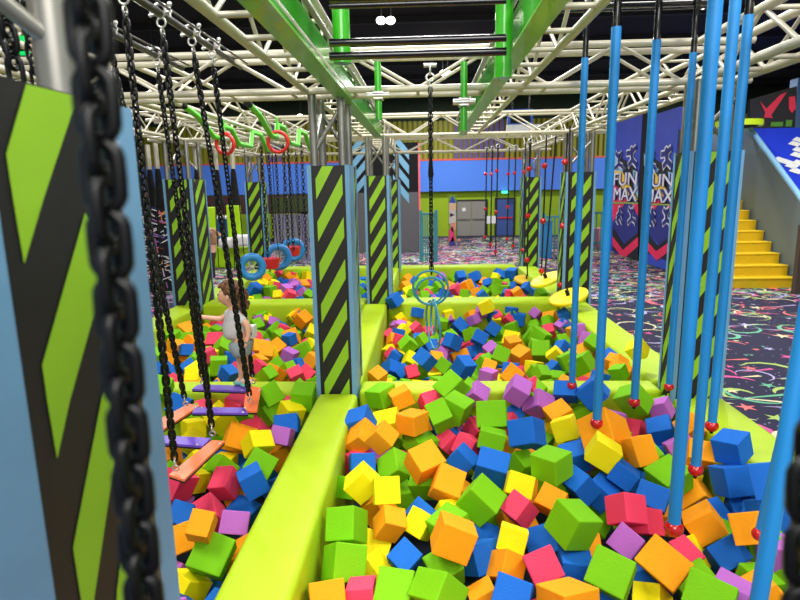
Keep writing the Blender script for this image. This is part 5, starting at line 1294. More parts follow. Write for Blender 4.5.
ML g 0 -1.716 6.271 0.396 0.667 -0.05 0.47 0.577 0.198 0.198 0.198
ML o 0 -2.526 6.275 0.403 0.688 -0.16 -0.054 -0.706 0.19 0.19 0.19
ML o 0 -1.768 6.655 0.366 0.408 0.497 -0.189 -0.743 0.199 0.199 0.199
ML o 0 -3.098 7.089 0.389 0.654 -0.728 -0.042 0.201 0.189 0.189 0.189
ML g 0 -2.814 6.819 0.384 0.707 0.074 0.605 0.359 0.198 0.198 0.198
ML b 0 -2.863 7.805 0.333 0.814 -0.403 0.223 0.353 0.183 0.183 0.183
ML b 0 -3.025 5.973 0.35 0.892 -0.077 0.047 0.444 0.189 0.189 0.189
ML g 0 -1.225 5.757 0.333 0.196 -0.068 -0.598 -0.774 0.185 0.185 0.185
ML y 0 -1.36 8.955 0.35 0.654 -0.122 0.359 0.654 0.187 0.187 0.187
ML g 0 -1.675 5.451 0.364 0.726 -0.048 0.68 0.086 0.185 0.185 0.185
ML g 0 -1.735 8.401 0.341 0.851 -0.111 0.511 -0.05 0.197 0.197 0.197
ML b 0 -3.159 8.602 0.345 0.476 -0.433 -0.642 0.417 0.191 0.191 0.191
ML y 0 -3.507 7.775 0.351 0.893 -0.395 0.024 -0.213 0.198 0.198 0.198
ML y 0 -3.438 5.666 0.383 0.951 -0.162 -0.182 -0.188 0.192 0.192 0.192
ML y 0 -1.353 8.544 0.352 0.979 -0.135 0.131 -0.074 0.181 0.181 0.181
ML b 0 -1.979 6.321 0.34 0.04 -0.139 -0.481 0.865 0.188 0.188 0.188
ML p 0 -3.184 6.72 0.404 0.588 -0.285 -0.567 -0.502 0.196 0.196 0.196
ML b 0 -2.969 5.572 0.369 0.556 0.031 -0.756 0.345 0.188 0.188 0.188
ML g 0 -1.723 8.175 0.378 0.456 -0.105 0.073 0.881 0.184 0.184 0.184
ML b 0 -1.611 5.707 0.332 0.652 -0.447 -0.596 0.143 0.183 0.183 0.183
ML o 0 -2.227 8.5 0.356 0.644 -0.233 0.068 0.725 0.187 0.187 0.187
ML g 0 -1.177 6.071 0.373 0.671 0.221 -0.139 -0.694 0.195 0.195 0.195
ML b 0 -2.924 8.12 0.408 0.801 -0.276 0.521 -0.106 0.193 0.193 0.193
ML g 0 -2.07 6.645 0.368 0.846 0.331 -0.231 0.349 0.196 0.196 0.196
ML v 0 -2.435 8.655 0.349 0.882 -0.182 -0.118 -0.418 0.18 0.18 0.18
ML b 0 -1.476 7.275 0.397 0.953 0.001 0.018 0.302 0.185 0.185 0.185
ML p 0 -2.164 8.127 0.39 0.483 -0.791 0.362 0.093 0.199 0.199 0.199
ML o 0 -3.182 8.292 0.331 0.768 0.302 -0.163 0.541 0.188 0.188 0.188
ML g 0 -2.307 6.413 0.34 0.522 -0.694 0.386 0.31 0.181 0.181 0.181
ML b 0 -2.764 6.211 0.391 0.343 0.872 -0.316 0.15 0.182 0.182 0.182
ML o 0 -2.484 6.677 0.359 0.996 0.073 -0.057 0.002 0.196 0.196 0.196
ML g 0 -2.081 5.799 0.394 0.718 -0.606 -0.216 -0.267 0.194 0.194 0.194
ML o 0 -2.875 8.73 0.349 0.679 0.342 -0.569 0.315 0.199 0.199 0.199
ML o 0 -2.402 7.659 0.334 0.958 -0.159 -0.238 -0.026 0.181 0.181 0.181
ML b 0 -3.413 5.428 0.335 0.934 -0.266 -0.121 -0.204 0.188 0.188 0.188
ML g 0 -3.496 8.343 0.367 0.799 -0.001 0.589 -0.123 0.185 0.185 0.185
ML p 0 -1.975 7.37 0.34 0.584 -0.465 -0.651 -0.133 0.194 0.194 0.194
ML g 0 -1.361 6.986 0.366 0.737 -0.673 -0.018 -0.063 0.19 0.19 0.19
ML g 0 -3.388 7.075 0.366 0.708 0.43 0.554 0.083 0.193 0.193 0.193
ML p 0 -1.579 7.606 0.357 0.738 -0.183 0.112 -0.64 0.187 0.187 0.187
ML p 0 -3.096 7.859 0.335 0.642 0.497 0.562 0.157 0.2 0.2 0.2
ML y 0 -1.469 5.9 0.376 0.3 -0.849 0.31 -0.304 0.183 0.183 0.183
ML o 0 -1.703 7.179 0.341 0.827 0.059 0.505 -0.238 0.195 0.195 0.195
ML o 0 -1.848 8.929 0.354 0.261 -0.069 0.577 0.771 0.187 0.187 0.187
ML b 0 -2.644 8.904 0.367 0.664 0.259 -0.701 0.034 0.191 0.191 0.191
ML g 0 -1.395 6.741 0.346 0.723 0.66 -0.14 -0.149 0.194 0.194 0.194
ML o 0 -2.157 6.078 0.358 0.299 0.881 0.13 -0.344 0.19 0.19 0.19
ML b 0 -2.07 7.009 0.394 0.883 -0.031 -0.338 0.323 0.189 0.189 0.189
ML o 0 -2.745 5.595 0.343 0.965 0.019 -0.231 0.123 0.186 0.186 0.186
ML p 0 -1.274 5.423 0.409 0.552 0.522 -0.283 0.586 0.18 0.18 0.18
ML g 0 -2.351 6.891 0.34 0.663 0.284 0.165 0.673 0.184 0.184 0.184
ML o 0 -1.472 5.442 0.354 0.421 0.542 -0.152 -0.711 0.184 0.184 0.184
ML g 0 -3.284 7.311 0.332 0.68 0.683 -0.15 0.22 0.183 0.183 0.183
ML g 0 -2.857 6.537 0.363 0.983 0.009 0.137 0.123 0.182 0.182 0.182
ML b 0 -1.146 8.027 0.356 0.822 -0.563 -0.085 0.005 0.185 0.185 0.185
ML o 0 -1.407 6.363 0.389 0.974 -0.174 -0.097 -0.111 0.185 0.185 0.185
ML o 0 -2.917 7.384 0.343 0.884 -0.151 0.275 -0.347 0.193 0.193 0.193
ML y 0 -3.255 8.827 0.333 0.92 -0.012 -0.357 0.163 0.192 0.192 0.192
ML y 0 -3.504 7.459 0.408 0.326 0.892 0.254 0.183 0.185 0.185 0.185
ML o 0 -2.045 8.645 0.345 0.566 -0.283 -0.529 0.565 0.195 0.195 0.195
ML b 0 -2.76 5.902 0.347 0.905 -0.114 -0.386 0.136 0.185 0.185 0.185
ML v 0 -2.508 7.156 0.331 0.887 -0.453 -0.074 0.038 0.185 0.185 0.185
ML g 0 -1.799 6.975 0.334 0.892 0.177 0.379 -0.173 0.189 0.189 0.189
ML o 0 -2.668 8.467 0.349 0.938 0.158 -0.294 0.09 0.181 0.181 0.181
ML g 0 -1.713 5.977 0.349 0.666 -0.43 0.143 -0.592 0.193 0.193 0.193
ML v 0 -3.337 5.854 0.337 0.521 0.063 0.851 -0.027 0.19 0.19 0.19
ML b 0 -1.112 6.744 0.332 0.127 -0.318 0.032 0.939 0.183 0.183 0.183
ML o 0 -1.504 7.898 0.343 0.572 0.029 0.816 -0.076 0.194 0.194 0.194
ML b 0 -2.58 8.163 0.336 0.533 -0.243 -0.419 0.694 0.18 0.18 0.18
ML g 0 -1.157 8.508 0.335 0.048 0.074 0.895 0.437 0.196 0.196 0.196
ML y 0 -3.314 7.645 0.393 0.555 0.302 0.143 0.762 0.183 0.183 0.183
ML p 0 -3.518 6.042 0.374 0.79 -0.082 0.312 -0.522 0.196 0.196 0.196
ML y 0 -2.399 8.393 0.333 0.431 0.868 -0.129 0.209 0.198 0.198 0.198
ML o 0 -1.998 7.964 0.351 0.915 0.356 -0.018 0.19 0.18 0.18 0.18
ML g 0 -2.225 5.634 0.338 0.962 0.073 -0.254 -0.067 0.19 0.19 0.19
ML g 0 -2.38 5.773 0.331 0.797 0.477 0.312 0.198 0.191 0.191 0.191
ML g 0 -1.555 6.515 0.338 0.723 -0.366 0.215 0.545 0.183 0.183 0.183
ML b 0 -2.322 7.304 0.339 0.555 -0.507 0.657 0.058 0.188 0.188 0.188
ML b 0 -3.381 6.694 0.342 0.885 0.072 0.414 0.201 0.186 0.186 0.186
ML g 0 -2.404 5.445 0.334 0.749 0.181 0.637 -0.012 0.183 0.183 0.183
ML g 0 -1.138 7.537 0.396 0.798 0.537 -0.257 0.089 0.196 0.196 0.196
ML g 0 -3.426 6.409 0.385 0.122 -0.425 0.808 0.388 0.191 0.191 0.191
ML v 0 -1.768 7.415 0.343 0.209 -0.043 -0.716 -0.665 0.193 0.193 0.193
ML b 0 -1.58 8.591 0.34 0.802 0.543 -0.013 -0.249 0.189 0.189 0.189
FR g 0 0.546 9.765 0.562 0.619 0.451 0.388 0.514 0.2 0.2 0.2
FR g 0 1.227 10.663 0.562 0.844 -0.294 -0.349 0.283 0.193 0.193 0.193
FR b 0 -0.409 10.668 0.511 0.738 0.21 0.103 -0.633 0.196 0.196 0.196
FR y 0 1.516 10.688 0.52 0.729 0.456 -0.507 0.069 0.187 0.187 0.187
FR p 0 0.17 10.085 0.504 0.735 0.62 -0.184 -0.207 0.185 0.185 0.185
FR p 0 1.604 10.163 0.532 0.534 0.783 0.129 -0.291 0.193 0.193 0.193
FR p 0 1.703 12.862 0.525 0.778 -0.095 -0.608 -0.13 0.182 0.182 0.182
FR g 0 -0.047 11.458 0.556 0.161 -0.551 -0.315 0.756 0.191 0.191 0.191
FR b 0 1.953 10.886 0.509 0.701 0.055 -0.303 -0.643 0.191 0.191 0.191
FR b 0 0.884 12.822 0.539 0.886 0.253 -0.388 -0.024 0.19 0.19 0.19
FR v 0 0.91 10.013 0.551 0.634 -0.703 -0.248 -0.203 0.186 0.186 0.186
FR b 0 0.001 9.769 0.578 0.592 0.593 0.276 -0.47 0.192 0.192 0.192
FR b 0 0.382 10.623 0.55 0.637 0.522 -0.321 0.468 0.188 0.188 0.188
FR v 0 0.709 12.621 0.51 0.921 0.024 0.379 0.08 0.193 0.193 0.193
FR g 0 -0.159 10.247 0.522 0.327 0.802 -0.442 -0.232 0.197 0.197 0.197
FR b 0 0.114 10.317 0.518 0.792 0.554 -0.193 0.167 0.184 0.184 0.184
FR p 0 1.579 9.792 0.526 0.893 0.205 -0.229 -0.328 0.18 0.18 0.18
FR o 0 0.567 10.166 0.549 0.881 0.326 0.341 -0.042 0.194 0.194 0.194
FR o 0 0.538 12.483 0.569 0.749 -0.606 0.114 0.244 0.189 0.189 0.189
FR g 0 0.611 10.599 0.528 0.214 -0.688 -0.068 -0.69 0.192 0.192 0.192
FR b 0 0.963 10.593 0.535 0.086 0.315 0.933 0.152 0.199 0.199 0.199
FR o 0 -0.497 9.729 0.54 0.988 0.08 0.12 -0.045 0.193 0.193 0.193
FR g 0 1.054 9.847 0.525 0.945 0.057 0.221 0.234 0.199 0.199 0.199
FR b 0 0.866 10.334 0.556 0.662 -0.4 0.586 0.241 0.185 0.185 0.185
FR y 0 -0.174 9.951 0.508 0.7 -0.38 -0.431 0.423 0.2 0.2 0.2
FR g 0 1.322 9.725 0.508 0.807 0.18 0.24 0.509 0.194 0.194 0.194
FR b 0 0.113 13.077 0.501 0.849 0.285 -0.105 0.434 0.182 0.182 0.182
FR g 0 1.839 9.752 0.557 0.839 0.012 -0.407 0.362 0.183 0.183 0.183
FR g 0 1.704 10.513 0.559 0.861 -0.354 0.328 0.161 0.186 0.186 0.186
FR y 0 1.186 10.213 0.562 0.654 0.521 0.123 -0.535 0.188 0.188 0.188
FR o 0 0.264 9.766 0.561 0.991 0.05 0.09 -0.084 0.185 0.185 0.185
FR y 0 -0.472 11.127 0.536 0.641 -0.428 0.565 -0.294 0.182 0.182 0.182
FR o 0 -0.428 10.927 0.507 0.762 -0.248 -0.005 -0.599 0.183 0.183 0.183
FR g 0 1.566 10.867 0.501 0.285 0.373 -0.135 0.873 0.185 0.185 0.185
FR o 0 -0.464 10.421 0.525 0.42 -0.665 -0.341 -0.516 0.186 0.186 0.186
FR o 0 0.519 12.187 0.56 0.747 -0.563 -0.11 -0.335 0.198 0.198 0.198
FR g 0 0.52 12.851 0.521 0.899 -0.008 0.041 0.437 0.195 0.195 0.195
FR b 0 1.413 10.373 0.511 0.802 0.075 0.075 0.588 0.185 0.185 0.185
FR o 0 0.014 10.588 0.554 0.655 -0.303 0.395 0.569 0.182 0.182 0.182
FR b 0 0.168 11.046 0.553 0.635 -0.133 -0.701 0.296 0.199 0.199 0.199
FR y 0 0.622 11.002 0.521 0.776 0.278 -0.545 0.156 0.199 0.199 0.199
FR y 0 1.371 11.012 0.505 0.666 -0.086 0.445 -0.592 0.187 0.187 0.187
FR y 0 1.807 10.033 0.513 0.7 -0.539 -0.41 0.226 0.199 0.199 0.199
FR p 0 0.421 10.842 0.529 0.495 0.164 -0.818 0.243 0.182 0.182 0.182
FR g 0 1.948 12.543 0.576 0.961 0.065 0.243 -0.119 0.199 0.199 0.199
FR y 0 -0.115 10.798 0.509 0.481 -0.147 0.546 0.67 0.182 0.182 0.182
FR g 0 1.674 12.213 0.548 0.708 0.097 0.678 -0.173 0.192 0.192 0.192
FR g 0 0.058 12.12 0.536 0.266 -0.249 -0.76 0.538 0.192 0.192 0.192
FR p 0 0.004 11.784 0.527 0.218 -0.292 -0.876 -0.316 0.197 0.197 0.197
FR p 0 1.874 11.132 0.513 0.626 0.314 -0.498 0.511 0.188 0.188 0.188
FR o 0 -0.346 10.144 0.541 0.67 -0.474 0.566 -0.077 0.188 0.188 0.188
FR o 0 1.348 9.951 0.567 0.405 0.599 -0.69 0.029 0.191 0.191 0.191
FR g 0 1.811 13.057 0.528 0.771 -0.264 0.546 -0.193 0.182 0.182 0.182
FR g 0 -0.187 11.108 0.517 0.567 0.059 -0.033 0.821 0.188 0.188 0.188
FR v 0 1.906 11.652 0.521 0.87 0.295 0.225 -0.323 0.195 0.195 0.195
FR o 0 1.931 10.393 0.537 0.218 0.405 -0.812 -0.36 0.2 0.2 0.2
FR y 0 0.866 10.76 0.564 0.66 0.296 0.656 -0.215 0.194 0.194 0.194
FR g 0 -0.487 12.68 0.504 0.49 -0.86 0.077 0.117 0.181 0.181 0.181
FR g 0 1.969 10.657 0.52 0.829 0.335 -0.044 -0.446 0.185 0.185 0.185
FR g 0 0.316 10.251 0.577 0.56 -0.155 -0.811 0.065 0.198 0.198 0.198
FR v 0 0.417 9.998 0.501 0.465 -0.772 -0.429 -0.063 0.196 0.196 0.196
FR g 0 0.198 10.549 0.524 0.672 -0.026 0.234 0.702 0.194 0.194 0.194
FR b 0 0.779 12.398 0.528 0.785 0.099 -0.582 -0.188 0.19 0.19 0.19
FR v 0 0.17 10.818 0.568 0.895 0.208 -0.393 0.046 0.18 0.18 0.18
FR g 0 1.196 11.867 0.558 0.44 -0.028 0.858 -0.263 0.199 0.199 0.199
FR o 0 1.014 11.653 0.383 0.908 0.172 -0.153 0.351 0.189 0.189 0.189
FR b 0 0.903 12.146 0.415 0.789 0.091 -0.243 0.556 0.189 0.189 0.189
FR o 0 0.221 12.598 0.353 0.702 -0.149 0.375 0.587 0.196 0.196 0.196
FR b 0 0.745 10.23 0.429 0.806 -0.398 -0.296 0.323 0.182 0.182 0.182
FR o 0 1.658 12.571 0.397 0.303 0.34 0.014 -0.89 0.186 0.186 0.186
FR y 0 1.707 9.899 0.369 0.943 0.301 0.05 0.131 0.187 0.187 0.187
FR b 0 0.545 11.636 0.413 0.705 -0.283 -0.363 0.54 0.19 0.19 0.19
FR y 0 0.594 13.191 0.365 0.896 -0.029 0.439 0.069 0.194 0.194 0.194
FR b 0 1.867 12.725 0.408 0.838 -0.344 0.379 -0.187 0.19 0.19 0.19
FR y 0 -0.485 12.875 0.412 0.712 -0.277 0.587 0.268 0.184 0.184 0.184
FR p 0 1.452 12.431 0.356 0.421 0.48 0.742 -0.203 0.198 0.198 0.198
FR o 0 0.434 11.066 0.377 0.121 0.771 -0.624 -0.046 0.185 0.185 0.185
FR o 0 1.007 12.967 0.353 0.917 -0.268 0.115 0.272 0.197 0.197 0.197
FR g 0 -0.154 12.301 0.358 0.234 -0.648 -0.574 -0.444 0.194 0.194 0.194
FR o 0 1.283 11.445 0.361 0.765 0.479 -0.273 0.332 0.187 0.187 0.187
FR y 0 0.07 10.825 0.395 0.923 0.016 0.372 -0.091 0.182 0.182 0.182
FR g 0 1.282 10.043 0.358 0.227 0.404 0.267 0.845 0.187 0.187 0.187
FR b 0 1.828 12.143 0.363 0.616 0.331 0.581 -0.416 0.18 0.18 0.18
FR v 0 0.399 11.361 0.408 0.697 -0.122 -0.576 0.41 0.187 0.187 0.187
FR g 0 1.575 13.171 0.374 0.849 -0.176 0.139 -0.479 0.186 0.186 0.186
FR o 0 1.55 11.514 0.368 0.584 -0.538 -0.464 0.393 0.189 0.189 0.189
FR g 0 -0.462 11.499 0.362 0.179 0.214 0.226 -0.933 0.188 0.188 0.188
FR b 0 -0.172 11.666 0.357 0.028 -0.913 -0.292 0.284 0.197 0.197 0.197
FR b 0 0.63 11.209 0.357 0.99 0.121 0.038 -0.054 0.192 0.192 0.192
FR b 0 1.217 10.865 0.419 0.869 0.423 -0.189 -0.174 0.193 0.193 0.193
FR p 0 -0.16 10.536 0.397 0.813 -0.208 -0.434 0.328 0.183 0.183 0.183
FR y 0 1.78 10.906 0.388 0.873 -0.123 0.467 -0.06 0.182 0.182 0.182
FR o 0 0.034 12.764 0.405 0.843 0.004 -0.386 -0.375 0.183 0.183 0.183
FR y 0 1.406 12.879 0.356 0.908 0.332 -0.257 -0.003 0.181 0.181 0.181
FR y 0 -0.457 10.014 0.358 0.871 -0.12 0.339 0.336 0.193 0.193 0.193
FR y 0 0.698 12.012 0.392 0.725 -0.266 0.413 -0.482 0.191 0.191 0.191
FR p 0 0.803 13.062 0.429 0.81 0.278 0.516 -0.022 0.19 0.19 0.19
FR o 0 1.395 11.884 0.352 0.913 -0.311 -0 -0.264 0.192 0.192 0.192
FR b 0 1.939 11.343 0.369 0.427 -0.339 0.2 -0.814 0.189 0.189 0.189
FR g 0 0.98 10.458 0.366 0.868 -0.337 0.025 -0.364 0.18 0.18 0.18
FR g 0 -0.468 12.532 0.352 0.948 -0.126 -0.157 -0.245 0.198 0.198 0.198
FR g 0 0.365 11.776 0.38 0.909 0.231 0.337 -0.083 0.19 0.19 0.19
FR p 0 0.466 12.647 0.363 0.832 0.055 -0.538 0.123 0.196 0.196 0.196
FR p 0 -0.208 12.123 0.419 0.588 0.416 -0.67 -0.181 0.181 0.181 0.181
FR b 0 1.865 11.85 0.383 0.869 0.27 0.04 0.412 0.184 0.184 0.184
FR g 0 1.289 11.217 0.409 0.847 -0.052 -0.107 -0.518 0.193 0.193 0.193
FR b 0 -0.414 11.976 0.417 0.189 0.044 0.522 0.831 0.191 0.191 0.191
FR b 0 1.064 10.241 0.427 0.619 0.656 0.311 -0.299 0.188 0.188 0.188
FR p 0 1.188 12.795 0.42 0.741 -0.211 -0.54 0.34 0.191 0.191 0.191
FR o 0 -0.222 11.405 0.386 0.836 -0.081 -0.33 -0.43 0.188 0.188 0.188
FR g 0 0.737 10.821 0.356 0.661 -0.668 0.245 -0.24 0.185 0.185 0.185
FR p 0 0.804 9.856 0.4 0.649 0.456 -0.348 -0.5 0.184 0.184 0.184
FR o 0 -0.056 12.542 0.351 0.987 -0.035 -0.095 -0.128 0.187 0.187 0.187
FR y 0 0.835 11.061 0.394 0.511 0.089 0.842 0.148 0.188 0.188 0.188
FR p 0 -0.41 11.241 0.37 0.528 -0.543 0.52 -0.395 0.196 0.196 0.196
FR b 0 0.016 10.169 0.368 0.801 -0.374 0.465 0.05 0.184 0.184 0.184
FR o 0 -0.343 9.773 0.382 0.872 -0.254 -0.162 0.386 0.184 0.184 0.184
FR o 0 -0.497 13.143 0.371 0.743 -0.397 0.385 -0.376 0.188 0.188 0.188
FR b 0 1.053 11.416 0.423 0.553 0.819 0.112 -0.105 0.189 0.189 0.189
FR b 0 -0.483 12.238 0.4 0.465 0.613 0.639 -0.004 0.194 0.194 0.194
FR o 0 0.454 10.267 0.361 0.497 -0.049 -0.843 -0.199 0.185 0.185 0.185
FR y 0 1.108 13.187 0.413 0.122 0.018 -0.983 -0.135 0.182 0.182 0.182
FR b 0 1.131 12.176 0.388 0.83 0.536 -0.155 0.013 0.183 0.183 0.183
FR g 0 0.165 11.334 0.351 0.717 -0.673 -0.168 -0.065 0.196 0.196 0.196
FR y 0 1.551 11.235 0.38 0.666 0.725 -0.175 0.018 0.186 0.186 0.186
FR g 0 -0.239 12.792 0.352 0.676 -0.442 -0.214 -0.549 0.2 0.2 0.2
FR g 0 -0.041 13.22 0.42 0.793 -0.2 -0.568 -0.094 0.189 0.189 0.189
FR b 0 0.201 12.278 0.371 0.703 -0.336 0.133 -0.612 0.185 0.185 0.185
FR o 0 0.299 13.087 0.359 0.891 0.248 0.37 -0.09 0.195 0.195 0.195
FR g 0 1.146 12.393 0.377 0.922 0.163 -0.351 0.012 0.196 0.196 0.196
FR o 0 1.746 11.461 0.36 0.949 0.19 0.017 -0.252 0.195 0.195 0.195
FR b 0 0.294 12.804 0.357 0.942 0.153 0.107 -0.279 0.185 0.185 0.185
FR p 0 0.913 12.679 0.392 0.832 -0.359 -0.157 0.393 0.18 0.18 0.18
FR g 0 0.148 11.6 0.412 0.932 -0.236 -0.214 -0.17 0.192 0.192 0.192
FR g 0 0.888 11.834 0.4 0.295 -0.133 -0.819 0.474 0.188 0.188 0.188
FR y 0 1.641 10.543 0.357 0.894 -0.002 0.247 -0.375 0.189 0.189 0.189
FR b 0 0.423 10.476 0.392 0.667 -0.363 -0.125 -0.638 0.188 0.188 0.188
FR b 0 0.081 9.781 0.357 0.259 0.21 -0.633 0.698 0.197 0.197 0.197
FR o 0 1.071 11.021 0.358 0.674 0.672 -0.134 -0.277 0.181 0.181 0.181
FR o 0 0.768 10.497 0.37 0.689 0.674 -0.254 -0.08 0.185 0.185 0.185
FR v 0 0.523 12.437 0.357 0.638 -0.044 0.096 0.763 0.183 0.183 0.183
FR b 0 0.295 9.902 0.367 0.702 -0.399 0.497 0.317 0.181 0.181 0.181
FR o 0 -0.01 11.21 0.366 0.249 -0.704 0.55 0.375 0.184 0.184 0.184
FR p 0 1.633 11.935 0.394 0.775 -0.565 0.04 -0.28 0.195 0.195 0.195
FR p 0 -0.319 10.386 0.352 0.662 -0.226 0.4 -0.592 0.18 0.18 0.18
FR v 0 0.099 11.938 0.351 0.854 -0.08 -0.483 -0.177 0.196 0.196 0.196
FR y 0 1.452 12.155 0.378 0.946 -0.238 -0.163 -0.149 0.191 0.191 0.191
FR g 0 1.927 12.36 0.362 0.868 -0.074 -0.473 0.13 0.188 0.188 0.188
FR b 0 1.195 12.589 0.389 0.918 0.254 -0.296 -0.07 0.183 0.183 0.183
FR b 0 1.742 11.192 0.37 0.544 -0.492 -0.634 0.244 0.189 0.189 0.189
FR b 0 1.961 10.171 0.378 0.721 -0.316 -0.266 -0.556 0.181 0.181 0.181
FR g 0 0.281 12.085 0.403 0.893 0.195 -0.166 -0.37 0.192 0.192 0.192
FR o 0 -0.202 10.923 0.383 0.618 0.1 0.317 -0.712 0.192 0.192 0.192
FR y 0 0.654 12.225 0.384 0.362 0.338 0.82 0.287 0.185 0.185 0.185
FR b 0 -0.077 13.033 0.368 0.953 0.063 0.225 -0.193 0.184 0.184 0.184
FL g 0 -1.511 10.284 0.575 0.873 -0.407 -0.074 -0.258 0.184 0.184 0.184
FL b 0 -2.382 10.699 0.593 0.352 -0.856 0.303 -0.228 0.199 0.199 0.199
FL g 0 -1.844 13.028 0.558 0.964 0.18 -0.098 0.172 0.189 0.189 0.189
FL b 0 -3.044 10.408 0.595 0.755 0.604 0.171 0.189 0.183 0.183 0.183
FL o 0 -2.067 11.589 0.613 0.983 -0.145 0.027 0.105 0.199 0.199 0.199
FL g 0 -1.323 10.913 0.57 0.721 0.167 0.646 0.186 0.186 0.186 0.186
FL y 0 -1.217 10.114 0.58 0.826 -0.385 -0.112 -0.396 0.199 0.199 0.199
FL g 0 -1.769 12.148 0.62 0.775 0.239 0.155 -0.564 0.185 0.185 0.185
FL y 0 -2.196 11.905 0.609 0.121 -0.617 0.119 -0.769 0.196 0.196 0.196
FL y 0 -2.555 10.366 0.583 0.955 0.069 0.043 0.284 0.189 0.189 0.189
FL b 0 -2.33 12.844 0.602 0.586 0.246 -0.768 0.072 0.183 0.183 0.183
FL o 0 -1.599 12.365 0.579 0.498 -0.245 -0.029 -0.831 0.19 0.19 0.19
FL g 0 -1.754 9.832 0.6 0.515 -0.617 0.445 0.394 0.193 0.193 0.193
FL b 0 -2.38 10.199 0.544 0.326 0.605 -0.475 -0.549 0.181 0.181 0.181
FL b 0 -2.974 10.139 0.567 0.808 0.146 0.194 -0.537 0.184 0.184 0.184
FL p 0 -2.75 10.25 0.575 0.908 -0.021 0.38 0.173 0.197 0.197 0.197
FL v 0 -1.825 11.179 0.586 0.609 -0.351 -0.47 -0.533 0.2 0.2 0.2
FL y 0 -3.148 10.688 0.567 0.583 0.388 0.484 -0.524 0.194 0.194 0.194
FL b 0 -2.228 12.238 0.565 0.405 0.166 -0.806 0.399 0.194 0.194 0.194
FL y 0 -1.246 13.02 0.598 0.742 -0.349 -0.255 -0.513 0.185 0.185 0.185
FL b 0 -2.018 10.04 0.544 0.781 -0.624 0.007 0.009 0.192 0.192 0.192
FL b 0 -3.522 9.977 0.574 0.776 0.561 0.248 0.144 0.195 0.195 0.195
FL b 0 -3.368 13.213 0.593 0.915 -0.182 -0.251 -0.257 0.182 0.182 0.182
FL p 0 -2.094 10.925 0.542 0.246 -0.512 0.482 0.667 0.189 0.189 0.189
FL y 0 -1.736 10.992 0.54 0.521 0.054 -0.402 0.751 0.191 0.191 0.191
FL b 0 -1.333 12.151 0.604 0.9 0.312 -0.288 0.101 0.184 0.184 0.184
FL g 0 -3.426 12.3 0.547 0.293 0.468 0.7 -0.453 0.19 0.19 0.19
FL b 0 -1.81 11.443 0.566 0.723 -0.645 0.24 0.066 0.199 0.199 0.199
FL b 0 -2.326 10.406 0.559 0.338 -0.817 -0.465 0.033 0.186 0.186 0.186
FL o 0 -3.312 10.487 0.556 0.678 0.629 -0.352 -0.144 0.189 0.189 0.189
FL g 0 -1.161 12.725 0.566 0.62 -0.117 0.236 -0.739 0.193 0.193 0.193
FL g 0 -1.434 9.942 0.606 0.58 -0.273 -0.291 0.71 0.184 0.184 0.184
FL o 0 -2.634 9.728 0.587 0.963 -0.146 -0.036 -0.225 0.19 0.19 0.19
FL g 0 -3.282 9.96 0.56 0.777 0.424 0.455 0.101 0.196 0.196 0.196
FL y 0 -1.75 10.503 0.576 0.86 0.393 0.135 0.296 0.198 0.198 0.198
FL g 0 -1.376 12.804 0.543 0.645 -0.024 0.202 -0.737 0.191 0.191 0.191
FL g 0 -1.123 11.479 0.567 0.772 -0.509 -0.358 -0.127 0.193 0.193 0.193
FL p 0 -1.779 12.729 0.54 0.931 -0.062 -0.254 -0.254 0.191 0.191 0.191
FL b 0 -2.648 10.541 0.592 0.794 -0.352 0.237 -0.435 0.185 0.185 0.185
FL g 0 -1.538 12.869 0.607 0.823 -0.258 -0.482 0.151 0.181 0.181 0.181
FL g 0 -1.393 11.5 0.612 0.863 -0.135 0.415 0.254 0.189 0.189 0.189
FL o 0 -2.086 11.18 0.602 0.812 -0.025 -0.234 -0.534 0.194 0.194 0.194
FL y 0 -3.487 11.079 0.541 0.915 0.286 0.116 0.258 0.19 0.19 0.19
FL o 0 -2.138 12.461 0.566 0.631 0.05 -0.639 0.437 0.191 0.191 0.191
FL o 0 -2.52 9.953 0.551 0.757 -0.273 0.578 0.132 0.199 0.199 0.199
FL o 0 -1.224 10.639 0.559 0.449 -0.008 0.885 0.121 0.191 0.191 0.191
FL y 0 -1.69 11.88 0.619 0.784 0.181 -0.267 0.529 0.191 0.191 0.191
FL v 0 -1.231 10.414 0.559 0.919 -0.123 -0.361 -0.105 0.192 0.192 0.192
FL g 0 -1.742 10.751 0.577 0.87 -0.317 -0.365 -0.094 0.192 0.192 0.192
FL b 0 -1.928 11.866 0.547 0.563 0.393 -0.709 0.162 0.191 0.191 0.191
FL y 0 -2.342 13.081 0.562 0.085 0.686 -0.472 -0.548 0.18 0.18 0.18
FL y 0 -1.922 10.384 0.561 0.431 -0.37 0.812 0.132 0.18 0.18 0.18
FL g 0 -1.235 12.533 0.619 0.808 0.078 0.145 0.566 0.188 0.188 0.188
FL g 0 -2.078 9.83 0.596 0.24 0.288 -0.779 0.503 0.194 0.194 0.194
FL y 0 -3.401 10.23 0.593 0.729 0.379 0.285 -0.494 0.199 0.199 0.199
FL b 0 -1.139 11.036 0.605 0.682 0.394 0.047 -0.614 0.181 0.181 0.181
FL y 0 -2.624 12.931 0.549 0.843 0.346 0.36 0.203 0.193 0.193 0.193
FL g 0 -1.793 10.097 0.62 0.288 -0.024 0.844 -0.452 0.183 0.183 0.183
FL y 0 -1.128 12.299 0.612 0.77 -0.121 -0.22 0.587 0.188 0.188 0.188
FL b 0 -1.124 9.889 0.542 0.909 -0.097 0.298 -0.277 0.19 0.19 0.19
FL y 0 -1.931 12.314 0.557 0.716 0.376 -0.444 -0.386 0.196 0.196 0.196
FL g 0 -2.052 10.677 0.575 0.955 0.13 0.155 0.217 0.184 0.184 0.184
FL g 0 -2.025 11.398 0.618 0.681 0.728 0.082 -0.014 0.181 0.181 0.181
FL p 0 -1.395 11.142 0.543 0.029 -0.271 -0.686 0.674 0.193 0.193 0.193
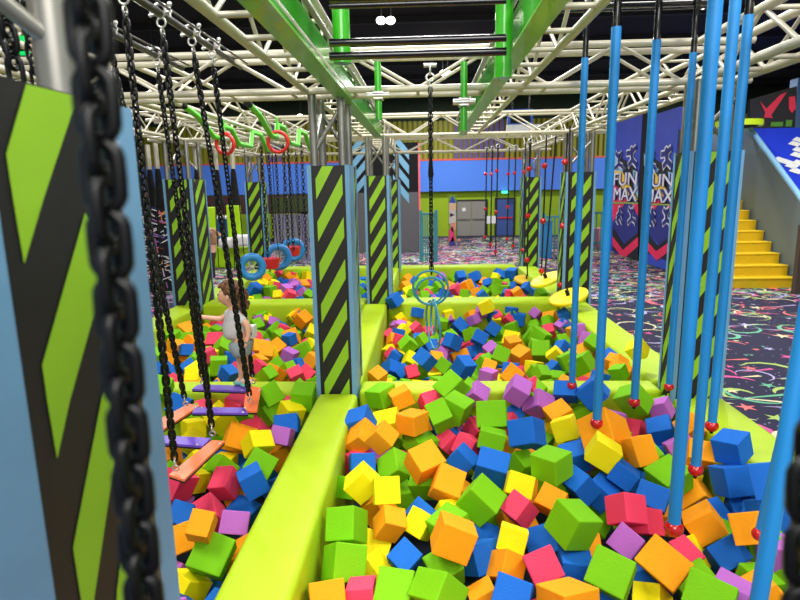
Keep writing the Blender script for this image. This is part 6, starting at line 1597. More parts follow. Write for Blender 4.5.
FL g 0 -1.934 12.566 0.544 0.404 0.827 0.389 -0.026 0.185 0.185 0.185
FL b 0 -2.367 11.69 0.597 0.631 -0.092 -0.269 -0.722 0.188 0.188 0.188
FL b 0 -2.331 12.623 0.569 0.737 -0.104 -0.263 -0.613 0.189 0.189 0.189
FL g 0 -2.827 13.101 0.544 0.874 -0.238 -0.337 0.256 0.187 0.187 0.187
FL b 0 -1.501 10.622 0.609 0.212 0.853 0.459 -0.131 0.199 0.199 0.199
FL g 0 -3.382 11.313 0.545 0.778 -0.201 -0.362 -0.472 0.184 0.184 0.184
FL b 0 -1.467 13.154 0.603 0.755 -0.655 -0.027 0.027 0.193 0.193 0.193
FL g 0 -1.116 11.813 0.564 0.458 0.05 0.861 0.217 0.193 0.193 0.193
FL g 0 -3.382 10.738 0.583 0.689 0.45 0.556 0.118 0.181 0.181 0.181
FL o 0 -3.085 9.875 0.547 0.227 0.134 0.33 0.906 0.198 0.198 0.198
FL v 0 -3.101 10.986 0.542 0.872 -0.429 0.112 -0.208 0.188 0.188 0.188
FL p 0 -2.331 9.81 0.605 0.811 -0.213 0.538 0.09 0.189 0.189 0.189
FL g 0 -3.478 9.749 0.556 0.818 0.047 0.279 0.501 0.188 0.188 0.188
FL g 0 -2.037 13.219 0.543 0.803 -0.081 0.432 -0.402 0.199 0.199 0.199
FL g 0 -1.619 11.659 0.547 0.981 -0.137 -0.13 -0.045 0.195 0.195 0.195
FL b 0 -2.084 12.824 0.583 0.719 0.542 -0.415 -0.133 0.196 0.196 0.196
FL b 0 -2.553 13.187 0.546 0.747 0.019 -0.212 0.63 0.194 0.194 0.194
FL o 0 -1.114 12.1 0.608 0.524 -0.318 0.417 -0.672 0.196 0.196 0.196
FL p 0 -2.257 10.035 0.553 0.846 -0.057 0.463 0.259 0.192 0.192 0.192
FL p 0 -2.769 10.734 0.548 0.904 -0.019 0.128 0.407 0.2 0.2 0.2
FL g 0 -2.997 11.521 0.544 0.929 0.132 0.018 -0.345 0.181 0.181 0.181
FL o 0 -1.587 12.04 0.542 0.771 0.408 -0.317 0.371 0.185 0.185 0.185
FL g 0 -1.689 13.221 0.608 0.45 0.784 0.318 -0.284 0.185 0.185 0.185
FL g 0 -1.38 11.793 0.587 0.765 0.46 0.433 -0.122 0.196 0.196 0.196
FL b 0 -2.853 9.829 0.613 0.805 0.34 0.429 0.229 0.181 0.181 0.181
FL o 0 -2.627 11.998 0.451 0.976 0.071 0.089 -0.187 0.193 0.193 0.193
FL g 0 -2.369 12.293 0.39 0.975 -0.137 0.046 0.167 0.186 0.186 0.186
FL v 0 -1.627 9.729 0.449 0.857 -0.007 -0.303 -0.415 0.195 0.195 0.195
FL y 0 -3.173 12.687 0.409 0.384 0.492 -0.706 0.336 0.195 0.195 0.195
FL y 0 -2.361 11.511 0.399 0.956 -0.071 -0.113 0.262 0.195 0.195 0.195
FL b 0 -1.659 10.232 0.396 0.268 -0.087 -0.201 0.938 0.19 0.19 0.19
FL o 0 -2.657 11.53 0.466 0.686 -0.243 0.287 0.623 0.198 0.198 0.198
FL p 0 -2.817 10.1 0.419 0.368 0.569 0.693 0.245 0.184 0.184 0.184
FL g 0 -2.698 11.026 0.43 0.669 -0.613 -0.275 0.319 0.188 0.188 0.188
FL b 0 -1.409 11.362 0.445 0.921 -0.328 0.199 0.065 0.183 0.183 0.183
FL o 0 -2.428 11.814 0.404 0.736 -0.289 0.232 0.566 0.195 0.195 0.195
FL b 0 -2.179 10.54 0.404 0.194 0.501 -0.766 0.354 0.192 0.192 0.192
FL y 0 -1.449 12.306 0.414 0.6 -0.045 0.438 0.668 0.197 0.197 0.197
FL g 0 -2.085 10.298 0.408 0.759 -0.347 0.309 0.456 0.197 0.197 0.197
FL o 0 -2.981 12.672 0.453 0.948 0.214 -0.142 -0.186 0.186 0.186 0.186
FL g 0 -2.997 11.816 0.402 0.833 -0.474 0.215 -0.188 0.195 0.195 0.195
FL b 0 -2.453 11.064 0.402 0.714 0.311 -0.539 0.322 0.194 0.194 0.194
FL o 0 -3.336 11.584 0.455 0.594 0.546 0.49 0.33 0.19 0.19 0.19
FL v 0 -3.488 12.55 0.462 0.563 -0.428 0.706 -0.037 0.191 0.191 0.191
FL y 0 -3.404 12.826 0.469 0.448 0.076 0.79 0.411 0.189 0.189 0.189
FL g 0 -2.151 11.395 0.419 0.741 0.661 0.114 -0.031 0.194 0.194 0.194
FL o 0 -3.206 12.464 0.407 0.718 -0.142 0.226 -0.643 0.195 0.195 0.195
FL v 0 -2.897 11.245 0.443 0.533 -0.183 0.117 0.817 0.194 0.194 0.194
FL g 0 -2.164 11.728 0.414 0.837 -0.165 0.521 0.012 0.191 0.191 0.191
FL p 0 -2.567 12.757 0.426 0.999 0.03 0.037 0.02 0.184 0.184 0.184
FL o 0 -3.168 12.027 0.467 0.41 -0.649 0.475 -0.43 0.185 0.185 0.185
FL v 0 -1.296 12.572 0.392 0.4 0.026 0.876 -0.268 0.197 0.197 0.197
FL b 0 -2.7 9.85 0.392 0.707 -0.007 -0.685 -0.175 0.199 0.199 0.199
FL y 0 -3.062 12.234 0.462 0.943 -0.035 0.236 -0.232 0.187 0.187 0.187
FL o 0 -2.032 11.197 0.391 0.855 0.086 -0.368 -0.354 0.187 0.187 0.187
FL g 0 -3.151 10.164 0.425 0.177 -0.139 0.263 -0.938 0.188 0.188 0.188
FL b 0 -2.586 12.495 0.427 0.985 -0.106 -0.101 -0.095 0.183 0.183 0.183
FL p 0 -2.9 10.512 0.435 0.854 -0.194 -0.257 0.41 0.191 0.191 0.191
FL g 0 -2.768 12.767 0.408 0.5 0.838 0.103 -0.193 0.193 0.193 0.193
FL b 0 -1.388 10.501 0.436 0.824 0.381 0.076 0.413 0.187 0.187 0.187
FL o 0 -1.273 13.158 0.422 0.404 -0.062 0.827 0.385 0.183 0.183 0.183
FL g 0 -2.014 12.089 0.463 0.474 -0.345 -0.638 -0.499 0.196 0.196 0.196
FL o 0 -1.368 10.736 0.421 0.882 -0.268 -0.345 0.175 0.182 0.182 0.182
FL y 0 -1.569 10.9 0.423 0.866 0.49 -0.055 -0.078 0.181 0.181 0.181
FL b 0 -2.84 12.212 0.398 0.745 -0.448 0.101 -0.484 0.192 0.192 0.192
FL y 0 -1.613 12.539 0.419 0.437 0.82 0.117 0.349 0.185 0.185 0.185
FL g 0 -1.334 9.804 0.393 0.652 -0.591 -0.121 0.459 0.18 0.18 0.18
FL y 0 -3.495 13.112 0.41 0.57 -0.802 0.172 -0.052 0.197 0.197 0.197
FL o 0 -1.635 11.254 0.431 0.932 0.127 -0.02 -0.34 0.19 0.19 0.19
FL b 0 -2.998 10.328 0.406 0.456 -0.691 0.312 0.466 0.193 0.193 0.193
FL o 0 -2.241 13.207 0.399 0.63 0.3 -0.089 0.711 0.199 0.199 0.199
FL o 0 -1.334 11.993 0.467 0.242 0.93 0.277 0.014 0.182 0.182 0.182
FL p 0 -3.263 9.761 0.433 0.769 -0.539 0.232 0.256 0.199 0.199 0.199
FL g 0 -2.582 10.666 0.42 0.524 0.797 -0.179 -0.24 0.193 0.193 0.193
FL v 0 -3.388 12.095 0.405 0.733 -0.334 0.36 0.471 0.189 0.189 0.189
FL y 0 -1.792 12.051 0.43 0.128 0.742 -0.602 0.267 0.2 0.2 0.2
FL y 0 -2.669 11.32 0.397 0.881 -0.379 0.106 -0.261 0.19 0.19 0.19
FL v 0 -3.022 13.006 0.458 0.902 -0.405 0.001 0.15 0.191 0.191 0.191
FL o 0 -2.822 12.44 0.41 0.459 0.54 -0.607 0.359 0.184 0.184 0.184
FL o 0 -1.573 12.798 0.396 0.005 -0.139 -0.665 -0.734 0.197 0.197 0.197
FL o 0 -3.262 11.055 0.455 0.726 -0.637 0.216 -0.143 0.195 0.195 0.195
FL y 0 -1.614 13.06 0.393 0.817 -0.095 0.188 0.536 0.195 0.195 0.195
FL g 0 -1.493 10.004 0.396 0.74 -0.295 -0.4 -0.454 0.194 0.194 0.194
FL b 0 -3.135 13.228 0.457 0.287 0.597 -0.747 -0.051 0.195 0.195 0.195
FL y 0 -1.172 10.829 0.429 0.473 0.651 0.58 -0.127 0.199 0.199 0.199
FL b 0 -2.106 12.635 0.401 0.808 0.573 -0.121 0.063 0.185 0.185 0.185
FL y 0 -2.29 10.79 0.444 0.907 0.153 -0.132 -0.37 0.186 0.186 0.186
FL b 0 -1.857 11.6 0.435 0.904 -0.368 -0.168 0.135 0.192 0.192 0.192
FL g 0 -3.244 11.773 0.392 0.997 -0.047 -0.047 0.029 0.189 0.189 0.189
FL b 0 -1.74 9.932 0.417 0.645 -0.643 0.15 -0.386 0.188 0.188 0.188
FL p 0 -1.474 11.556 0.399 0.968 -0.159 0.195 0.017 0.197 0.197 0.197
FL o 0 -2.351 12.858 0.4 0.717 -0.348 -0.601 -0.058 0.181 0.181 0.181
FL o 0 -1.102 10.342 0.411 0.86 0.482 0.025 0.167 0.195 0.195 0.195
FL p 0 -2.296 12.51 0.397 0.847 0.141 0.356 -0.37 0.186 0.186 0.186
FL o 0 -3.496 10.648 0.426 0.451 -0.275 -0.193 -0.826 0.184 0.184 0.184
FL g 0 -1.894 10.983 0.404 0.758 -0.125 0.575 0.281 0.186 0.186 0.186
FL b 0 -1.115 12.907 0.415 0.89 -0.36 -0.064 -0.271 0.19 0.19 0.19
FL g 0 -3.376 10.896 0.414 0.438 0.63 0.424 -0.481 0.184 0.184 0.184
FL p 0 -2.504 10.879 0.464 0.002 0.369 -0.916 0.159 0.183 0.183 0.183
FL o 0 -2.143 12.892 0.392 0.763 0.018 0.204 -0.613 0.182 0.182 0.182
FL b 0 -3.504 11.696 0.403 0.852 -0.511 0.104 -0.037 0.199 0.199 0.199
FL g 0 -3.512 10.34 0.397 0.267 -0.297 -0.91 -0.114 0.182 0.182 0.182
FL v 0 -2.556 10.247 0.394 0.7 -0.234 -0.665 0.11 0.187 0.187 0.187
FL p 0 -3.528 11.434 0.463 0.831 0.386 0.401 0.009 0.187 0.187 0.187
FL o 0 -1.111 11.261 0.423 0.902 0.391 -0.065 -0.171 0.196 0.196 0.196
FL o 0 -2.221 9.831 0.397 0.682 0.407 0.598 0.111 0.186 0.186 0.186
FL b 0 -1.945 9.807 0.391 0.561 0.52 0.265 -0.587 0.195 0.195 0.195
FL b 0 -2.412 10.543 0.395 0.829 -0.283 -0.258 0.407 0.187 0.187 0.187
FL o 0 -2.245 12.021 0.427 0.689 -0.012 0.155 -0.708 0.181 0.181 0.181
FL o 0 -1.405 10.262 0.407 0.167 -0.384 0.904 -0.082 0.186 0.186 0.186
FL g 0 -1.838 10.705 0.403 0.882 0.375 -0.284 0.016 0.193 0.193 0.193
FL b 0 -1.894 10.201 0.413 0.885 -0.318 0.186 0.285 0.181 0.181 0.181
'''
# ================================================================== FAR SURROUNDINGS
def slab(px0, px1, py0, py1, y, th, m, b=None, z0=None):
    a = at(px0, (py0+py1)/2, y=y); c = at(px1, (py0+py1)/2, y=y); b = b or MB(); mx = (px0+px1)/2
    return b.box((a.x, y, at(mx,py1,y=y).z if z0 is None else z0), (c.x, y+th, at(mx,py0,y=y).z), m)
# dark climbing wall with blue chevrons
y = 24.9; r = empty('climbing_wall', (-1.7,y,0), 'tall dark wall with light blue upward chevrons and a pink edge', 'wall panel')
b = slab(340,418.5,143,252,y,.5,blackm,z0=0); b.build('panel', r)
b = MB(); a = at(340,252,y=y-.02); c = at(418,192,y=y-.02); b.box((a.x,y-.02,0),(c.x,y,c.z), greywall); b.build('lower_panel', r)
b = slab(418.5,420.3,143,252,y-.03,.5,mat('pink edge', (240,110,120)),z0=0); b.build('edge_strip', r)
b = MB(); lb = mat('pale blue chevron', (120,176,206))
for k in range(4):
    t = 151+k*14.5
    for x0, x1, d in ((409,393,-1),(349,365,1)):
        pts = [(x0,t),(x1,t-20),(x1,t-11),(x0,t+9)]
        b.poly([at(*q, y=y-.04)[:] for q in pts], lb)
b.build('chevron_pattern', r)
# mural strip
y = 27.5; r = empty('mural_panel', (1.1,y,0), 'narrow colourful painted panel standing left of the grey doors', 'panel')
b = slab(448.5,456.5,195,246,y,.15,mat('mural lime', (120,160,40)),z0=0)
for (pts, c) in (([(449,203),(452.5,195.5),(456,203)],(40,80,190)),([(449,203),(456,203),(456,210),(449,210)],(236,196,160)),([(449,210),(456,210),(456,222),(449,224)],(210,204,196)),([(450,213),(455,215),(450,217)],(40,36,36)),([(450,224),(456,222),(456,230),(452,232)],(226,150,130)),([(449,230),(452.5,226),(456,240),(449,242)],(236,60,120)),([(449,243),(453,236),(456,245.5),(449,245.5)],(70,50,150))):
    b.poly([at(*q, y=y-.01)[:] for q in pts], mat('mural %d %d %d' % c, c))
b.build('panel_board', r)
def railing(px0, px1, py0, y, label, m, h=None, n=7):
    a = at(px0, py0, y=y); c = at(px1, py0, y=y); r = empty('railing', ((a.x+c.x)/2,y,0), label, 'railing')
    b = MB(); b.box((a.x,y,a.z-.08),(c.x,y+.08,a.z), m); b.box((a.x,y,.25),(c.x,y+.08,.33), m); b.build('rail', r)
    for i in range(n+1):
        x = a.x+(c.x-a.x)*i/n; b = MB(); w = .06 if i in (0,n) else .02
        b.box((x-w,y+.01,0),(x+w,y+.07,a.z+(.1 if w > .03 else -.05)), m); b.build('baluster', r)
tealm = mat('teal paint', (64,140,150), .5)
railing(420.5,436,213,21.4,'teal railing beside the dark chevron wall', tealm)
railing(544,563,216,23.0,'teal railing beyond the farthest right pillar', tealm, n=5)
railing(592,612,212,25.0,'teal railing left of the printed banners', tealm, n=4)
y = 24.9; b = MB(); p = at(597,229,y=y); b.box((p.x-.3,y+.3,0),(p.x+1.3,y+.9,p.z), mat('dusty pink', (206,120,140), .7)); tag(b.build('bench', bevel=.03), 'dusty pink low bench behind the teal railing, left of banners', 'bench')
r = empty('storage_bin', (at(548,240,y=22).x,22,0), 'bright blue bin standing behind the farthest right pillar', 'bin')
b = slab(543.5,552.5,222,243,22,.6,mat('bin blue', (30,130,190), .5),z0=0); b.build('bin_body', r, bevel=.03); b = slab(543,553,220,222,21.97,.66,tealm); b.build('lid', r)
r = empty('standing_sign', (at(491.5,219,y=29).x,29,0), 'small white notice on a thin stand before the blue door', 'sign')
b = slab(487,496,216,223.5,29,.05,whitem); b.build('board', r); p = at(491.5,223,y=29); b = MB(); b.box((p.x-.03,29,0),(p.x+.03,29.05,p.z), darkmetal); b.box((p.x-.25,28.85,0),(p.x+.25,29.2,.04), darkmetal); b.build('stand', r)
b = slab(502,508.5,191,193.2,32.4,.12,mat('green glow', (60,240,190), emit=2.5)); tag(b.build('exit_light'), 'small glowing green exit light over the blue door', 'light')
for i, (px, py, w_, h_) in enumerate(((19,40,10,9),(21,53,18,3.5))):
    b = slab(px-w_/2,px+w_/2,py-h_/2,py+h_/2,14,.08,mat('green sign glow', (20,190,90), emit=1.2)); tag(b.build('green_sign'), ['green glowing sign high in the upper left corner','thin green glowing strip just under the green sign'][i], 'sign')
# hanging scoreboard
r = empty('hanging_display', (at(522,120,y=19).x,19,at(522,133,y=19).z), 'blue framed dark display with a white lower panel, hung over right pits', 'display')
b = slab(508,533,109,125,19,.2,mat('display blue', (40,90,190), .5)); b.build('frame', r); b = slab(510.5,530.5,112.5,123,18.98,.02,blackm); b.build('screen', r)
b = slab(507,541,124.5,133.5,18.97,.15,whitem); b.build('white_panel', r)
for px in (512,529):
    p = at(px,109,y=19.1); b = MB(); b.tube([p[:], (p.x,19.1,ZC-.1)], .02, darkmetal, 6); b.build('hanger', r)
# banners on the right
XB = 7.6
def bpt(px, py, o=0.): return at(px, py, x=XB-o)
figm = mat('figure navy', (34,40,120)); lil = mat('banner white', (240,236,246)); pinkb = mat('banner pink', (236,40,90))
def figure(cx, cy, h, kind, root):
    """small jumping silhouette with white outline, drawn as limbs"""
    sk = {'a': [((0,-.3),(0,.12)),((0,.1),(-.22,.42)),((0,.1),(.2,.44)),((0,-.25),(-.28,-.5)),((0,-.25),(.25,-.38)),((.25,-.38),(.3,-.5))],
          'b': [((.05,-.2),(.0,.2)),((0,.2),(-.32,.14)),((0,.2),(.28,.46)),((.05,-.2),(-.2,-.5)),((.05,-.2),(.3,-.45))],
          'c': [((0,-.1),(0,.25)),((0,.2),(-.2,-.05)),((0,.2),(.18,0)),((0,-.1),(-.25,-.3)),((-.25,-.3),(-.1,-.5)),((0,-.1),(.2,-.5))]}[kind]
    for (w, m, o, nm) in ((.20,lil,.03,'figure_outline'),(.12,figm,.05,'figure_shape')):
        b = MB()
        for k, ((x0,y0),(x1,y1)) in enumerate(sk):
            p0 = bpt(cx+x0*h*.8, cy-y0*h, o+k*.001); p1 = bpt(cx+x1*h*.8, cy-y1*h, o+k*.001); d = (p1-p0); u = d.normalized()
            s = Vector((0,-u.z,u.y)); W = w*h/26.4*(1 if k else 1.35); e = u*W*.5
            b.poly([(p0-e+s*W)[:],(p0-e-s*W)[:],(p1+e-s*W)[:],(p1+e+s*W)[:]], m)
        hx, hy = sk[0][1]; c = bpt(cx+hx*h*.8, cy-(hy+.14)*h, o+.01); q = (w+.05)*h/26.4
        b.poly([(c.x, c.y+q*math.cos(t*math.pi/5), c.z+q*math.sin(t*math.pi/5)) for t in range(10)], m)
        b.build(nm, root)
def text(body, px0, px1, py0, py1, m, o, root, nm='lettering', grow=0.):
    cu = bpy.data.curves.new(nm, 'FONT'); cu.body = body; cu.size = 1; cu.extrude = .01; cu.offset = grow
    ob = bpy.data.objects.new(nm, cu); COL.objects.link(ob)
    bpy.context.view_layer.update()
    w_, h_ = ob.dimensions.x, ob.dimensions.y
    A, B_, T = bpt(px0, py1, o), bpt(px1, py1, o), bpt(px0, py0, o)
    wy = abs(A.y-B_.y); hz = abs(T.z-A.z)
    # local x -> -Y world, local y -> Z world
    bb = [Vector(v) for v in ob.bound_box]; mnx = min(v.x for v in bb); mny = min(v.y for v in bb)
    sx, sy = wy/w_, hz/h_
    M_ = Matrix(((0,0,-1,A.x),(-sx,0,0,A.y+mnx*sx),(0,sy,0,A.z-mny*sy),(0,0,0,1)))
    cu.materials.append(m); me = bpy.data.meshes.new_from_object(ob.evaluated_get(bpy.context.evaluated_depsgraph_get())); bpy.data.objects.remove(ob); ob = bpy.data.objects.new(nm, me); COL.objects.link(ob); ob.parent = root; ob.matrix_parent_inverse = Matrix.Translation(-Vector(root.location)); ob.matrix_basis = M_
    return ob
for i, (p0, p1, lab) in enumerate(((612.5,638,'left printed banner with FUN MAX lettering and jumping figures'),(644,674,'right printed banner with FUN MAX lettering, partly behind the large pillar'))):
    yl, yr = bpt(p0,190).y, bpt(p1,190).y
    r = empty('banner', (XB,(yl+yr)/2,0), lab, 'banner', 'FUN MAX banners')
    zt = 5.25-.3*i; b = MB(); b.box((XB,yr,.02),(XB+.1,yl,zt), mat('banner blue', (56,76,190), var=.2, scale=1)); b.build('board', r)
    b = MB(); Wd = p1-p0
    def R_(pts, m, o): b.poly([bpt(p0+u*Wd, v+(i*1.5), o)[:] for u, v in pts], m)
    R_([(0,150),(1,170),(1,202),(0,202)], mat('banner black', (22,20,28)), .006)
    R_([(0,152),(.5,168),(.25,176),(0,164)], mat('banner pale blue', (150,196,230)), .010)
    R_([(.0,170),(.4,172),(1,200),(.55,196)], mat('banner yellow', (246,206,70)), .012)
    R_([(.8,170),(1,172),(1,198),(.85,190)], MATS['banner pale blue'], .014)
    R_([(0,182),(.3,190),(.6,202),(0,202)], pinkb, .016)
    R_([(0,204),(1,204),(1,232),(.5,243),(0,226)], mat('banner deep blue', (38,44,130)), .018)
    R_([(0,204),(.45,204),(0,222)], pinkb, .020); R_([(.75,204),(1,204),(1,216)], pinkb, .020)
    R_([(0,226),(.45,244),(1,232),(1,262),(0,250)], MATS['banner black'], .019)
    R_([(0,236),(.4,250),(1,237),(1,246),(.42,259),(0,245)], pinkb, .022)
    b.build('print', r)
    b = MB(); R_([(0,202),(1,202.5),(1,204),(0,203.5)], mat('tagline lime', (150,180,60)), .024); b.build('tagline', r)
    text('FUN', p0+1.2, p1-1.5, 173.5+i*1.5, 185.5+i*1.5, figm, .035, r, 'lettering_shadow', .05); text('FUN', p0+1.2, p1-1.5, 173.5+i*1.5, 185.5+i*1.5, lil, .06, r)
    text('MAX', p0+1.2, p1-1.2, 187.5+i*1.5, 200+i*1.5, figm, .035, r, 'lettering_shadow', .09); text('MAX', p0+1.2, p1-1.2, 187.5+i*1.5, 200+i*1.5, lil, .06, r)
    figure(p0+Wd*.24, 160+i, 16, 'a', r); figure(p0+Wd*.74, 156+i, 18, 'b', r)
    figure(p0+Wd*.27, 215+i, 15, 'c', r); figure(p0+Wd*.74, 215+i, 15, 'a', r)
b = MB(); b.box((XB+.02,bpt(646,190).y,.02),(XB+.12,bpt(638,190).y,5.1), blackm); tag(b.build('wall_panel'), 'black upright strip between the two printed banners', 'panel')
b = MB(); b.box((XB+.03,bpt(698,190).y,0),(XB+.13,bpt(672,190).y,4.3), mat('brown panel', (70,64,52))); tag(b.build('wall_panel'), 'dark brown wall panel behind the large right pillar', 'panel')
# staircase
r = empty('staircase', (8.6,16.5,0), 'yellow staircase rising along the grey slide wall', 'stairs')
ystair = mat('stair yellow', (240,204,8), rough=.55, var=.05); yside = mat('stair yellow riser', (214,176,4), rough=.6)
for i in range(9):
    b = MB(); y0 = 15.2+.42*i; z1 = .27*(i+1)
    b.box((7.86,y0,0),(9.56,y0+.42,z1-.03), yside); b.box((7.85,y0-.02,z1-.03),(9.565,y0+.42,z1), ystair); b.build('step', r, bevel=.008)
# slide
A, B_ = at(750,128,x=9.65), at(800,196,x=9.65)
s = (A.z-B_.z)/(A.y-B_.y); y0 = B_.y-1.2; z0 = B_.z-1.2*s
r = empty('slide', (11.5,17,0), 'big blue slide with pale blue rim and grey sides, right edge', 'slide')
gw = mat('slide grey', (112,128,134), rough=.7, var=.15, scale=.6)
b = MB()
for x in (9.62, 13.4):
    v = [(x,y0,0),(x,y0,z0),(x,A.y,A.z),(x,24,A.z),(x,24,0)]; v2 = [(x+.08,)+p[1:] for p in v]
    b.add(v+v2, ((0,1,2,3,4),(9,8,7,6,5),(0,5,6,1),(1,6,7,2),(2,7,8,3),(3,8,9,4)), gw)
b.build('side_wall', r)
sb = mat('slide blue', (40,64,210), rough=.35, var=.05)
b = MB(); v = [(9.7,y0,z0-.02),(13.4,y0,z0-.02),(13.4,A.y,A.z-.02),(9.7,A.y,A.z-.02)]; b.add(v+[(p[0],p[1],p[2]-.08) for p in v], ((0,1,2,3),(7,6,5,4),(0,4,5,1)), sb); b.box((9.7,A.y,A.z-.1),(13.4,24,A.z-.02), sb); b.build('slide_bed', r)
b = MB(); u = Vector((0,A.y-y0,A.z-z0)); 
for (px, py) in ((780,160),(786,162),(792,166),(796,171),(799,150),(797,155),(799,163),(795,144),(799,140)):
    q = at(px, py, y=14.5)
    # project on slide plane
    d = q-CAM; n_ = Vector((0,-s,1)).normalized(); t = ((Vector((9.7,y0,z0))-CAM).dot(n_))/d.dot(n_); c = CAM+d*t+n_*.01
    us = u.normalized(); b.poly([(c+Vector((.2,0,0)))[:],(c+us*.16)[:],(c-Vector((.2,0,0)))[:],(c-us*.16)[:]], whitem)
b.build('white_checks', r)
for x in (9.64, 13.4):
    b = MB(); b.tube([(x,y0,z0),(x,A.y,A.z)], .075, mat('slide rim', (150,206,246), rough=.4), 10); b.build('rim', r)
b = MB(); q = at(798,285,y=14.4); b.box((q.x-.12,14.3,0),(q.x+.06,14.45,at(798,225,y=14.4).z), mat('brown post', (74,62,54))); tag(b.build('corner_post'), 'brown post at the foot of the slide wall', 'post')
# stage display
r = empty('wall_display', (at(775,108,y=20).x,20,at(775,128,y=20).z), 'dark tilted display with red cross marks above the slide', 'display')
b = MB(); q = [at(*p, y=20) for p in ((750,100),(797,86),(795,129),(750,129))]; b.add([p[:] for p in q]+[(p.x,p.y+.15,p.z) for p in q], ((0,3,2,1),(4,5,6,7),(0,1,5,4)), mat('display dark', (62,60,50), .6)); b.build('screen', r)
b = MB(); rd = mat('display red', (236,60,76), emit=.25)
for pts in ([(760,101),(767.5,110),(773,118),(767.5,117.5)],[(764,118),(766,109),(780,95),(787,92),(770,117)],[(789,97),(795,96),(796,108),(792,113),(789,109)]):
    b.poly([at(*p, y=19.96)[:] for p in pts], rd)
b.build('red_marks', r)
b = slab(771,783,122,126.5,19.95,.02,mat('display green', (120,190,60))); slab(786,792,120,126.5,19.94,.02,MATS['display green'],b); b.build('green_marks', r)
q = at(752,121,y=17.4); r = empty('lime_platform', (q.x,17.9,q.z-.2), 'lime green round table top with black skirt atop the slide', 'platform')
b = MB(); b.tube([(q.x-.1,17.9,q.z-.1),(q.x-.1,17.9,q.z+.06)], .62, mat('neon lime', (206,236,30), emit=.1), 32); b.build('rim', r)
b = MB(); b.tube([(q.x-.1,17.9,A.z),(q.x-.1,17.9,max(A.z+.02,q.z-.1))], .5, blackm, 24); b.build('skirt', r)
q = at(797.5,110,y=24.4); b = MB(); b.box((q.x-.1,24.4,0),(q.x+.8,24.9,q.z+1.2), mat('pale blue column', (110,150,190))); tag(b.build('pale_column'), 'pale blue column at the far right edge above the slide', 'column')
# ------------------------------------------------------------------ left surroundings
y = 15.6; r = empty('mural_wall', (-8,y,0), 'black mural wall with white line art left of the striped pillar', 'wall panel')
a = at(100,197,y=y); c = at(178,197,y=y)
b = MB(); b.box((a.x,y,0),(c.x,y+.2,a.z), blackm); b.build('panel', r)
b = MB(); rl = random.Random(9); k = 0
for i in range(150):
    px = rl.uniform(134,172); py = rl.uniform(199,282); ang = rl.choice((-.5,-.35,.3,.45,.2,1.35)); L = rl.uniform(4,11); w = .42; k += 1
    d = (math.cos(ang)*L, math.sin(ang)*L); nn = (-math.sin(ang)*w, math.cos(ang)*w)
    m = rl.choice((whitem,whitem,whitem,whitem,navy,mat('mural lilac', (170,120,190)),mat('mural orange', (236,140,60)),mat('mural pink', (220,120,140))))
    b.poly([at(px+nn[0],py+nn[1],y=y-.005-k*.0005)[:],at(px-nn[0],py-nn[1],y=y-.005-k*.0005)[:],at(px+d[0]-nn[0],py+d[1]-nn[1],y=y-.005-k*.0005)[:],at(px+d[0]+nn[0],py+d[1]+nn[1],y=y-.005-k*.0005)[:]], m)
b.build('line_art', r)
b = slab(120,176,192.5,197,y-.1,.3,mat('orange ledge', (206,120,70))); tag(b.build('ledge'), 'orange brown ledge along the top of the black mural', 'ledge')
y = 20.5; r = empty('inflatable_frame', (at(225,250,y=y).x,y,0), 'lime padded frame with two upright posts beyond the bending person', 'play frame')
neon = mat('neon lime pad', (176,226,10), rough=.5)
for (p0, p1, t0) in ((204,216,207),(227.5,241,205)):
    b = slab(p0,p1,t0,257,y,.16,neon,z0=0); b.build('post_pad', r, bevel=.04)
b = slab(216,250,247,257,y-.1,.5,neon,z0=0); b.build('base_pad', r, bevel=.04)
for i, (p0, p1, a_, c_) in enumerate(((217.5,232,238,249.5),(232,249,235,247.5))):
    b = slab(p0,p1,a_,c_-.6,y-.6,.45,whitem); o = tag(b.build('cushion', bevel=.12, seg=4), ['left white cushion lying on the lime padded frame','right white cushion lying on the lime padded frame, a bit higher'][i], 'cushion', 'white cushions')
r = empty('cabinet', (at(222,230,y=24).x,24,0), 'blue cabinet with a white top seen between the lime posts', 'cabinet')
b = slab(214,230,219,240,24,.6,mat('cabinet blue', (30,90,140)),z0=0); b.build('body', r); b = slab(213,231,216.5,219,23.97,.66,whitem); b.build('top', r)
b = slab(205,306,196,214,30,.5,mat('dark red counter', (60,28,24), var=.5, scale=1.5)); b.box((b.v[0][0],30,0),(b.v[0][0]+.3,30.4,2), blackm); b.box((b.v[1][0]-.3,30,0),(b.v[1][0],30.4,2), blackm)
tag(b.build('counter'), 'long dark red counter front below the blue band, far left', 'counter')
y = 22; r = empty('slatted_fence', (at(292,250,y=y).x,y,0), 'grey lilac slatted fence behind the blue wheels', 'fence')
for i in range(11):
    b = slab(274+3.2*i,276.4+3.2*i,214,250,y,.05,mat('slat lilac', (128,122,150)),z0=0); b.build('slat', r)
b = slab(273,310,217,219,y+.05,.05,tealm); b.build('rail', r)
b = slab(270,309,197,212,26,.3,mat('olive panel', (70,84,40), var=.5, scale=2)); tag(b.build('wall_panel'), 'olive panel above the lilac fence, before the dark counter', 'panel')
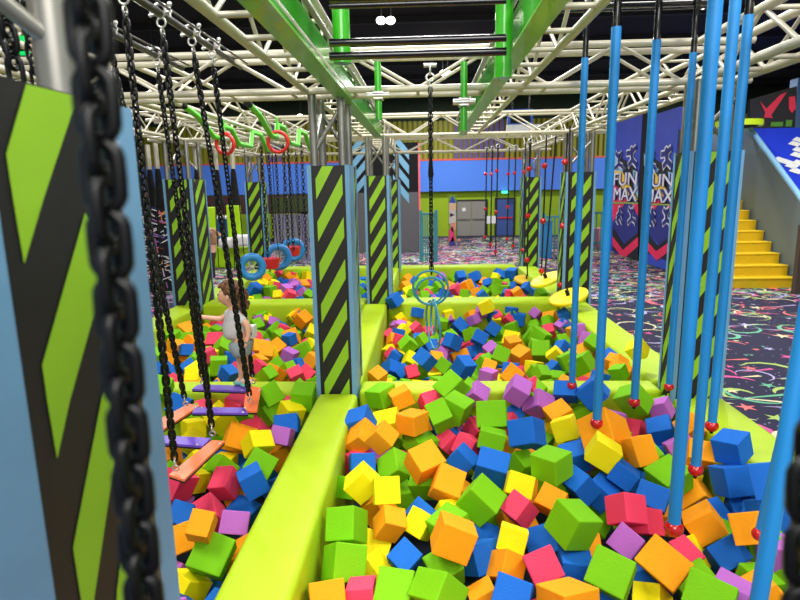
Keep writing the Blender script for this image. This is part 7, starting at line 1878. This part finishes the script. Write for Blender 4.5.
# ================================================================== PEOPLE
def skin(name, nodes, edges, m, parent=None, sub=2):
    me = bpy.data.meshes.new(name); me.from_pydata([n[0] for n in nodes], edges, []); me.materials.append(m)
    o = bpy.data.objects.new(name, me); COL.objects.link(o)
    md = o.modifiers.new('skin', 'SKIN'); md.use_smooth_shade = True
    for i, n in enumerate(nodes):
        sv = me.skin_vertices[0].data[i]; rr = n[1]; sv.radius = (rr, rr) if not isinstance(rr, tuple) else rr; sv.use_root = (i == 0)
    s_ = o.modifiers.new('sub', 'SUBSURF'); s_.levels = sub; s_.render_levels = sub
    if parent: o.parent = parent; o.matrix_parent_inverse = Matrix.Translation(-Vector(parent.location))
    return o
CY = 4.86
def cp(px, py, dy=0.):
    p = at(px, py, y=CY); return Vector((p.x, CY+dy, p.z))
skinm = mat('skin', (232,176,148), rough=.55, var=.03)
shirtm = mat('grey print shirt', (206,204,206), rough=.85, var=.2, scale=30)
shortm = mat('pale denim shorts', (150,160,166), rough=.85, var=.25, scale=25)
hairm = mat('curly brown hair', (112,74,48), rough=.7, var=.35, scale=40)
shoem = mat('aqua shoe', (120,196,180), rough=.5)
ZF = ZP-.03+.004
root = empty('person', (cp(244,384).x, CY, ZF), 'small curly haired child in grey outfit balancing on the rear purple plank', 'person', 'people')
N = [ (cp(240,340),.094), (cp(238,327),.096), (cp(236,315),.09), (cp(234,308.5),.038), (cp(231,304.5),.034),
      (cp(227.5,300),.062), (cp(228,293),.086), (cp(230,288),.066),
      (cp(243.5,313.5,-.10),.034), (cp(252,323,-.115),.028), (cp(252.5,333,-.12),.022), (cp(250,339,-.13),.023),
      (cp(230,313,.08),.032), (cp(218.5,320.5,.05),.026), (cp(206,317.5,.0),.020), (cp(201.5,316.5,-.015),.021),
      (cp(244,347,-.055),.056), (cp(246,361,-.05),.037), (cp(248,375,-.03),.026), (cp(248,380,-.03),.026), (cp(243.5,382,-.045),.02),
      (cp(239,347,.05),.056), (cp(239.2,361,.035),.037), (cp(240.5,375,.02),.026), (cp(240.5,380,.02),.026), (cp(235.5,382,.01),.02),
      (cp(217.5,297.5,-.004),.011), (cp(221.5,303,-.003),.022)]
Ed = [(0,1),(1,2),(2,3),(3,4),(4,5),(5,6),(6,7),(2,8),(8,9),(9,10),(10,11),(2,12),(12,13),(13,14),(14,15),(0,16),(16,17),(17,18),(18,19),(19,20),(0,21),(21,22),(22,23),(23,24),(24,25),(5,26),(5,27)]
skin('body', N, Ed, skinm, root)
# fingers
b = MB(); h = cp(201.5,316.5,-.015)
for k in range(4):
    z = .018-.012*k; p = h+Vector((-.004,0,z)); b.tube([p, p+Vector((-.024,-.014,0)), p+Vector((-.036,.002,-.002)), p+Vector((-.03,.018,-.002)), p+Vector((-.018,.02,0))], .006, skinm, 6, rs=[.007,.007,.0065,.006,.005])
b.tube([h+Vector((.004,.01,.01)), h+Vector((-.012,.026,.016)), h+Vector((-.026,.022,.012))], .006, skinm, 6)
h = cp(250,339,-.13)
for k in range(4):
    p = h+Vector((-.010+.007*k,-.004,-.008)); L = (.026,.03,.028,.022)[k]; b.tube([p, p+Vector((-.002,0,-L*.6)), p+Vector((-.008,.004,-L))], .0055, skinm, 6)
b.tube([h+Vector((-.012,0,.006)), h+Vector((-.024,-.004,-.006)), h+Vector((-.026,-.004,-.018))], .006, skinm, 6)
b.build('fingers', root)
skin('shirt', [(cp(238.2,341),.128),(cp(236.5,327),.140),(cp(235,317.5),.128),(cp(234,310.5),.065),
      (cp(242,313.5,-.10),.056),(cp(249.5,320.5,-.118),.052),(cp(229,313.5,.08),.054),(cp(222,318,.065),.050)],
     [(0,1),(1,2),(2,3),(2,4),(4,5),(2,6),(6,7)], shirtm, root)
skin('shorts', [(cp(238.5,337),.142),(cp(239.5,343),.138),(cp(243.5,350,-.055),.09),(cp(244.6,356,-.055),.084),(cp(238,350,.05),.09),(cp(238.5,356,.045),.084)],
     [(0,1),(1,2),(2,3),(1,4),(4,5)], shortm, root)
for (p, q, z) in ((cp(250.5,380,-.03), cp(243.5,382,-.045), 0),(cp(242,380,.02), cp(234.5,382,.01), 0)):
    b = MB(); p.z = ZF+.022; q.z = ZF+.018
    b.tube([p+Vector((.012,0,0)), p, (p+q)/2, q, q+Vector((-.012,0,-.003))], .025, shoem, 12, rs=[.012,.026,.026,.022,.008])
    b.tube([p+Vector((0,0,.01)), p+Vector((.0,0,.035))], .026, mat('white sock', (232,232,226)), 12, rs=[.027,.025]); b.build('shoe', root)
b = MB(); rh = random.Random(2); hc = cp(230,292)
for i in range(190):
    t = rh.uniform(0,2*math.pi); ph = math.acos(rh.uniform(-.5,1)); d = Vector((math.sin(ph)*math.cos(t), math.sin(ph)*math.sin(t), math.cos(ph)))
    if d.x < -.1 and d.z < .45+.0*d.x: continue
    if d.z < -.1 and d.x < .25: continue
    b.sphere(hc+Vector((d.x*.098,d.y*.088,d.z*.085+.008)), rh.uniform(.013,.022), hairm, 8, 6)
for i in range(80):
    c0 = hc+Vector((rh.uniform(.06,.135), rh.uniform(-.085,.085), rh.uniform(-.14,.0))); b.sphere(c0, rh.uniform(.013,.022), hairm, 8, 6, (.8,.8,1.4))
b.sphere(hc+Vector((.016,0,.016)), .088, hairm, 20, 12)
b.build('hair', root)
b = MB()
for s_ in (-1,1): b.sphere(cp(219.3,294.3,0)+Vector((.004,.036*s_,0)), .010, mat('dark eye', (40,26,20)), 8, 6)
b.build('eyes', root)
b = MB(); b.sphere(cp(219.2,301), .011, mat('lip', (196,96,92)), 8, 6, (.6,1.3,.5)); b.build('mouth', root)
b = MB(); b.sphere(cp(230.5,296,-.083), .019, skinm, 10, 8, (.8,.4,1.2)); b.sphere(cp(230.5,296,.083), .019, skinm, 10, 8, (.8,.4,1.2)); b.build('ears', root)
# shoulder bag / white patch
b = MB(); q = cp(252,331,-.02); b.box((q.x-.02,q.y-.05,q.z-.05),(q.x+.035,q.y+.05,q.z+.055), whitem); b.box((q.x-.0,q.y-.053,q.z-.02),(q.x+.02,q.y-.05,q.z+.01), mat('print blue', (40,110,190))); tag(b.build('backpack', root, bevel=.012), 'small white pack with blue mark')
# adult
AY = 17.0
def ap(px, py, dy=0.):
    p = at(px+3.5, py, y=AY); return Vector((p.x, AY+dy, max(p.z, .05)))
tan = mat('tan shirt', (168,122,84), .8); dk = mat('dark brown trousers', (52,38,30), .85)
root = empty('person', (ap(208,283).x, AY, 0), 'adult in tan top and dark trousers bending beside the left pillar', 'person', 'people')
N = [(ap(208,250),(.16,.13)),(ap(209,240),(.16,.13)),(ap(206,231),(.17,.13)),(ap(203,227.5),.06),(ap(201,225.5),.055),(ap(199,223),(.085,.09)),(ap(198,219.5),(.09,.1)),
     (ap(206,231,-.2),.055),(ap(212,233,-.28),.045),(ap(215,229,-.32),.036),(ap(212.5,228,-.34),.04),
     (ap(206,231,.2),.055),(ap(213,235,.25),.045),(ap(218,240,.22),.036),(ap(220,242,.2),.04),
     (ap(209,257,-.1),.095),(ap(210,267,-.1),.065),(ap(211,280,-.1),.048),(ap(213,282,-.25),.04),
     (ap(206,257,.1),.095),(ap(206,267,.1),.065),(ap(206,280,.1),.048),(ap(207.5,282,-.05),.04)]
Ed = [(0,1),(1,2),(2,3),(3,4),(4,5),(5,6),(2,7),(7,8),(8,9),(9,10),(2,11),(11,12),(12,13),(13,14),(0,15),(15,16),(16,17),(17,18),(0,19),(19,20),(20,21),(21,22)]
skin('body', N, Ed, skinm, root)
skin('shirt', [(ap(208,247),(.19,.16)),(ap(209,240),(.19,.16)),(ap(206,232),(.2,.16)),(ap(206,231,-.2),.075),(ap(212,233,-.28),.06),(ap(206,231,.2),.075),(ap(213,235,.25),.06)], [(0,1),(1,2),(2,3),(3,4),(2,5),(5,6)], tan, root)
skin('trousers', [(ap(208,248),(.19,.16)),(ap(208,252),(.19,.16)),(ap(209,258,-.1),.12),(ap(210,267,-.1),.09),(ap(211,278,-.1),.075),(ap(206,258,.1),.12),(ap(206,267,.1),.09),(ap(206,278,.1),.075)], [(0,1),(1,2),(2,3),(3,4),(1,5),(5,6),(6,7)], dk, root)
b = MB(); c = ap(198,219); b.sphere(c+Vector((.02,.02,.03)), .125, mat('dark hair', (40,28,22), .8), 14, 10); b.build('hair', root)
for (p, q) in ((ap(211,281,-.1),ap(212,282,-.3)),(ap(206,281,.1),ap(206.5,282,-.1))):
    b = MB(); p.z = q.z = .05; b.tube([p+Vector((0,.08,0)),p,q], .06, blackm, 10, rs=[.04,.06,.045]); b.build('shoe', root)
# ================================================================== FOAM CUBES
def cube_mesh(k, seed):
    rg = random.Random(seed); b = MB(); m = MATS['foam '+FOAM[k][0]]
    V8 = [Vector((x,y,z))*.5 for z in (-1,1) for y in (-1,1) for x in (-1,1)]
    V8 = [v*(1+rg.uniform(-.035,.02)) for v in V8]
    b.add(V8, ((0,2,3,1),(4,5,7,6),(0,1,5,4),(1,3,7,5),(3,2,6,7),(2,0,4,6)), m)
    return b.mesh('foam_cube')
CM = {k: [cube_mesh(k, j*7+ord(k)) for j in range(4)] for k in FOAM}
ROWS = [l.split() for l in CUBES.strip().split('\n')]
PN = {'NR': 'near right pit', 'NL': 'near left pit', 'MR': 'middle right pit', 'ML': 'middle left pit', 'FR': 'far right pit', 'FL': 'far left pit'}
BD = {'NR': [(2.75,'front edge'),(3.2,'front'),(3.7,'centre'),(4.3,'rear'),(9,'back edge')], 'NL': [(3.0,'front'),(3.7,'centre'),(4.3,'rear'),(9,'back edge')],
      'MR': [(6.2,'front'),(7.0,'centre'),(8.1,'rear'),(99,'back edge')], 'ML': [(6.3,'front'),(7.3,'centre'),(8.3,'rear'),(99,'back edge')]}
ind = []; rest = []
for w in ROWS:
    v = [float(x) for x in w[3:]]
    (ind if int(w[2]) == 1 else rest).append((w[0], w[1], v[:3], v[3:7], v[7:10]))
grp = {}
for c in ind:
    bd = next(n for t, n in BD[c[0]] if c[2][1] < t); grp.setdefault((c[0], bd, c[1]), []).append(c)
j = 0
for (pit, bd, k), L in grp.items():
    L.sort(key=lambda c: c[2][0]/c[2][1])
    for i, c in enumerate(L):
        o = bpy.data.objects.new('foam_cube', CM[k][j%4]); j += 1; COL.objects.link(o)
        o.location = c[2]; o.rotation_mode = 'QUATERNION'; o.rotation_quaternion = c[3]; o.scale = c[4]
        md = o.modifiers.new('bevel', 'BEVEL'); md.width = .035; md.segments = 2
        n_ = len(L); nm = FOAM[k][0]
        lab = (f'only {nm} foam cube in the {bd} band of the {PN[pit]}' if n_ == 1 else f'{ORD[i]} {nm} foam cube from the left, {bd} band of the {PN[pit]}')
        tag(o, lab, 'foam cube', 'foam cubes in the '+PN[pit])
b = MB()
for (pit, k, c, q, s) in rest:
    M_ = Matrix.Translation(c) @ Quaternion(q).to_matrix().to_4x4() @ Matrix.Diagonal((*s,1)); me = CM[k][len(b.v)%4]
    b.add([M_ @ v.co for v in me.vertices], [tuple(p.vertices) for p in me.polygons], MATS['foam '+FOAM[k][0]])
o = b.build('foam_cube_heap', bevel=.006, seg=1); tag(o, 'deeper and farther coloured foam cubes filling all six pits', 'foam cubes', kind='stuff')
# ================================================================== LIGHT AND CAMERA
def area(loc, size, power, color=(1,1,1), rot=(0,0,0), sy=None):
    l = bpy.data.lights.new('area', 'AREA'); l.energy = power; l.color = color; l.size = size; l.shape = 'RECTANGLE'; l.size_y = sy or size
    o = bpy.data.objects.new('area_light', l); o.location = loc; o.rotation_euler = rot; COL.objects.link(o)
area((-3.0,.5,7.0), 2.0, 400, (1,.98,.94)); area((3.5,.5,7.0), 2.0, 430, (1,.98,.94)); area((0,6.5,7.2), 2.0, 500, (1,.98,.95))
area((.5,-2.2,5.2), 3.0, 230, (1,.97,.93), (R(52),0,0))
area((-6,11,7.35), .5, 300); area((5,11,7.35), .5, 300); area((0,13.5,7.35), .4, 220)
area((10,13,7.35), .5, 320); area((-9,18,7.35), .5, 330); area((0,21,7.35), .5, 420); area((9,21,7.35), .5, 380); area((1,28,7.35), .5, 520); area((-9,27,7.35), .5, 420); area((12,28,7.35), .5, 420)
lampm = mat('lamp glow', (255,248,230), emit=14)
for i, (px, py, y, s) in enumerate(((381,20.5,15,.07),(390.5,20.5,15,.07),(443,73,22,.07),(448,73,22,.07),(300,117,26,.09),(149,50,16,.05))):
    q = at(px, py, y=y); r = empty('spotlight', q, ['left lamp of the bright twin spotlight above the black tubes','right lamp of the bright twin spotlight above the black tubes','left lamp of the small distant spotlight pair','right lamp of the small distant spotlight pair','round white lamp seen left of the first pillar post','tiny lamp high among the left chains'][i], 'lamp', 'ceiling spotlights')
    b = MB(); b.sphere(q, s*1.3, lampm, 12, 8, (1.25,.5,1)); b.build('bulb', r)
    b = MB(); b.tube([q+Vector((0,.05,0)), q+Vector((0,.3,.05))], s*1.2, blackm, 12); b.tube([q+Vector((0,.2,0)), (q.x,q.y+.2,max(ZC-.02,q.z+.1))], .02, blackm, 6); b.build('housing', r)
w = bpy.data.worlds.new('world'); bpy.context.scene.world = w; w.use_nodes = True
w.node_tree.nodes['Background'].inputs[0].default_value = (.75,.8,.9,1); w.node_tree.nodes['Background'].inputs[1].default_value = .55
cd = bpy.data.cameras.new('camera'); co = bpy.data.objects.new('camera', cd); COL.objects.link(co)
co.matrix_world = Matrix.Translation(CAM) @ MC.transposed().to_4x4()
cd.sensor_width = 36; cd.lens = F/800*36; cd.clip_start = .05; cd.clip_end = 200
cd.dof.use_dof = True; cd.dof.focus_distance = 4.2; cd.dof.aperture_fstop = 3.6
sc = bpy.context.scene; sc.camera = co
sc.view_settings.view_transform = 'Standard'; sc.view_settings.look = 'None'; sc.view_settings.exposure = .0; sc.view_settings.gamma = 1.0
